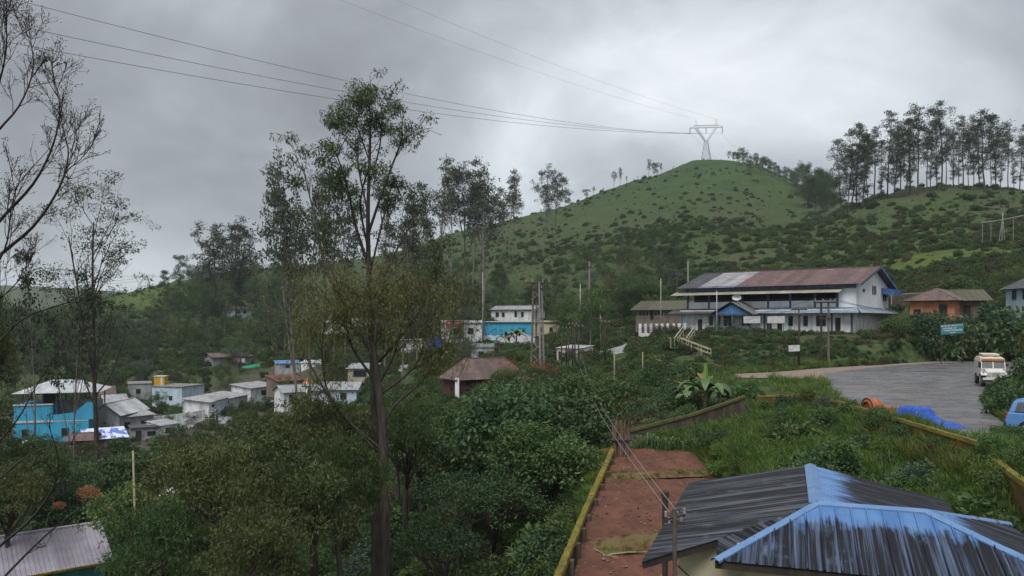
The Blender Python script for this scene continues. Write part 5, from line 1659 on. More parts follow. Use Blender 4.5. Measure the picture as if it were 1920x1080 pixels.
euc('round_e', 15, h=8, start=.2, n1=13, len1=.40, ang=60, clump=.10, flat=.75, per=50, leaf=(.26, .12), mt='blue', r=.13, shape=belly)


def plant_tree(key, name, label, loc, scale, rz, group=None, cat="tree"):
    wm, cm = PAT[key]
    t = thing(name, label, cat, loc, rz, group)
    t.scale = scale if hasattr(scale, '__len__') else (scale,) * 3
    link("trunk", wm, parent=t); link("crown", cm, parent=t)
    return t


def rowtop(px, top, Y, key, name, label, group, rs, base=None, wide=1.0, h0=20.0):
    """a tree standing at Y whose top reaches the photo row top"""
    g = G(px, Y)
    if base is not None: g.z = min(g.z, zz(Y, base))
    s = (zz(Y, top) - g.z) / h0
    return plant_tree(key, name, label, g, (s * wide, s * wide, s), rs.uniform(0, 6.28), group)


def far_trees():
    rs = random.Random(3)
    keys = ['ridge_a', 'ridge_b', 'ridge_c', 'ridge_d']
    row = [(1578, 262), (1596, 236), (1618, 250), (1640, 238), (1664, 213), (1688, 240), (1706, 222), (1722, 200), (1744, 232), (1766, 194), (1788, 250), (1806, 214), (1826, 236), (1846, 203),
           (1868, 214), (1890, 233), (1912, 258), (1935, 225), (1652, 262), (1738, 255), (1876, 262), (1588, 285), (1606, 268), (1628, 270), (1676, 232), (1698, 255), (1756, 225), (1774, 240), (1798, 232), (1816, 250), (1836, 222), (1858, 245), (1902, 280)]
    for i, (px, top) in enumerate(row):
        rowtop(px, top, 276 + rs.uniform(-8, 14), keys[i % 4], "eucalyptus_tree", ["narrow full-crowned", "fork-topped layered", "slim low-branched", "high-crowned bare-stemmed"][i % 4] + (" tall" if top < 225 else " middling" if top < 250 else " short") + " eucalyptus in the ridge crest grove", "eucalyptus grove on the ridge", rs, wide=rs.uniform(.85, 1.3)).rotation_euler.x = math.sin(i * 7.3) * .05
    ok = ['open_a', 'open_b', 'open_c']
    mid = [(826, 312, 250), (846, 325, 240), (868, 320, 255), (886, 318, 245), (905, 332, 190), (898, 345, 250), (955, 330, 300), (962, 345, 310), (1018, 317, 330), (1042, 332, 335)]
    for i, (px, top, Y) in enumerate(mid):
        rowtop(px, top, Y, ok[i % 3], "eucalyptus_tree", ["three-stemmed", "slender straight", "wide forked"][i % 3] + (" eucalyptus in the cluster" if px < 915 else " eucalyptus standing alone" if px < 1000 else " eucalyptus of the upper pair") + " on the hill's lower flank", "eucalyptus trees on the hill flank", rs, wide=rs.uniform(.8, 1.0))
    left = [(560, 302, 120, 'open_c'), (582, 318, 128, 'open_a'), (608, 352, 135, 'open_b'), (628, 330, 150, 'open_b'), (648, 372, 150, 'open_a'), (722, 372, 150, 'open_b'), (756, 380, 120, 'open_a'), (782, 402, 130, 'open_c'), (812, 425, 125, 'open_b')]
    for i, (px, top, Y, k) in enumerate(left):
        rowtop(px, top, Y, k, "eucalyptus_tree", ["slim forked", "slim straight", "short sparse"][i % 3] + " eucalyptus " + ("left of" if px < 690 else "right of") + " the tall ravine tree, on the slope behind it", "eucalyptus trees behind the tall tree", rs, wide=rs.uniform(.6, .8))
    for px, top, Y, k in ((402, 420, 250, 'ridge_d'), (420, 412, 255, 'open_c'), (440, 425, 262, 'ridge_b')):
        rowtop(px, top, Y, k, "eucalyptus_tree", "tall eucalyptus with umbrella tufts standing above the wooded left slope", "tall eucalyptus above the left wood", rs, wide=1.1)
    rowtop(335, 478, 330, 'cone', "conifer_tree", "dark pointed conifer on the left skyline", None, rs, wide=.95)
    rowtop(304, 506, 325, 'cone', "conifer_tree", "smaller dark conifer beside the pointed one on the left skyline", None, rs, wide=1.2)
    # the airy tree in front of the valley houses
    rs2 = np.random.RandomState(31)
    g = G(184, 62)
    h = zz(62, 398) - g.z
    shape = lambda f: .9 - .35 * f
    wood, tips = grow_tree(41, h, .24, .36, 15, .30, 30, .09, 4, 2, wob=.02, forks=1, shape=shape)
    P = np.array([t[0] for t in tips if t[0][2] > h * .5]); P = P[rs2.rand(len(P)) < .75]
    V = leaf_cloud(rs2, P, .36 + .38 * rs2.rand(len(P)), 30, .22, .075, .2, flat=.5)
    tree_thing("airy_tree", "airy tree with fan of thin limbs standing in front of the valley houses", g, wood, V, BARK, LEAF['euc'])
    # thin saplings by the left edge
    for i, (px, top, Y) in enumerate(((62, 500, 45), (140, 535, 58))):
        rowtop(px, top, Y, ['open_b', 'open_a'][i % 2], "sapling", ("taller" if i == 0 else "shorter") + " thin sparse sapling beside the airy tree in the ravine", "thin saplings in the ravine", rs, wide=.55)
    # wood on the left slope
    n = 0
    spots = []
    while n < 62:
        px = rs.uniform(300, 560); Y = rs.uniform(225, 400)
        cap = np.interp(px, [300, 340, 400, 470, 560], [556, 520, 500, 480, 486])
        g = G(px, Y); hh = rs.uniform(11, 19)
        top = HY - (g.z + hh) / Y * F
        if top < cap: continue
        if Y < 320 and 428 < px < 490 and top < 596 and HY - g.z / Y * F > 570: continue
        wk = rs.choice(['wood_a', 'wood_b', 'wood_a', 'round_d', 'ridge_c'])
        plant_tree(wk, "woodland_tree", ("tall " if hh > 16 else "low " if hh < 13 else "") + {'wood_a': 'full dark', 'wood_b': 'dull green forked', 'round_d': 'bushy round', 'ridge_c': 'slim airy'}[wk] + " tree of the left slope's wood, nearest the " + near(g.x, g.y), g, hh / 20.0 * (1.1 if n % 3 else 1.0), rs.uniform(0, 6.28), "trees of the left wood")
        n += 1
    # trees and bushes along the skyline of the main hill
    for px, top, Y in ((1060, 362, 478), (1100, 358, 482), (1112, 350, 485), (1150, 322, 490), (1163, 314, 495), (1175, 330, 497), (1216, 298, 510), (1226, 310, 510), (1240, 306, 512), (1262, 312, 520), (1196, 330, 505), (1132, 352, 488)):
        g = G(px, Y); k = rs.choice(['ridge_d', 'open_c', 'round_d'])
        rowtop(px, top, Y, k, "crest_tree", "small lone tree on the skyline of the main hill below the pylon", "small trees on the hill skyline", rs, h0=8.0 if k == 'round_d' else 20.0, wide=1.0)
    for i in range(64):
        px = 1370 + i * 3.0 + rs.uniform(-4, 4); Y = np.interp(px, [1370, 1480, 1570], [545, 500, 330]) + rs.uniform(-40, 14)
        top = np.interp(px, [1370, 1400, 1440, 1500, 1540, 1570], [294, 289, 302, 324, 347, 345]) + rs.uniform(-4, 30)
        g = G(px, Y); s = max(5.0, zz(Y, top) - g.z)
        plant_tree(rs.choice(['wood_a', 'wood_b']), "crest_tree", "dark tree in the belt running down from the hilltop to the saddle", g, s / 16.0, rs.uniform(0, 6.28), "tree belt on the saddle")


far_trees()

# ------------------------------------------------------------------ shrubs, thickets, grass
# windows of the photograph in which a building must stay in view: x0, x1, top, bottom, distance
KEEP = [(20, 170, 715, 826, 112), (165, 345, 712, 790, 118), (330, 520, 722, 775, 140), (340, 425, 768, 802, 128), (520, 604, 728, 760, 136), (398, 492, 660, 690, 186), (435, 482, 572, 594, 318), (605, 702, 600, 622, 256), (752, 792, 634, 660, 165), (800, 832, 624, 652, 150),
        (838, 905, 602, 632, 166), (903, 1050, 598, 645, 145), (921, 1002, 572, 600, 205), (1042, 1088, 646, 682, 96), (850, 915, 668, 738, 79), (1195, 1290, 566, 628, 100), (1130, 1192, 640, 666, 96),
        (1265, 1610, 520, 629, 88), (1600, 1860, 540, 596, 89), (1880, 1925, 528, 572, 92), (515, 610, 682, 696, 174), (520, 585, 700, 730, 150), (748, 782, 688, 716, 137), (652, 700, 692, 712, 137), (1265, 1330, 612, 672, 78), (600, 668, 730, 758, 120)]
NEAR_TOP = ([-200, 0, 100, 300, 420, 500, 600, 700, 800, 850, 930, 1000, 1100, 1180, 1250, 1400, 1480, 1560, 1600, 1700],
            [690, 800, 838, 826, 785, 760, 752, 742, 728, 742, 698, 682, 690, 700, 700, 716, 722, 726, 760, 800])


def hides(px, Y, top, half):
    for x0, x1, y0, y1, hy in KEEP:
        if Y < hy and x0 - half < px < x1 + half and top < y1 - 2: return True
    return False


BU = {}
for key, seed, mt, kw in (
        ('dark1', 1, 'dark', dict(per=110, L0=.13, W0=.06)), ('dark2', 2, 'dark', dict(rz=1.1, per=110, L0=.13, W0=.06)), ('green1', 3, 'green', dict(per=110, L0=.12, W0=.05)), ('green2', 4, 'green', dict(rz=1.2, per=110, L0=.12, W0=.055)),
        ('blue1', 5, 'blue', dict(per=110, L0=.12, W0=.045)), ('olive1', 6, 'olive', dict(per=130, L0=.10, W0=.028, rz=.9)), ('olive2', 7, 'olive', dict(per=130, L0=.10, W0=.028, rz=1.2)), ('brown1', 8, 'brown', dict(per=100, L0=.10, W0=.03)),
        ('broad1', 9, 'dark', dict(per=46, L0=.26, W0=.15, droop=.6)), ('broad2', 10, 'green', dict(per=46, L0=.26, W0=.14, droop=.5)), ('bright1', 11, 'bright', dict(per=110, L0=.13, W0=.045)), ('yellow1', 12, 'yellow', dict(per=70, L0=.16, W0=.03)),
        ('rust1', 13, 'rust', dict(per=60, L0=.12, W0=.05)), ('fern1', 14, 'green', dict(per=60, L0=.34, W0=.05, droop=.35, clumps=18)), ('scrub1', 15, 'scrub', dict(per=50, L0=.24, W0=.12)), ('scrub2', 16, 'scrub', dict(per=50, L0=.24, W0=.12, rz=1.2)),
        ('scrub3', 17, 'brown', dict(per=40, L0=.22, W0=.09)), ('scrub4', 18, 'green', dict(per=50, L0=.24, W0=.12)), ('flame1', 19, 'flame', dict(per=14, L0=.13, W0=.07, clumps=14))):
    BU[key] = bush_mesh("shrub_" + key, seed, LEAF[mt], **kw)


LOOK = {'dark': 'dark green', 'green': 'green', 'blue': 'grey-green', 'olive': 'olive', 'brown': 'brownish', 'broad': 'broad-leaved', 'bright': 'bright green', 'yellow': 'yellowish', 'fern': 'ferny', 'scrub': 'dull green'}


def shrub(key, loc, s, rz, label, group, zsc=1.0, name="shrub"):
    o = link(name, BU[key], loc, None, rz, (s, s, s * zsc))
    return tag(o, label, "shrub", group)


TREE_ROOM = []


def fill(n, pxr, Yr, sr, keys, label, group, seed, limit=True, ok=None, poly=None, zsc=(.8, 1.2), sink=.15, tries=12):
    rs = random.Random(seed); made = 0; k = 0
    while made < n and k < n * tries:
        k += 1
        px = rs.uniform(*pxr); Y = math.exp(rs.uniform(math.log(Yr[0]), math.log(Yr[1])))
        s = sr[0] + (sr[1] - sr[0]) * rs.random() ** 1.5
        g = G(px, Y)
        top = HY - (g.z + s * 1.15) / Y * F; half = s / Y * F
        if limit and top < np.interp(px, *NEAR_TOP): continue
        if hides(px, Y, top, half * .8): continue
        if polydist([g.x], [g.y], PLOT)[0] < s * .9 or polydist([g.x], [g.y], ROAD)[0] < s * .9 or polydist([g.x], [g.y], HOUSE)[0] < s * .7: continue
        if ok and not ok(px, Y, top, g): continue
        g.z -= s * sink
        kk = rs.choice(keys); zq = rs.uniform(*zsc)
        word = ('low ' if zq < .9 else 'upright ' if zq > 1.08 else '') + ('small ' if s < sr[0] + .25 * (sr[1] - sr[0]) else 'big ' if s > sr[0] + .7 * (sr[1] - sr[0]) else '')
        shrub(kk, g, s, rs.uniform(0, 6.28), word + LOOK[kk.rstrip('12')] + ' ' + label, group, zq)
        made += 1


fill(62, (180, 1085), (19, 32), (.7, 1.5), ['dark1', 'dark2', 'green1', 'broad1', 'fern1', 'green2'], "shrub on the floor of the shaded ravine", "shrubs of the ravine floor", 1)
fill(70, (430, 1180), (32, 74), (.8, 2.0), ['dark1', 'green1', 'green2', 'olive1', 'blue1', 'broad2', 'dark2', 'brown1'], "shrub in the thicket below the maroon house", "shrubs of the upper thicket", 2)
fill(44, (-60, 460), (38, 98), (1.0, 2.6), ['dark1', 'olive1', 'dark2', 'brown1', 'green1', 'olive2'], "shrub in the growth below the valley houses", "shrubs below the valley houses", 3)
fill(42, (1185, 1600), (43, 70), (.5, 1.5), ['green1', 'dark1', 'green2', 'broad2', 'blue1', 'dark2'], "shrub behind the old plot wall", "shrubs behind the plot wall", 4, ok=lambda px, Y, top, g: g.y > 44 or px > 1400)
fill(40, (1420, 1850), (19, 37), (.5, 1.2), ['green1', 'green2', 'dark1', 'broad2', 'bright1', 'blue1'], "shrub in the overgrown lot behind the tin roof", "shrubs of the overgrown lot", 5, limit=False,
     ok=lambda px, Y, top, g: top > np.interp(px, [1400, 1575, 1700, 1800, 1862, 1900], [750, 752, 780, 815, 838, 850]) and polydist([g.x], [g.y], [(3.9, 37.5), (16, 37.5), (19, 20), (9, 20)])[0] < 0)
fill(18, (1310, 1560), (26, 38), (.3, .7), ['bright1', 'green1', 'bright1', 'yellow1'], "bush on the grassy bank beside the red plot", "low bushes on the grassy bank", 6, limit=False,
     ok=lambda px, Y, top, g: top > 765)
fill(20, (1852, 2010), (34, 48), (.6, 1.5), ['dark1', 'green1', 'dark2', 'green2'], "hedge bush on the bank beside the jeep", "hedge on the right bank", 7, limit=False,
     ok=lambda px, Y, top, g: top > np.interp(px, [1852, 1875, 1900, 2000], [735, 680, 650, 640]) and not (Y < 33 + 6 and px < 1870), zsc=(1, 1.5))
fill(8, (1850, 2000), (20, 28), (.3, .8), ['green1', 'fern1', 'green2'], "bush at the foot of the ochre wall", "bushes by the ochre wall", 8, limit=False, ok=lambda px, Y, top, g: top > 800)
fill(12, (1600, 1980), (92, 125), (.8, 2.4), ['green1', 'scrub1', 'dark2', 'bright1', 'olive1'], "shrub round the houses beyond the road bend", "shrubs beyond the road bend", 10, limit=False)


# ---- bigger ravine trees: canopies seen from above
def canopy(key, seed, mt, clumps, per, L0, W0, cr, flat=.6, droop=.2, rz=.75):
    rs = np.random.RandomState(seed)
    u = rnd_unit(rs, clumps); u[:, 2] = np.abs(u[:, 2]) * 1.15 - .25
    C = u * (.55 + .5 * rs.rand(clumps))[:, None] * np.array([1, 1, rz])
    V, Q, T = leaf_cloud(rs, C, cr * (.6 + .8 * rs.rand(clumps)), per, L0, W0, droop, flat=flat)
    wood = []
    base = np.array([0, 0, -2.2])
    tr, rr, _ = path(rs, base, (0, 0, 1), 1.9, .075, .05, 6, .05, .05)
    wood.append((tr, rr))
    for k in range(0, clumps, 3):
        st = tr[3 + rs.randint(4)]
        mid = (st + C[k]) / 2 + np.array([0, 0, -.08]) + rs.normal(size=3) * .06
        wood.append((np.array([st, mid, C[k]]), [.028, .016, .005]))
    PAT[key] = (wood_mesh("trunk", wood, BARK, nmin=4, big=.04), np_mesh("crown", V, Q, LEAF[mt], T))


canopy('feather_a', 51, 'olive', 95, 120, .068, .019, .24, flat=.4)
canopy('feather_b', 52, 'olive', 95, 120, .068, .019, .24, rz=.95, flat=.4)
canopy('feather_c', 53, 'scrub', 85, 110, .068, .020, .24, flat=.4)
canopy('leafy_a', 54, 'dark', 70, 60, .095, .050, .27, droop=.5)
canopy('leafy_b', 55, 'green', 66, 60, .090, .046, .27, droop=.5)
canopy('leafy_c', 56, 'dark', 60, 100, .06, .028, .25)


def ravine_trees():
    rs = random.Random(12)
    # (px, py of the crown's middle, distance, crown radius, pattern, label)
    F_ = "feathery tree leaning over the ravine"; GF = "feathery trees of the ravine"
    D_ = "tree crowding the ravine below the maroon house"; GD = "broad-leaved trees of the ravine"
    L_ = "bushy tree in the ravine above the teal shed"; GL = "bushy trees by the teal shed"
    for px, py, Y, R, key, lab, grp in (
            (470, 880, 27, 2.2, 'feather_a', F_, GF), (590, 870, 29, 2.3, 'feather_b', F_, GF), (395, 960, 24, 2.0, 'feather_b', F_, GF), (540, 980, 23, 1.9, 'feather_a', F_, GF), (640, 930, 26, 1.6, 'feather_c', F_, GF), (420, 850, 33, 2.3, 'feather_a', F_, GF),
            (520, 820, 36, 2.4, 'feather_b', F_, GF), (640, 835, 37, 2.2, 'feather_a', F_, GF), (300, 1040, 22, 1.5, 'feather_c', F_, GF), (470, 1070, 20, 1.4, 'feather_a', F_, GF), (760, 830, 41, 2.2, 'feather_c', F_, GF), (600, 790, 46, 2.4, 'feather_c', F_, GF), (350, 880, 38, 2.0, 'feather_b', F_, GF),
            (745, 790, 52, 2.2, 'feather_a', F_, GF),
            (960, 800, 41, 2.7, 'leafy_a', D_, GD), (1060, 800, 40, 2.2, 'leafy_a', D_, GD), (900, 770, 47, 2.2, 'leafy_b', D_, GD), (1010, 750, 48, 2.5, 'leafy_c', D_, GD), (1090, 760, 47, 1.9, 'leafy_b', D_, GD), (860, 830, 38, 1.9, 'leafy_c', D_, GD), (930, 880, 34, 1.7, 'leafy_c', D_, GD), (1050, 880, 35, 1.5, 'leafy_b', D_, GD),
            (820, 920, 32, 1.6, 'leafy_c', D_, GD), (880, 740, 58, 2.2, 'leafy_b', D_, GD), (960, 730, 60, 2.2, 'leafy_c', D_, GD), (1040, 725, 60, 2.2, 'leafy_a', D_, GD), (790, 800, 52, 2.0, 'leafy_b', D_, GD), (1000, 850, 36, 1.8, 'leafy_b', D_, GD), (890, 850, 42, 2.0, 'leafy_a', D_, GD), (1130, 740, 55, 2.0, 'leafy_b', D_, GD),
            (150, 890, 44, 2.4, 'leafy_c', L_, GL), (60, 880, 42, 2.2, 'feather_c', L_, GL), (250, 900, 42, 2.2, 'leafy_a', L_, GL), (320, 870, 47, 2.2, 'leafy_c', L_, GL), (110, 960, 43, 1.8, 'leafy_a', L_, GL), (230, 970, 36, 1.7, 'leafy_b', L_, GL), (15, 930, 36, 1.8, 'feather_a', L_, GL),
            (-45, 690, 46, 1.9, 'feather_a', "tree standing before the blue house", "olive trees at the left edge"), (-70, 790, 40, 1.9, 'feather_b', "tree standing before the blue house", "olive trees at the left edge"), (-30, 640, 60, 2.2, 'feather_c', "tree standing before the blue house", "olive trees at the left edge")):
        top = py - R * 1.0 * F / Y; half = .6 * R * F / Y
        lim = max(np.interp(q, *NEAR_TOP) for q in (px - half, px, px + half)) + 6
        if top < lim and px > 100: py += lim - top
        c = W(px, py, Y); g = H(c.x, c.y)
        if 'leafy' in key and px > 400: R *= 1.3; c.z = min(c.z, g + R * 1.7)
        t = plant_tree(key, "ravine_tree", ("spreading " if R > 2.1 else "lesser " if R < 1.7 else "") + {'feather_a': 'olive', 'feather_b': 'domed olive', 'feather_c': 'dull green', 'leafy_a': 'large-leaved dark', 'leafy_b': 'fresh green', 'leafy_c': 'fine-leaved dark'}[key] + " " + lab, (c.x, c.y, c.z), (R, R, R * rs.uniform(.85, 1.05)), rs.uniform(0, 6.28), grp)
        # the trunk pattern reaches 2.2 radii below the crown: lengthen it to the ground
        need = (c.z - g) / 2.2
        if need > R:
            t.children[0].scale = (1, 1, need / R * 1.05)


ravine_trees()


def slope_trees():
    """trees on the settled middle slopes"""
    rs = random.Random(77); n = 0; k = 0
    while n < 230 and k < 6000:
        k += 1
        px = rs.uniform(-40, 1270); Y = math.exp(rs.uniform(math.log(95), math.log(290)))
        if px < 520 and 98 < Y < 176: continue
        if px > 1120 and Y < 135: continue
        g = G(px, Y); hh = rs.uniform(2.6, 7.0) if Y < 200 else rs.uniform(4, 9)
        top = HY - (g.z + hh) / Y * F
        if hides(px, Y, top, hh * .42 / Y * F): continue
        if 90 < px < 300 and top < 575: continue
        key = rs.choice(['round_a', 'round_b', 'round_c', 'round_d', 'round_e', 'round_a', 'round_d'])
        side = px < 600
        plant_tree(key, "slope_tree", ("low " if hh < 4 else "tall " if hh > 6.5 else "mid-sized ") + {'round_a': 'dull green', 'round_b': 'fresh green', 'round_c': 'olive', 'round_d': 'dark green', 'round_e': 'grey-green'}[key] + " round-crowned tree near the " + near(g.x, g.y), g, hh / 8.0, rs.uniform(0, 6.28),
                   "round-crowned trees on the settled slopes")
        n += 1


slope_trees()
_r = random.Random(5)
for i, (px, Y, hh) in enumerate(((180, 160, 5), (215, 172, 6), (228, 158, 4), (268, 178, 6), (330, 176, 5.5), (352, 170, 5), (368, 182, 6), (420, 176, 5), (446, 180, 5.5), (480, 182, 5), (150, 150, 5), (120, 146, 5.5), (334, 139, 2.6), (318, 128, 2.2), (240, 127, 2.2), (470, 152, 2.4), (505, 155, 2.6), (296, 150, 3.6), (196, 118, 2.2), (356, 126, 2.4), (405, 128, 2.6), (445, 130, 3))):
    k = ['round_a', 'round_d', 'round_b', 'round_e', 'round_c'][i % 5]
    g = G(px, Y)
    plant_tree(k, "yard_tree", ["dull green", "dark green", "fresh green", "grey-green", "olive"][i % 5] + (" tree" if hh > 4 else " small tree") + " standing between the valley houses, near the " + near(g.x, g.y), g, hh / 8.0, _r.uniform(0, 6.28), "yard trees of the valley")


# ---- masses that nobody could count
def cover():
    S = {k: src_obj("pattern_" + k, BU[k]) for k in ('scrub1', 'scrub2', 'scrub3', 'scrub4', 'dark1', 'green1', 'bright1', 'yellow1')}
    rs = np.random.RandomState(7)

    def pts(px, Y): 
        x = (px - CX) / F * Y
        return np.stack([x, Y, height(x, Y)], 1)
    # scrub on the hill
    n = 60000
    px = rs.uniform(-250, 2250, n); Y = np.exp(rs.uniform(math.log(150), math.log(560), n))
    P = pts(px, Y)
    dens = fbm(P[:, 0] / 45, P[:, 1] / 45, 4)
    row = HY - P[:, 2] / Y * F
    crest = np.interp(px, [700, 860, 1000, 1100, 1200, 1290, 1330, 1400, 1480, 1600, 1900], [480, 440, 405, 370, 335, 306, 302, 312, 345, 368, 362])
    foot = np.interp(px, [700, 1000, 1300, 1500, 1700, 1900], [600, 590, 520, 500, 545, 540])
    rel = np.clip((row - crest) / (foot - crest), 0, 1)
    want = np.interp(rel, [0, .25, .5, .75, 1], [.28, .45, .75, 1.0, 1.0])
    grass_patch = np.where((px > 1130) & (px < 1480), .75, 1.0)
    keep = (rs.rand(n) < want * grass_patch * np.clip((dens - .24) * 3.2, .12, 1)) | ((px < 700) & (dens > .45))
    vis = np.array([not any(x0 < a < x1 and b > y0 - 8 and c < hy + 14 and c > hy - 14 for x0, x1, y0, y1, hy in KEEP) for a, b, c in zip(px, row, Y)])
    keep &= vis
    for cx_, cy_, rad in ((84, 158, 16), (-190, 345, 50)):
        keep &= (np.hypot(P[:, 0] - cx_, P[:, 1] - cy_) > rad) | (rs.rand(n) < .12)
    P = P[keep]; Yk = Y[keep]; P[:, 2] -= .2
    s = (.25 + 1.2 * rs.rand(len(P)) ** 3.2) * np.interp(Yk, [150, 300, 560], [.9, 1.2, .95])
    scatter("hill_scrub", P, [S['scrub1'], S['scrub2'], S['scrub1'], S['scrub4'], S['green1'], S['scrub2'], S['scrub3']], rs, 1, 2, "dark scrub covering the lower slopes of the hill", sc=s, zs=(.7, 1.2))
    # underbrush of the valley and the ravine
    n = 20000
    px = rs.uniform(-250, 1300, n); Y = np.exp(rs.uniform(math.log(17), math.log(165), n))
    P = pts(px, Y)
    row = HY - (P[:, 2] + 1.0) / Y * F
    keep = (polydist(P[:, 0], P[:, 1], PLOT) > .55) & (polydist(P[:, 0], P[:, 1], HOUSE) > .6) & (polydist(P[:, 0], P[:, 1], ROAD) > 1.0) & (polydist(P[:, 0], P[:, 1], SHOULDER) > .6)
    lane_ = np.ones(n, bool)
    for a, b in zip(LANE[:-1], LANE[1:]):
        e = b - a; t = np.clip(((P[:, 0] - a.x) * e.x + (P[:, 1] - a.y) * e.y) / (e.x ** 2 + e.y ** 2), 0, 1)
        lane_ &= np.hypot(P[:, 0] - a.x - t * e.x, P[:, 1] - a.y - t * e.y) > 2.3
    keep &= lane_
    inn = polydist(P[:, 0], P[:, 1], [tuple(W(q, 0, y)[:2]) for q, y in YARDS[0][0]]) > 0
    vly = [tuple(W(q, 0, y)[:2]) for q, y in YARDS[1][0]]
    keep &= inn & ((polydist(P[:, 0], P[:, 1], vly) > -2) | (rs.rand(n) < .30))
    keep &= ~((px > 1150) & (Y < 42))
    keep &= np.array([not any(x0 - 4 < a < x1 + 4 and b < y1 - 1 and c < hy for x0, x1, y0, y1, hy in KEEP) for a, b, c in zip(px, row, Y)])
    P = P[keep]; Yk = Y[keep]
    s = (.25 + .55 * rs.rand(len(P)) ** 1.5) * np.interp(Yk, [17, 60, 165], [.8, 1.2, 1.9])
    P[:, 2] -= .1
    scatter("underbrush", P, [S['dark1'], S['green1'], S['scrub2'], S['scrub3'], S['scrub4']], rs, 1, 2, "tangled green underbrush of the ravine and valley", sc=s, zs=(.6, 1.2))
    n = 420
    px = rs.uniform(560, 1090, n); Y = rs.uniform(17, 33, n)
    P = pts(px, Y)
    keep = (polydist(P[:, 0], P[:, 1], PLOT) > 1.2) & (polydist(P[:, 0], P[:, 1], HOUSE) > 1.2)
    P = P[keep]; P[:, 2] -= .1
    scatter("ravine_bushes", P, [src_obj("pattern_r" + k, BU[k]) for k in ('green1', 'blue1', 'fern1', 'green2', 'broad2', 'dark2')], rs, .5, 1.5, "mixed leafy bushes crowding the ravine floor", zs=(.7, 1.2))
    # bank below the white hall, slope to the right
    n = 9000
    px = rs.uniform(1180, 2100, n); Y = rs.uniform(66, 150, n)
    P = pts(px, Y)
    row = HY - (P[:, 2] + .7) / Y * F
    keep = (polydist(P[:, 0], P[:, 1], ROAD) > .5) & (polydist(P[:, 0], P[:, 1], SHOULDER) > .4)
    keep &= np.array([not any(x0 - 6 < a < x1 + 6 and b < y1 - 8 and c < hy for x0, x1, y0, y1, hy in KEEP) for a, b, c in zip(px, row, Y)])
    keep &= (polydist(P[:, 0], P[:, 1], [tuple(W(q, 0, y)[:2]) for q, y in YARDS[0][0]]) > -.3)
    P = P[keep]; P[:, 2] -= .1
    s = (.22 + .5 * rs.rand(len(P)) ** 1.6) * np.interp(P[:, 1], [66, 90, 150], [.9, 1.0, 1.9])
    scatter("bank_growth", P, [S['dark1'], S['green1'], S['scrub1'], S['scrub3'], S['scrub4']], rs, 1, 2, "dark low growth on the bank above the road", sc=s, zs=(.5, 1.1))

    # grass: blades in tufts
    def tuft(seed, n, h, spread, mt, wd=.012):
        r = np.random.RandomState(seed)
        a = r.rand(n) * 6.283; R = spread * np.sqrt(r.rand(n))
        b = np.stack([R * np.cos(a), R * np.sin(a), np.zeros(n)], 1)
        d = np.stack([np.cos(a) * .5 * r.rand(n) + r.normal(size=n) * .25, np.sin(a) * .5 * r.rand(n) + r.normal(size=n) * .25, np.ones(n)], 1)
        hh = h * (.5 + .7 * r.rand(n))
        s = np.stack([-np.sin(a), np.cos(a), 0 * a], 1) * wd
        tip = b + d * hh[:, None]; tip[:, 2] -= .25 * hh
        mid = b + d * (hh * .55)[:, None]
        V = np.stack([b - s, mid - s * .8, tip, mid + s * .8], 1).reshape(-1, 3)
        me = np_mesh("tuft", V, np.arange(4 * n).reshape(-1, 4), LEAF[mt], np.repeat(r.rand(n), 4))
        return src_obj("pattern_tuft", me)
    T = [tuft(1, 60, .42, .22, 'grass'), tuft(2, 60, .5, .25, 'grass'), tuft(3, 50, .55, .2, 'bright'), tuft(4, 40, .6, .2, 'yellow')]
    n = 900
    x = rs.uniform(5, 24, n); y = rs.uniform(19, 40, n); px = CX + x / y * F
    keep = (polydist(x, y, PLOT) > .35) & (polydist(x, y, ROAD) > 1.2) & (polydist(x, y, HOUSE) > .5) & (px > 1230) & (HY - (height(x, y) + .6) / y * F > np.interp(px, [1200, 1400, 1575, 1700, 1800, 1862, 1950], [800, 762, 764, 798, 824, 842, 860]))
    P = np.stack([x, y, height(x, y) - .05], 1)[keep]
    scatter("meadow_herbs", P, [S['bright1'], S['green1'], S['bright1'], S['dark1']], rs, .22, .75, "lush mixed herbs heaped over the grassy bank", zs=(.6, 1.1))
    n = 9000
    x = rs.uniform(4, 26, n); y = rs.uniform(18.5, 42, n)
    P = np.stack([x, y, height(x, y)], 1)
    px = CX + x / y * F
    keep = (polydist(x, y, PLOT) > .1) & (polydist(x, y, ROAD) > .3) & (polydist(x, y, HOUSE) > .3) & (px > 1225)
    P = P[keep]
    scatter("meadow_grass", P, T[:3], rs, .7, 1.5, "fresh green grass on the bank beside the red plot", zs=(.7, 1.3))
    n = 4000
    x = rs.uniform(10, 60, n); y = rs.uniform(20, 76, n)
    d = np.minimum(polydist(x, y, ROAD), polydist(x, y, SHOULDER)); P = np.stack([x, y, height(x, y)], 1)
    keep = (d > .15) & (d < 4.0)
    P = P[keep]
    scatter("verge_grass", P, T[:3], rs, .8, 1.9, "bright grass along the road verges", zs=(.6, 1.2))
    # straw-coloured grass leaning over the ochre wall
    n = 110
    t_ = rs.rand(n); xx = np.interp(t_, [0, .4, 1], [(1600 - CX) / F * 35.5, (1720 - CX) / F * 29.4, (1850 - CX) / F * 25.0]); yy = np.interp(t_, [0, .4, 1], [35.5, 29.4, 25.0])
    xx = xx - .3 - .5 * rs.rand(n); yy = yy - .3 - .4 * rs.rand(n)
    P = np.stack([xx, yy, height(xx, yy)], 1)
    scatter("wall_grass", P, [T[3], T[2], T[1]], rs, .9, 1.6, "straw yellow grass against the ochre wall", zs=(.9, 1.4))
    # weeds on the soil bunds
    n = 420
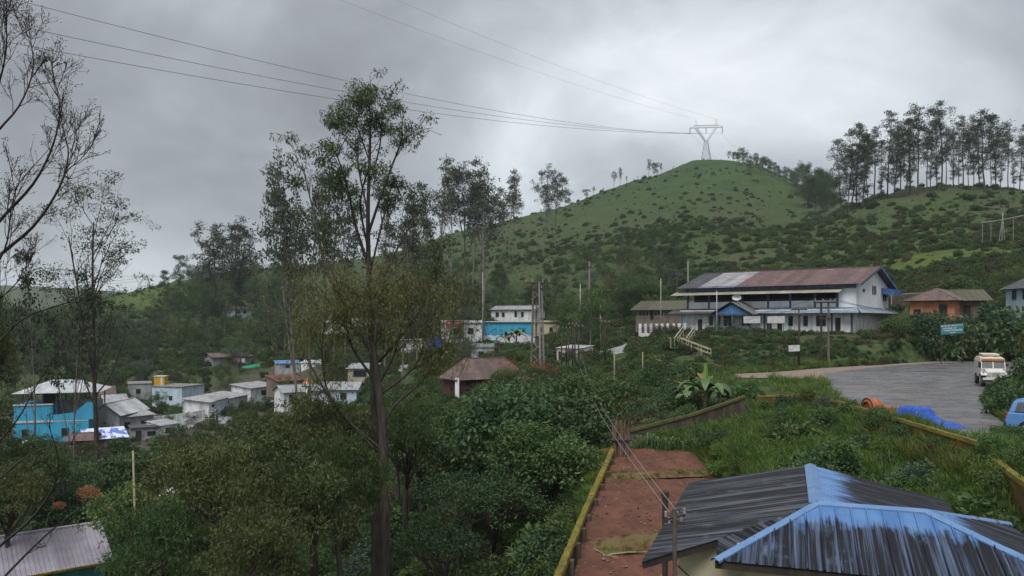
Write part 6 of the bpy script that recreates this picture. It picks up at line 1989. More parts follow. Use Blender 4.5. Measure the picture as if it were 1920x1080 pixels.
    xx = rs.uniform(2.9, 8.3, n); yy = np.where(rs.rand(n) < .62, 26.2 + (xx - 2.7) * .22 + rs.normal(size=n) * .35, 33.3 + (xx - 3.5) * .1 + rs.normal(size=n) * .2)
    keep = inpoly(xx, yy, PLOT)
    xx, yy = xx[keep], yy[keep]
    scatter("bund_weeds", np.stack([xx, yy, plot_z(xx, yy) + .1], 1), [T[0], T[3]], rs, .25, .55, "short weeds growing on the soil bunds", zs=(.6, 1.1))
    # clods and stones on the bare soil
    rk = []
    for sd in (1, 2, 3):
        r_ = np.random.RandomState(sd); v = rnd_unit(r_, 8) * (.7 + .5 * r_.rand(8))[:, None]
        cube = np.array([(i, j, k) for i in (-1, 1) for j in (-1, 1) for k in (-1, 1)], float) * (.5 + .35 * r_.rand(8))[:, None] + r_.normal(size=(8, 3)) * .1
        rk.append(src_obj("pattern_clod", np_mesh("clod", cube, [(0, 1, 3, 2), (4, 6, 7, 5), (0, 4, 5, 1), (2, 3, 7, 6), (0, 2, 6, 4), (1, 5, 7, 3)],
                  mat("clod_%d" % sd, ((0.12, 0.06, 0.045), (0.17, 0.10, 0.08), (0.20, 0.17, 0.14))[sd - 1], rough=.95))))
    n = 1500
    xx = rs.uniform(1, 9, n); yy = rs.uniform(14, 37.5, n)
    keep = polydist(xx, yy, PLOT) < -.15
    xx, yy = xx[keep], yy[keep]
    zc_ = np.array([float(plot_z(a, b) + 0.16 * (vnoise(a * 1.1, b * 1.1) - .5) + .12 * (vnoise(a * 3.3, b * 3.3) - .5)) for a, b in zip(xx, yy)]) + .06
    scatter("soil_clods", np.stack([xx, yy, zc_], 1), [rk[0], rk[0], rk[0], rk[1], rk[1], rk[2]], rs, .02, .075, "loose clods and pebbles strewn over the red soil", zs=(.4, .8))
    # moss and weeds at the foot of the yellow wall
    n = 300
    t_ = rs.rand(n); yy = 15 + 21.5 * t_; xx = np.interp(yy, [14.5, 22.4, 28.6, 36.6], [.35, 1.33, 2.66, 4.80]) - .35 - .5 * rs.rand(n)
    scatter("wall_weeds", np.stack([xx, yy, height(xx, yy)], 1), [T[0], T[1]], rs, .6, 1.4, "weeds along the ravine side of the yellow wall", zs=(.7, 1.2))


cover()

for i, px in enumerate((1678, 1700, 1722, 1748, 1776, 1802, 1830, 1856, 1880, 1905)):
    g = G(px, 84.5 + (i % 3)); top = zz(85, 588 + (i * 7) % 13)
    shrub(['green1', 'dark1', 'scrub1', 'dark2', 'olive1'][i % 5], g - Vector((0, 0, .2)), max(.6, (top - g.z) / 1.1), i * 1.7, ['green', 'dark', 'dull', 'upright dark', 'olive'][i % 5] + (" bush along the front of the orange house" if px < 1800 else " bush on the bank right of the orange house"), "bushes before the orange house")

for i, (px, Y, sz) in enumerate(((1868, 28.2, .5), (1884, 27.6, .55), (1902, 27.8, .6), (1922, 27.2, .6), (1876, 30.4, .45), (1940, 26.6, .6))):
    shrub(['green1', 'bright1', 'green2'][i % 3], G(px, Y, -.1), sz, i * 2.1, ['leafy', 'bright', 'upright', 'broad', 'lush', 'dense'][i] + " verge bush in front of the light blue car", "verge bushes by the blue car", .9)

for i, (px, py, Y, sz) in enumerate(((938, 735, 76, 1.5), (960, 722, 74, 1.6), (985, 715, 76, 1.6), (915, 752, 72, 1.2), (1010, 705, 80, 1.5))):
    shrub(['green2', 'olive1', 'green1', 'dark1', 'brown1'][i], W(px, py, Y), sz, i * 1.3, ['tall green', 'olive', 'broad green', 'low dark', 'brownish'][i] + " bush hiding the right side of the maroon house", "bushes beside the maroon house")

# growth over the plot walls
for i, (px, Y, dz, sz) in enumerate(((1440, 41.6, .2, .6), (1475, 41.4, .25, .7), (1515, 40.8, .2, .65), (1550, 39.0, .2, .6), (1590, 36.4, .2, .55), (1622, 34.2, .1, .5), (1664, 32.0, .3, .75), (1690, 30.6, .1, .5), (1760, 27.6, 0, .5), (1812, 25.8, 0, .5), (1846, 24.8, 0, .5),
                                 (1200, 39.4, .1, .5), (1228, 39.9, .2, .6), (1262, 40.4, .2, .5), (1290, 40.9, .3, .7), (1322, 41.2, .3, .6), (1376, 42.4, .3, .7), (1400, 42.6, .2, .7))):
    wall_ = "ochre road wall" if px > 1430 else "old dark plot wall"
    shrub(['green1', 'dark1', 'green2', 'blue1', 'broad2', 'olive1'][i % 6], G(px, Y, dz), sz, i * 1.9, ['leafy green', 'dark', 'upright green', 'grey-green', 'broad-leaved', 'olive'][i % 6] + (" small" if sz < .55 else "") + " bush pushing over the " + wall_, "bushes over the plot walls", 1.05)

# ------------------------------------------------------------------ pylon, wires, poles
STEEL = mat("galvanised_steel", (0.46, 0.48, 0.50), (0.36, 0.37, 0.39), rough=.5, scale=2)
IRON = mat("rusty_iron", (0.055, 0.040, 0.034), (0.035, 0.028, 0.026), rough=.8, scale=5)
POLE_C = mat("pole_concrete", (0.27, 0.26, 0.245), (0.18, 0.175, 0.165), rough=.9, scale=2)
POLE_W = mat("pole_wood", (0.16, 0.14, 0.12), (0.09, 0.08, 0.07), rough=.9, scale=3, stretch=(3, 3, .4))
WIRE = mat("wire", (0.05, 0.052, 0.056), rough=.6)
CERAM = mat("insulator", (0.30, 0.28, 0.26), (0.2, 0.18, 0.17), rough=.3)


def pylon(base, h, rz, label, th=.28, name="pylon"):
    t = thing(name, label, "pylon", base, rz)
    k = h / 30.0
    w0, w1, zw = 3.6 * k, 1.15 * k, 14.0 * k
    corners = [(-1, -1), (1, -1), (1, 1), (-1, 1)]
    leg = lambda c, f: Vector((c[0] * (w0 + (w1 - w0) * f), c[1] * (w0 + (w1 - w0) * f), -1.0 + (zw + 1) * f))
    for c in corners:
        part("leg", MB().bar(leg(c, 0), leg(c, 1), th), STEEL, t)
    lat = MB(); n = 5
    for i in range(4):
        a, b = corners[i], corners[(i + 1) % 4]
        for j in range(n):
            f0, f1 = j / n, (j + 1) / n
            lat.bar(leg(a, f0), leg(b, f1), th * .55).bar(leg(b, f0), leg(a, f1), th * .55).bar(leg(a, f1), leg(b, f1), th * .55)
    part("lattice", lat, STEEL, t)
    zb = 24.0 * k
    for s in (-1, 1):      # the two spread arms of the Y
        m = MB()
        top = [Vector((s * 7.4 * k + d * .9 * k, e * .8 * k, zb)) for d in (-1, 1) for e in (-1, 1)]
        bot = [Vector((s * .75 * k + d * .5 * k, e * .9 * k, zw)) for d in (-1, 1) for e in (-1, 1)]
        for p, q in zip(bot, top): m.bar(p, q, th * .8)
        for j in range(6):
            f0, f1 = j / 6, (j + 1) / 6
            for a, b in ((0, 1), (1, 3), (3, 2), (2, 0)):
                m.bar(bot[a].lerp(top[a], f0), bot[b].lerp(top[b], f1), th * .45)
        part("spread_arm", m, STEEL, t)
        m = MB()
        for e in (-1, 1): m.bar((s * 7.4 * k + e * .9 * k, 0, zb + 1.6 * k), (s * 7.3 * k, 0, zb + 6.2 * k), th * .7)
        part("earth_peak", m, STEEL, t)
    m = MB()
    for z in (zb, zb + 1.6 * k):
        for e in (-.7, .7): m.bar((-12.0 * k if z == zb else -8.2 * k, e * k, z), (12.0 * k if z == zb else 8.2 * k, e * k, z), th * .8)
    for j in range(-8, 9):
        x = j * 1.0 * k
        m.bar((x, -.7 * k, zb), (x + 1.0 * k * (1 if j % 2 else -1), -.7 * k, zb + 1.6 * k), th * .5)
    for s in (-1, 1): m.bar((s * 8.2 * k, 0, zb + 1.6 * k), (s * 12.2 * k, 0, zb + .1), th * .7)
    part("cross_beam", m, STEEL, t)
    for x in (-11.6, 0, 11.6):
        ins = MB()
        ins.tube([(x * k, 0, zb - .1), (x * k, 0, zb - 4.2 * k)], .16 * k * 2, 6)
        part("insulator", ins, STEEL, t)
    return t


PB = W(1324, 304, 553); PB.z = H(PB.x, PB.y)
HP = zz(553, 224) - PB.z
pylon(PB, HP, math.radians(-8), "white lattice pylon with Y-shaped arms on the hilltop")
for px, top in ((262, 515), (279, 513)):
    b = G(px, 372)
    pylon(b, zz(372, top) - b.z + .5, math.radians(20), "tiny far lattice pylon on the left skyline", th=.12, name="far_pylon")["group"] = "far pylons on the left skyline"


def wire(name, label, cat, a, b, sag, r, group=None, n=40, mt=None):
    a, b = Vector(a), Vector(b)
    pts = []
    for i in range(n + 1):
        t = i / n; p = a.lerp(b, t); p.z -= 4 * sag * t * (1 - t); pts.append(p)
    mb = MB().tube(pts, r, 5)
    return solid(name, mb, mt or WIRE, label, cat, group)


k_ = HP / 30.0
zc = PB.z + 19.8 * k_
GW = "power lines over the valley"
# conductors from the pylon's insulators, swinging down over the valley to a tower behind the left of the view
for dx, (px, py), r in ((-11.6, (-260, -78), .075), (0, (-310, -28), .075), (11.6, (-250, 28), .075)):
    wire("power_line", "sagging high-voltage conductor running from the hilltop pylon across the sky", "power line", (PB.x + dx * k_, PB.y + dx * -.1, zc), W(px, py, 190), 9, r, GW, 60)
for s, (px, py), r in ((-7.3, (60, -240), .035), (7.3, (130, -280), .035)):
    wire("earth_wire", "thin earth wire running above the conductors from the pylon's peak", "power line", (PB.x + s * k_, PB.y, PB.z + 30.2 * k_), W(px, py, 260), 7, r, "earth wires over the valley", 60)
for py in (516, 522, 527):
    wire("distant_line", "faint distant wire strung across the left skyline", "power line", W(-80, py + 6, 372), W(262, py, 372), 2, .05, "distant wires on the left skyline", 16)
for dx in (-11, 11):
    wire("power_line", "conductor leaving the pylon down the hill's far side", "power line", (PB.x + dx * k_, PB.y, zc), W(1460 + dx * 3, 330, 760), 10, .05, "conductors beyond the pylon", 20)


def upole(px, top, Y, label, group=None, arms=(), mt=None, r=.12, name="utility_pole", lean=0.0, wires=None, base=None):
    g = G(px, Y) if base is None else base
    zt = zz(Y, top)
    t = thing(name, label, "pole", g, 0, group)
    h = zt - g.z
    part("shaft", MB().tube([(0, 0, -.8), (lean * .5, 0, h * .5), (lean, 0, h)], [r, r * .9, r * .7], 8), mt or POLE_C, t, smooth=True)
    for dz, w in arms:
        part("cross_arm", MB().b2((-w / 2 + lean, -.05 - r, h - dz - .06), (w / 2 + lean, .03 - r, h - dz + .06)), IRON, t)
        for s in (-.46, 0, .46):
            part("insulator", MB().tube([(s * w + lean, -r, h - dz + .06), (s * w + lean, -r, h - dz + .26)], .05, 6), CERAM, t)
    return t


upole(1105, 490, 118, "tall grey wooden mast behind the rusty pole cluster", mt=POLE_W, r=.17, arms=((.9, 1.0),))
upole(1088, 532, 112, "bare pole standing beside the tall grey mast", mt=POLE_C, r=.12)
upole(1126, 570, 106, "short thin pole between the lane and the grey mast", mt=POLE_C, r=.1)
upole(1239, 522, 116, "bare grey pole rising before the mossy outbuilding", mt=POLE_C, r=.11)
upole(1290, 490, 124, "bare pole behind the white hall's left end", mt=POLE_C, r=.11)
upole(905, 510, 160, "pale slim pole above the red signboard shop", mt=POLE_C, r=.14)
upole(1135, 600, 84, "dark iron pole beside the pale lane", mt=IRON, r=.09, arms=((.3, .9),))
upole(1498, 575, 70, "dark iron pole on the road shoulder before the white hall", mt=IRON, r=.09, arms=((.25, 1.4), (.7, .8)))
upole(1344, 545, 92.5, "thin white flag mast before the white hall's porch", mt=FRAME_W, r=.05, name="flag_mast")
upole(260, 845, 34, "pale bamboo pole leaning out of the ravine shrubs", mt=mat("bamboo", (0.26, 0.24, 0.14), (0.18, 0.16, 0.1), rough=.8), r=.06, lean=-.25, name="bamboo_pole")
upole(575, 716, 84, "white stub mast among the feathery trees", mt=FRAME_W, r=.09, arms=((.5, 1.0),), name="stub_mast")
upole(1880, 398, 168, "short pole in an A-shaped stay on the right slope", mt=POLE_C, r=.12)
upole(1152, 653, 62, "bamboo stake in the scrub by the lane", mt=MATS["bamboo"], r=.07, name="stake")
upole(1205, 660, 62, "second bamboo stake in the scrub nearer the banana plant", mt=MATS["bamboo"], r=.06, name="stake")
for i, (px, top, Y) in enumerate(((1053, 622, 88), (1062, 612, 90), (1066, 640, 84), (1074, 604, 86), (1078, 618, 92), (1085, 608, 84))):
    upole(px, top, Y, "rusty iron pole in the cluster before the pinkish hut", "rusty poles of the switchyard", arms=((.3, .9),) if i in (1, 3, 5) else (), mt=IRON, r=.085)


def lattice_pole():
    """tall four-legged lattice pole"""
    g = G(1008, 88); h = zz(88, 528) - g.z
    t = thing("lattice_pole", "tall lattice-braced double pole with cross arms beside the blue building", "pole", g)
    for x, y in ((-.62, 0), (-.15, .4), (.25, -.3), (.62, .1)):
        part("leg", MB().tube([(x * 1.25, y, -.8), (x * .7, y * .7, h)], [.13, .1], 6), POLE_W if x < 0 else POLE_C, t)
    br = MB()
    for k in range(6):
        z = h * (.1 + .14 * k)
        br.bar((-.7, 0, z), (.7, 0, z + h * .12), .07).bar((.7, 0, z), (-.7, 0, z + h * .12), .07)
    part("bracing", br, POLE_C, t)
    for dz in (.15, .8):
        part("cross_arm", MB().b2((-1.5, -.16, h - dz - .07), (1.5, -.04, h - dz + .07)), IRON, t)
    for s in (-1.3, -.6, .6, 1.3):
        part("insulator", MB().tube([(s, -.1, h - .08), (s, -.1, h + .3)], .07, 6), CERAM, t)


lattice_pole()


def h_pole():
    g = G(1546, 74.5); h = zz(74.5, 566) - g.z
    t = thing("h_frame_pole", "pair of dark poles joined by a cross beam before the white hall", "pole", g)
    for x in (-.32, .38):
        part("shaft", MB().tube([(x, 0, -.8), (x, 0, h)], [.13, .10], 8), IRON if x < 0 else POLE_W, t)
    for dz, w in ((.05, 2.2), (1.6, 1.2)):
        part("cross_arm", MB().b2((-w / 2, -.2, h - dz - .07), (w / 2, -.1, h - dz + .07)), IRON, t)
    for s in (-.95, -.2, .5, .95):
        part("insulator", MB().tube([(s, -.15, h + .02), (s, -.15, h + .3)], .06, 6), CERAM, t)
    a = Vector((g.x, g.y - .15, g.z + h + .28))
    for s, (px, py, Y) in ((-.95, (1076, 612, 86)), (.95, (1088, 616, 84))):
        wire("service_wire", "low-voltage wire from the paired poles to the rusty pole cluster", "wire", a + Vector((s, 0, 0)), W(px, py, Y), 1.2, .016, "low-voltage wires along the road")
    for s, py in ((-.2, 586), (.5, 598), (.95, 606)):
        wire("service_wire", "low-voltage wire from the paired poles along the right bank", "wire", a + Vector((s, 0, 0)), W(2000, py - 8, 62), .9, .016, "low-voltage wires along the right bank")


h_pole()


def near_pole():
    """iron service pole beside the tin-roofed house with two wires to the pole cluster"""
    b = Vector(((1266 - CX) / F * 12.6, 12.6, 0)); b.z = H(b.x, b.y)
    zt = zz(12.6, 955)
    t = thing("service_pole", "slim dark iron service pole beside the tin-roofed house", "pole", b)
    h = zt - b.z
    part("shaft", MB().tube([(0, 0, -.5), (-.01, 0, h)], [.042, .034], 8), IRON, t, smooth=True)
    part("cross_arm", MB().bar((-.17, -.02, h - .16), (.17, .03, h - .10), .035), IRON, t)
    part("cross_arm", MB().bar((-.13, .1, h - .22), (.13, -.08, h - .20), .03), IRON, t)
    for s, z in ((-.15, .0), (.15, .05), (.1, -.1), (-.1, -.1)):
        part("insulator", MB().tube([(s, 0, h + z - .12), (s, 0, h + z - .03)], .025, 6), CERAM, t)
    end = W(1085, 664, 84)
    for px, py in ((1255, 960), (1272, 962)):
        wire("service_wire", "slack wire swinging from the near service pole to the rusty pole cluster", "wire", W(px, py, 12.6), end + Vector((px - 1263, 0, 0)) * .03, 1.0, .008, "slack wires over the red plot", 40, mat("wire_pale", (0.25, 0.23, 0.21), rough=.6))


near_pole()
g = Vector(((1247 - CX) / F * 20, 20, 0)); g.z = float(plot_z(g.x, g.y))
st = thing("stub_post", "dark iron stub post with a cap standing in the red soil", "post", g)
hp = zz(20, 932) - g.z
part("shaft", MB().tube([(0, 0, -.3), (0, 0, hp)], .075, 8), IRON, st)
part("cap", MB().tube([(0, 0, hp + .002), (0, 0, hp + .14), (0, 0, hp + .2)], [.1, .1, .03], 8), IRON, st)


# ------------------------------------------------------------------ fence, stairs, signs, pipe
def balustrade():
    a, b = W(1200, 627, 106), W(1284, 627, 102.5)
    t = thing("balustrade", "white pillared balustrade at the left end of the white hall", "fence", a)
    d = b - a
    for i in range(9):
        p = a + d * (i / 8)
        part("pillar", MB().box((p.x, p.y, p.z + .62), (.34, .34, 1.7)), W_WHITE, t, world=True)
    for i in range(8):
        p = a + d * (i / 8); q = a + d * ((i + 1) / 8)
        part("rail", MB().bar(p + Vector((0, 0, 1.1)), q + Vector((0, 0, 1.1)), .12), CONC, t, world=True)
        part("kerb", MB().bar(p + Vector((0, 0, -.05)), q + Vector((0, 0, -.05)), .2, .5), W_WHITE, t, world=True)
        for k in range(1, 5):
            c = p.lerp(q, k / 5)
            part("baluster", MB().b2(c + Vector((-.04, -.04, .21)), c + Vector((.04, .04, 1.05))), IRON, t, world=True)


balustrade()


def stairs():
    t = thing("outside_stair", "steep iron stair with pale handrails climbing the bank to the white hall", "stair", G(1318, 79))
    o = t.location.copy()
    RAIL = mat("rail_pale", (0.42, 0.38, 0.27), (0.30, 0.27, 0.19), rough=.6)
    A, B, C = W(1330, 672, 78), W(1276, 651, 80), W(1292, 628, 86)
    for p, q, n in ((A, B, 9), (B, C, 6)):
        for i in range(n):
            c = p.lerp(q, (i + .5) / n)
            part("tread", MB().box(c, (.62 if p is A else 1.2, 1.2 if p is A else .5, .07)), CONC, t, world=True)
        part("stringer", MB().bar(p + Vector((0, -.6, -.12)), q + Vector((0, -.6, -.12)), .08, .3), IRON, t, world=True)
        for s in (-.62, .62):
            dv = Vector((0, s, 0)) if p is A else Vector((s, 0, 0))
            part("handrail", MB().bar(p + dv + Vector((0, 0, .95)), q + dv + Vector((0, 0, .95)), .09), RAIL, t, world=True)
            part("handrail", MB().bar(p + dv + Vector((0, 0, .5)), q + dv + Vector((0, 0, .5)), .06), RAIL, t, world=True)
            for k in range(4):
                c = p.lerp(q, k / 3) + dv
                part("baluster", MB().bar(c - Vector((0, 0, .1)), c + Vector((0, 0, .95)), .06), RAIL, t, world=True)
    part("landing", MB().box(B + Vector((-.5, 0, -.05)), (1.4, 1.5, .1)), CONC, t, world=True)
    for k in range(3):
        c = B + Vector((-1.15, -.7 + .7 * k, 0))
        part("baluster", MB().bar(c - Vector((0, 0, .1)), c + Vector((0, 0, .95)), .06), RAIL, t, world=True)
    part("handrail", MB().bar(B + Vector((-1.15, -.7, .95)), B + Vector((-1.15, .7, .95)), .08), RAIL, t, world=True)


stairs()


def sign(name, label, px, py, Y, w, h, mt, rz=0.0, posts=2, lines=(), tiltv=0.0, pm=None):
    c = W(px, py, Y); g = H(c.x, c.y)
    t = thing(name, label, "sign", (c.x, c.y, g), rz)
    z = c.z - g
    Rm = Matrix.Rotation(tiltv, 3, 'Y')
    part("panel", MB().box((0, 0, z), (w, .05, h), M=Rm), mt, t)
    rs = random.Random(int(px))
    for dz, hh, x0, x1 in lines:
        x = x0 * w
        while x < x1 * w:
            ww = rs.uniform(.035, .085); h_ = hh * h * rs.uniform(.75, 1)
            p = Rm @ Vector((x + ww / 2, -.03, dz * h)) + Vector((0, 0, z))
            part("letter", MB().box(p, (ww, .012, h_), M=Rm), FRAME_W, t); x += ww + (.03 if rs.random() < .8 else .11)
    for k in range(posts):
        x = (0 if posts == 1 else (-.46 + .92 * k)) * w
        part("post", MB().b2((x - .035, .03, -.4), (x + .035, .1, z + h * .3)), pm or IRON, t)


TEAL = mat("sign_teal", (0.045, 0.20, 0.25), (0.035, 0.15, 0.19), rough=.45)
sign("road_sign", "teal signboard with lines of white lettering on the far road bank", 1785, 617, 78, 2.3, 1.0, TEAL, 0, 2, ((.36, .16, -.48, .47), (.10, .18, -.40, .20), (-.12, .17, -.42, .45), (-.36, .12, -.10, .16)), tiltv=-.07)
sign("notice_sign", "small blank white sign on the pole by the road shoulder", 1489, 653, 69.5, 1.0, .55, FRAME_W, 0, 1, tiltv=-.05)


def hill_pipe():
    t = thing("water_pipe", "pale water pipe on thin stilts crossing the right slope", "pipe", G(1842, 168))
    P = [W(1840, 418, 168), W(1880, 412, 168), W(1925, 403, 168), W(1990, 388, 168)]
    part("pipe", MB().tube(P, .10, 8), POLE_C, t, world=True)
    for p in [W(1842, 418, 168), W(1858, 415, 168), W(1878, 412, 168), W(1900, 408, 168)]:
        z = H(p.x, p.y)
        part("stilt", MB().bar((p.x, p.y, min(z, p.z) - .4), p, .09), POLE_C, t, world=True)
    for s in (-.9, .5):
        p = W(1880, 404, 168); z = H(p.x, p.y)
        part("stay", MB().bar((p.x + s, p.y, z - .3), (p.x, p.y, p.z), .10), POLE_C, t, world=True)


hill_pipe()


# ------------------------------------------------------------------ vehicles
RUBBER = mat("tyre_rubber", (0.018, 0.018, 0.019), (0.03, 0.029, 0.028), rough=.85)
CHROME = mat("metal_dull", (0.35, 0.35, 0.36), (0.25, 0.25, 0.26), rough=.35, metal=.6)
GLASSV = mat("vehicle_glass", (0.05, 0.058, 0.066), (0.08, 0.09, 0.10), rough=.12, spec=.6)
LENS = mat("lens", (0.55, 0.56, 0.55), (0.4, 0.4, 0.4), rough=.15, spec=.7)
AMBER = mat("lens_amber", (0.5, 0.2, 0.02), rough=.3)
REDL = mat("lens_red", (0.35, 0.02, 0.02), rough=.3)


def wheel(par, c, r=.36, w=.22):
    x, y, z = c
    ty = MB(); n = 18
    prof = [(-w / 2, r * .62), (-w / 2, r * .94), (-w * .34, r), (w * .34, r), (w / 2, r * .94), (w / 2, r * .62)]
    P = [(x + s, y + q * math.cos(2 * math.pi * k / n), z + q * math.sin(2 * math.pi * k / n)) for k in range(n) for s, q in prof]
    m = len(prof)
    ty.add(P, [(k * m + j, k * m + (j + 1) % m, ((k + 1) % n) * m + (j + 1) % m, ((k + 1) % n) * m + j) for k in range(n) for j in range(m)])
    t = part("wheel", ty, RUBBER, par, smooth=True)
    rim = MB().tube([(x - w * .42, y, z), (x + w * .42, y, z)], r * .61, 14)
    rim.tube([(x - w * .5, y, z), (x + w * .5, y, z)], r * .2, 8)
    part("rim", rim, CHROME, t)
    return t


def jeep():
    """open-bodied jeep, nose towards -y in its own frame"""
    c = W(1862, 716, 51.5); c.z = ROAD_Z + .03
    t = thing("jeep", "white jeep with rust-orange canvas roof parked against the hedge", "jeep", c, math.radians(-24))
    P_ = mat("jeep_white", (0.60, 0.60, 0.57), (0.48, 0.47, 0.44), rough=.4, scale=1.5, spec=.5)
    TAN = mat("canvas_orange", (0.34, 0.135, 0.06), (0.25, 0.10, 0.05), rough=.85, scale=3)
    CREAM = mat("canvas_cream", (0.55, 0.50, 0.40), rough=.8)
    body = MB()
    body.prism([(-.72, -.1, .55), (-.72, 2.9, .55), (-.72, 2.9, 1.12), (-.72, -.1, 1.12)], (1.44, 0, 0))          # tub
    body.prism([(-.52, -1.25, .60), (-.52, -.1, .60), (-.52, -.1, 1.14), (-.52, -1.2, 1.02)], (1.04, 0, 0))       # bonnet box
    part("body", body, P_, t, bevel=.03)
    part("grille", MB().b2((-.52, -1.29, .62), (.52, -1.252, .99)), P_, t)
    sl = MB()
    for k in range(7): sl.b2((-.21 + k * .065, -1.3, .68), (-.18 + k * .065, -1.291, .94))
    part("grille_slots", sl, RUBBER, t)
    for s in (-1, 1):
        f = MB(); n = 7
        A = [(s * .52, -1.34, .80), (s * .52, -1.15, .93), (s * .52, -.55, .93), (s * .52, -.15, .66)]
        B = [(s * .86, a[1], a[2]) for a in A]
        f.add(A + B, [(i, i + 1, i + 5, i + 4) for i in range(3)])
        f.add([(p[0], p[1], p[2] - .05) for p in A + B], [(i + 4, i + 5, i + 1, i) for i in range(3)])
        f.add([B[0], B[1], B[2], B[3]] + [(p[0], p[1], p[2] - .06) for p in B], [(i, i + 1, i + 5, i + 4) for i in range(3)])
        part("mudguard", f, P_, t)
        hl = MB().tube([(s * .38, -1.33, .84), (s * .38, -1.24, .84)], .095, 14)
        h = part("headlight", hl, LENS, t, smooth=False)
        part("bezel", MB().tube([(s * .38, -1.325, .84), (s * .38, -1.25, .84)], .118, 14), CHROME, h)
        part("indicator", MB().tube([(s * .70, -1.22, .98), (s * .70, -1.14, .98)], .05, 10), AMBER, t)
        part("mirror", MB().b2((s * .78 - .08, -.14, 1.32), (s * .78 + .08, -.1, 1.5)), RUBBER, t)
        part("door", MB().b2((s * .735 - .012, .15, .62), (s * .735 + .012, .95, 1.16)), P_, t)
        wheel(t, (s * .68, -.78, .37), .37, .21); wheel(t, (s * .68, 2.05, .37), .37, .21)
    part("bumper", MB().b2((-.78, -1.52, .47), (.78, -1.40, .62)), P_, t, bevel=.02)
    part("number_plate", MB().b2((-.24, -1.535, .40), (.24, -1.522, .52)), mat("plate_pale", (0.45, 0.20, 0.12), rough=.5), t)
    part("lower_valance", MB().b2((-.6, -1.36, .36), (.6, -1.30, .58)), RUBBER, t)
    ws = MB()
    for a, b in (((-.68, -.1, 1.13), (-.66, .12, 1.66)), ((.68, -.1, 1.13), (.66, .12, 1.66)), ((-.68, .12, 1.66), (.68, .12, 1.66)), ((-.68, -.1, 1.15), (.68, -.1, 1.15)), ((0, -.1, 1.13), (0, .12, 1.66))):
        ws.bar(a, b, .055)
    w = part("windscreen_frame", ws, P_, t)
    part("windscreen", MB().prism([(-.65, -.08, 1.16), (.65, -.08, 1.16), (.64, .115, 1.64), (-.64, .115, 1.64)], (0, .008, 0)), GLASSV, w)
    top = MB(); n = 6
    ring = []
    for y, z in ((.05, 1.70), (.4, 1.84), (1.4, 1.90), (2.6, 1.88), (2.95, 1.80)):
        ring += [(-.74, y, z - .28 if y > .3 else z - .1), (-.66, y, z), (0, y, z + .05), (.66, y, z), (.74, y, z - .28 if y > .3 else z - .1)]
    top.add(ring, [(i * 5 + j, i * 5 + j + 1, (i + 1) * 5 + j + 1, (i + 1) * 5 + j) for i in range(4) for j in range(4)])
    top.prism([(-.7, .04, 1.66), (.7, .04, 1.66), (.66, .06, 1.84), (-.66, .06, 1.84)], (0, .05, 0))
    part("canvas_top", top, CREAM, t)
    part("roof_brow", MB().b2((-.67, .02, 1.62), (.67, .36, 1.80)), TAN, t, bevel=.05)
    part("canvas_side", MB().b2((-.735, 1.0, 1.13), (-.715, 2.9, 1.66)).b2((.715, 1.0, 1.13), (.735, 2.9, 1.66)).b2((-.71, 2.88, 1.13), (.71, 2.9, 1.75)), CREAM, t)
    part("roof_load", MB().b2((-.5, .9, 1.955), (.5, 2.6, 2.10)), CREAM, t, bevel=.04)
    part("steering_wheel", MB().tube([(.35 + .17 * math.cos(k * .5236), .28 + .06 * math.sin(k * .5236), 1.22 + .16 * math.sin(k * .5236)) for k in range(13)], .018, 5), RUBBER, t)
    part("seat", MB().b2((-.6, .7, .9), (.6, 1.2, 1.05)).b2((-.6, 1.1, 1.05), (.6, 1.22, 1.5)), RUBBER, t)


jeep()


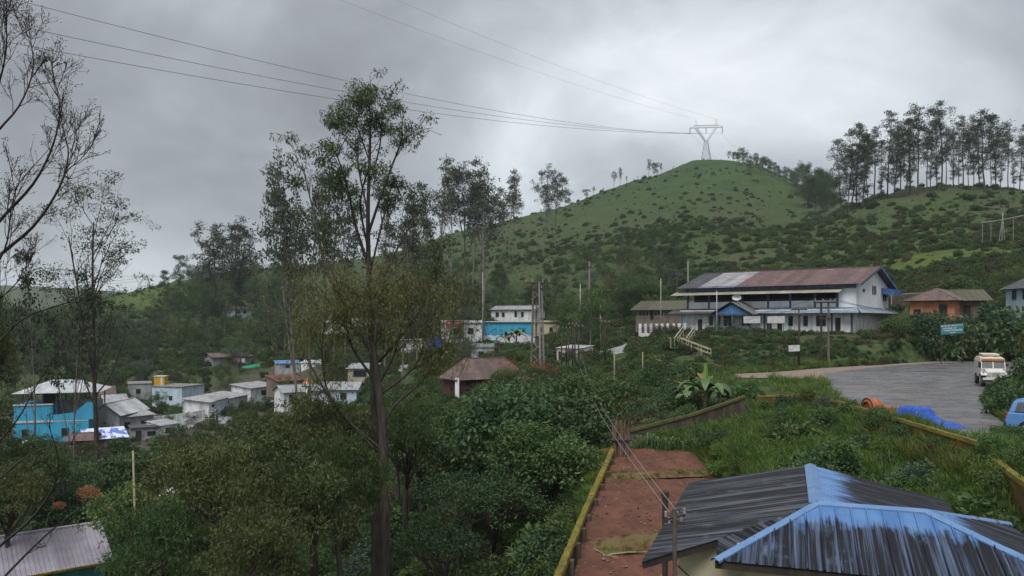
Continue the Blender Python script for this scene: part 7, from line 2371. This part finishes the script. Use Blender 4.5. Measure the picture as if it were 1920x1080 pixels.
def car(name, label, loc, rz, col, s=1.0):
    """small estate car, nose towards +x"""
    t = thing(name, label, "car", loc, rz)
    t.scale = (s,) * 3
    low = [(-1.95, .32), (1.95, .32), (1.98, .62), (1.85, .78), (.95, .90), (-1.9, .94), (-2.0, .6)]
    part("body", MB().prism([(x, -.78, z) for x, z in low], (0, 1.56, 0)), col, t, bevel=.06)
    up = [(-1.86, .93), (.98, .90), (.42, 1.36), (-.2, 1.44), (-1.45, 1.43), (-1.72, 1.36)]
    b = MB(); n = len(up)
    A = [(x, -.76 if z < 1 else -.62, z) for x, z in up]; B = [(x, .76 if z < 1 else .62, z) for x, z in up]
    b.add(A + B, [tuple(range(n))[::-1], tuple(range(n, 2 * n))] + [(i, (i + 1) % n, (i + 1) % n + n, i + n) for i in range(n)])
    part("cabin", b, col, t, bevel=.04)
    for sd in (-1, 1):
        for x0, x1, x2, x3 in ((.02, .70, .30, .02), (-.92, -.06, -.06, -.90), (-1.66, -1.0, -.98, -1.56)):
            y0, y1 = sd * .775, sd * .655
            part("side_window", MB().prism([(x0, y0, .98), (x1, y0, .98), (x2, y1, 1.34), (x3, y1, 1.34)], (0, sd * .012, 0)), GLASSV, t)
        wheel_c = [(1.22, sd * .70, .31), (-1.25, sd * .70, .31)]
        for wc in wheel_c:
            m = MB().tube([(wc[0], wc[1] - .1, wc[2]), (wc[0], wc[1] + .1, wc[2])], .31, 16)
            w = part("wheel", m, RUBBER, t)
            part("rim", MB().tube([(wc[0], wc[1] - .11, wc[2]), (wc[0], wc[1] + .11, wc[2])], .18, 12), CHROME, w)
        part("headlight", MB().b2((1.90, sd * .58 - .15, .60), (1.975, sd * .58 + .15, .74)), LENS, t)
        part("tail_light", MB().b2((-1.985, sd * .66 - .09, .64), (-1.90, sd * .66 + .09, .90)), REDL, t)
        d = part("door", MB().b2((-.05, sd * .785 - .006, .42), (.86, sd * .785 + .006, .90)), col, t)
        part("handle", MB().b2((.02, sd * .80 - .008, .80), (.16, sd * .80 + .008, .83)), CHROME, d)
    part("windscreen", MB().prism([(.93, -.66, .95), (.93, .66, .95), (.47, .56, 1.335), (.47, -.56, 1.335)], (.012, 0, .01)), GLASSV, t)
    part("rear_window", MB().prism([(-1.83, -.6, 1.0), (-1.83, .6, 1.0), (-1.74, .54, 1.33), (-1.74, -.54, 1.33)], (-.03, 0, 0)), GLASSV, t)
    for x in (1.96, -2.04): part("bumper", MB().b2((x, -.76, .36), (x + .08, .76, .52)), RUBBER, t)
    return t


BLUEP = mat("car_blue", (0.10, 0.24, 0.50), (0.08, 0.19, 0.42), rough=.3, scale=1, spec=.5)
DARKP = mat("car_dark", (0.02, 0.022, 0.026), (0.03, 0.032, 0.036), rough=.3, spec=.5)
c = W(2000, 800, 30.6); c.z = ROAD_Z - .22
car("blue_car", "light blue estate car parked on the grass below the hedge", c, math.radians(-38), BLUEP)
c = W(410, 775, 147); c.z = VZ + .08
car("dark_car", "dark car parked before the long low valley house", c, math.radians(28), DARKP)


# ------------------------------------------------------------------ tarpaulins and heaps
def tarp(name, label, a, b, prof, depth, mt, seed, zb, cat="tarpaulin"):
    """cloth sagging over a long heap: prof gives height along the length"""
    rs = np.random.RandomState(seed)
    a, b = Vector(a), Vector(b); d = b - a; d.z = 0; L_ = d.length; d.normalize(); s = Vector((-d.y, d.x, 0))
    n, m = 36, 18; P = []
    for i in range(n + 1):
        u = i / n; h = np.interp(u, *prof)
        for j in range(m + 1):
            v = j / m * 2 - 1
            z = h * (1 - abs(v) ** 7) - .02 + .10 * h * (abs(vnoise(u * 10 + seed, v * 3 + 2) - .5) * 2 - .4) + .07 * h * (abs(vnoise(u * 23 + seed, v * 6 + u * 8) - .5) * 2 - .4)
            edge = 1 + .12 * (vnoise(u * 9, seed + v) - .5)
            p = a + d * (L_ * u) + s * (v * depth / 2 * edge)
            P.append((p.x, p.y, zb + max(.01, float(z))))
    f = [(i * (m + 1) + j, (i + 1) * (m + 1) + j, (i + 1) * (m + 1) + j + 1, i * (m + 1) + j + 1) for i in range(n) for j in range(m)]
    base = len(P)
    mb = MB().add(P, f)
    return solid(name, mb, mt, label, cat, smooth=False)


TARP_B = mat("tarp_blue", (0.010, 0.048, 0.27), (0.020, 0.085, 0.40), rough=.38, scale=3, stretch=(1, 3, 1), bump=.5, bscale=4, spec=.5)
tarp("blue_tarpaulin", "bright blue tarpaulin draped over a stepped heap at the road edge", W(1698, 0, 33.6), W(1797, 0, 31.2), ([0, .03, .38, .44, .6, .85, 1], [.45, .72, .70, .40, .24, .20, .02]), 1.3, TARP_B, 3, ROAD_Z + .02)
tarp("blue_tarpaulin", "blue tarpaulin hung over a stack on the slope below the red signboard", W(806, 0, 150), W(829, 0, 150), ([0, .2, .6, .9, 1], [.3, 2.2, 2.5, 1.6, .2]), 2.2, TARP_B, 5, zz(150, 652))
tarp("orange_tarpaulin", "orange tarpaulin over a heap by the rusty red shed", W(566, 0, 148), W(590, 0, 148), ([0, .3, .6, 1], [.2, 1.3, 1.6, .2]), 2.0, mat("tarp_orange", (0.48, 0.13, 0.04), (0.36, 0.10, 0.03), rough=.6), 7, zz(148, 724))
tarp("pale_tarpaulin", "crumpled pale sheet lying in the ravine growth", W(300, 0, 34), W(360, 0, 35.5), ([0, .4, .7, 1], [.1, .5, .6, .1]), 1.0, R_PALE, 9, zz(34.5, 935))


def mixer_drum():
    c = W(1640, 772, 36.2); c.z = ROAD_Z + .03
    t = thing("mixer_drum", "rusty orange mixer drum with dark rim lying beside the road", "drum", c, math.radians(12))
    t.scale = (.72,) * 3
    R = mat("rust_orange", (0.40, 0.115, 0.045), (0.24, 0.075, 0.035), rough=.7, scale=4)
    n = 22; prof = [(-.62, .34), (-.55, .52), (.0, .56), (.34, .36), (.40, .34)]
    P = [(x, r * math.cos(k * 2 * math.pi / n), .48 + r * math.sin(k * 2 * math.pi / n)) for x, r in prof for k in range(n)]
    m = MB().add(P, [(i * n + k, i * n + (k + 1) % n, (i + 1) * n + (k + 1) % n, (i + 1) * n + k) for i in range(len(prof) - 1) for k in range(n)])
    part("shell", m, R, t, smooth=True)
    part("rim", MB().tube([(-.56, .53 * math.cos(k * .2856), .48 + .53 * math.sin(k * .2856)) for k in range(23)], .045, 6), IRON, t)
    part("end_plate", MB().tube([(-.50, 0, .48), (-.47, 0, .48)], .50, n), R, t)
    part("frame", MB().bar((.3, -.4, .02), (1.0, -.4, .5), .07).bar((.3, .4, .02), (1.0, .4, .5), .07).bar((.25, -.45, .06), (.25, .45, .06), .07).b2((.55, -.42, .0), (1.3, .42, .42)), R, t)


mixer_drum()


def stick_bundle():
    rs = np.random.RandomState(3)
    b = Vector(((1164 - CX) / F * 36.4, 36.4, 0)); b.z = H(b.x, b.y)
    t = thing("stick_bundle", "upright bundle of dry sticks at the corner of the red plot", "stick bundle", b)
    D = mat("dry_sticks", (0.20, 0.125, 0.095), (0.13, 0.085, 0.065), rough=.9, scale=4, rand=.25)
    h = zz(36.4, 785) - b.z
    for k in range(46):
        x = rs.uniform(-.42, .42); y = rs.uniform(-.2, .2); hh = h * rs.uniform(.72, 1.0)
        part("stick", MB().tube([(x * .95, y, -.15), (x * 1.0 + rs.normal() * .03, y, hh * .5), (x * .8 + rs.normal() * .05, y * .8, hh)], [.022, .02, .012], 5), D, t)
    part("tie", MB().b2((-.46, -.24, h * .45), (.46, .24, h * .48)), IRON, t)


stick_bundle()


def banana(px, Y, h, seed, label, nleaf=10, group=None, spear=True):
    rs = np.random.RandomState(seed)
    g = G(px, Y)
    t = thing("banana_plant", label, "plant", g, 0, group)
    ST = mat("banana_stem", (0.13, 0.14, 0.05), (0.09, 0.07, 0.04), rough=.7, scale=3, stretch=(4, 4, .5))
    LF = mat("banana_leaf", (0.050, 0.095, 0.030), (0.090, 0.150, 0.045), rough=.45, scale=1.5, spec=.5, rand=.3)
    LY = mat("banana_leaf_dry", (0.22, 0.16, 0.05), (0.12, 0.08, 0.04), rough=.8, scale=2)
    part("stem", MB().tube([(0, 0, -.3), (.02, 0, h * .3), (.04, 0, h * .55)], [.16, .13, .08], 10), ST, t, smooth=True)
    for k in range(nleaf):
        az = k * 2.4 + rs.rand() * .5; el = math.radians(rs.uniform(25, 68)); L_ = h * rs.uniform(.5, .75)
        wd = L_ * .16
        c, d = np.array([.04, 0, h * (.42 + .14 * rs.rand())]), np.array([math.cos(az) * math.cos(el), math.sin(az) * math.cos(el), math.sin(el)])
        mb = MB(); n = 11; V = []
        side = np.array([-math.sin(az), math.cos(az), 0])
        for i in range(n + 1):
            f = i / n
            w = wd * (0.12 if f < .16 else math.sin(math.pi * (.12 + .86 * (f - .16) / .84)) ** .7)
            up = np.array([0, 0, 1.0])
            tear = (.82 + .3 * rs.rand())
            V += [c - side * w * tear + up * w * .28, c, c + side * w * tear + up * w * .28]
            c = c + d * L_ / n
            d = d + np.array([0, 0, -.20 - .05 * i / n]) * (1.5 if f > .4 else .7); d /= np.linalg.norm(d)
        mb.add(V, [(i * 3 + j, (i + 1) * 3 + j, (i + 1) * 3 + j + 1, i * 3 + j + 1) for i in range(n) for j in range(2)])
        part("leaf", mb, LY if k in (nleaf - 1,) else LF, t)
    if spear:
        c = Vector((.05, 0, h * .5)); V = []
        for i in range(9):
            f = i / 8; w = .15 * math.sin(math.pi * (.1 + .85 * f)) ** .6
            V += [c + Vector((-w, .06, h * .52 * f)), c + Vector((0, -.03, h * .52 * f)), c + Vector((w, .06, h * .52 * f))]
        part("young_leaf", MB().add(V, [(i * 3 + j, (i + 1) * 3 + j, (i + 1) * 3 + j + 1, i * 3 + j + 1) for i in range(8) for j in range(2)]),
             mat("banana_young", (0.16, 0.26, 0.05), (0.13, 0.22, 0.045), rough=.5), t)


banana(1322, 46, 3.1, 2, "banana plant with upright pale young leaf behind the plot wall", 12)
banana(1290, 48.5, 2.4, 5, "bushy banana plant just left of the one with the pale leaf", 10, spear=False)
banana(1350, 47.5, 1.9, 9, "small banana plant with drooping fronds beside the tall one", 9, spear=False)
banana(968, 130, 4.0, 11, "banana clump in front of the grey tin roof", 10, spear=False)
banana(948, 128, 3.4, 12, "lower banana clump beside the one before the grey tin roof", 9, spear=False)
banana(838, 118, 3.6, 13, "banana clump on the slope left of the maroon house", 10, spear=False)


def corn_row():
    """row of strap-leaved plants at the back of the red plot"""
    rs = np.random.RandomState(17)
    for k in range(22):
        x = 5.0 + 3.6 * k / 21 + rs.normal() * .06; y = 37.6 - .35 * k / 21 + rs.normal() * .1
        z = H(x, y); mb = MB()
        for j in range(9):
            az = rs.rand() * 6.28; h = rs.uniform(.5, .95); sp = rs.uniform(.1, .45)
            s = Vector((-math.sin(az), math.cos(az), 0)) * .028
            b = Vector((x, y, z)); dd = Vector((math.cos(az), math.sin(az), 0))
            p1 = b + dd * sp * .35 + Vector((0, 0, h * .75)); p2 = b + dd * sp + Vector((0, 0, h * .72))
            mb.add([b - s, b + s, p1 + s, p1 - s, p2], [(0, 1, 2, 3), (3, 2, 4)])
        solid("strap_leaf_plant", mb, mat("strap_leaf", (0.085, 0.145, 0.060), (0.13, 0.19, 0.085), rough=.5, rand=.25), "strap-leaved plant in the row at the back of the red plot", "plant", "strap-leaved plants of the plot")


corn_row()

# fallen stick and dry branch on the soil; dead orange fern in the ravine, flame flowers on the thicket
s0 = Vector((3.0, 25.6, 0)); s0.z = float(plot_z(s0.x, s0.y)) + .12
mb = MB().tube([s0, s0 + Vector((.9, .25, .03)), s0 + Vector((1.9, .3, .02))], [.03, .026, .015], 6)
mb.tube([s0 + Vector((.1, .0, .0)), s0 + Vector((-.25, .35, .12))], [.025, .012], 5).tube([s0 + Vector((.1, .05, 0)), s0 + Vector((.45, -.4, .05))], [.025, .012], 5)
solid("fallen_branch", mb, MATS["bamboo"], "pale forked stick lying on the red soil", "branch")
shrub('rust1', W(166, 935, 30), .45, 0, "withered rust-orange bush above the teal shed", None)
shrub('rust1', W(110, 953, 29), .22, 1, "small pinkish withered sprig beside the rust-orange bush", None)
for i, (px, py, Y, s) in enumerate(((950, 690, 62, .75), (1005, 690, 60, .6), (1030, 695, 60, .6), (990, 715, 56, .5), (1020, 730, 52, .55))):
    o = shrub('flame1', W(px, py, Y), s, i, "spray of orange-red flowers over the thicket beside the maroon house", "flower sprays", name="flower_spray")
    o["category"] = "flowers"

# ------------------------------------------------------------------ the damp air
hz = MB().b2((-2600, -60, -60), (2600, 3300, 190))
o = solid("haze", hz, None, "thin damp haze lying over the valley and hills", None, kind="stuff", origin=Vector((0, 0, -60)))
o.data.materials.clear()
hm = bpy.data.materials.new("haze"); hm.use_nodes = True
hm.node_tree.nodes.clear()
ho = hm.node_tree.nodes.new("ShaderNodeOutputMaterial"); pv = hm.node_tree.nodes.new("ShaderNodeVolumePrincipled")
pv.inputs["Color"].default_value = (0.86, 0.93, 1.0, 1)
pv.inputs["Density"].default_value = 0.00014
pv.inputs["Anisotropy"].default_value = 0.2
hm.node_tree.links.new(pv.outputs[0], ho.inputs["Volume"])
o.data.materials.append(hm)
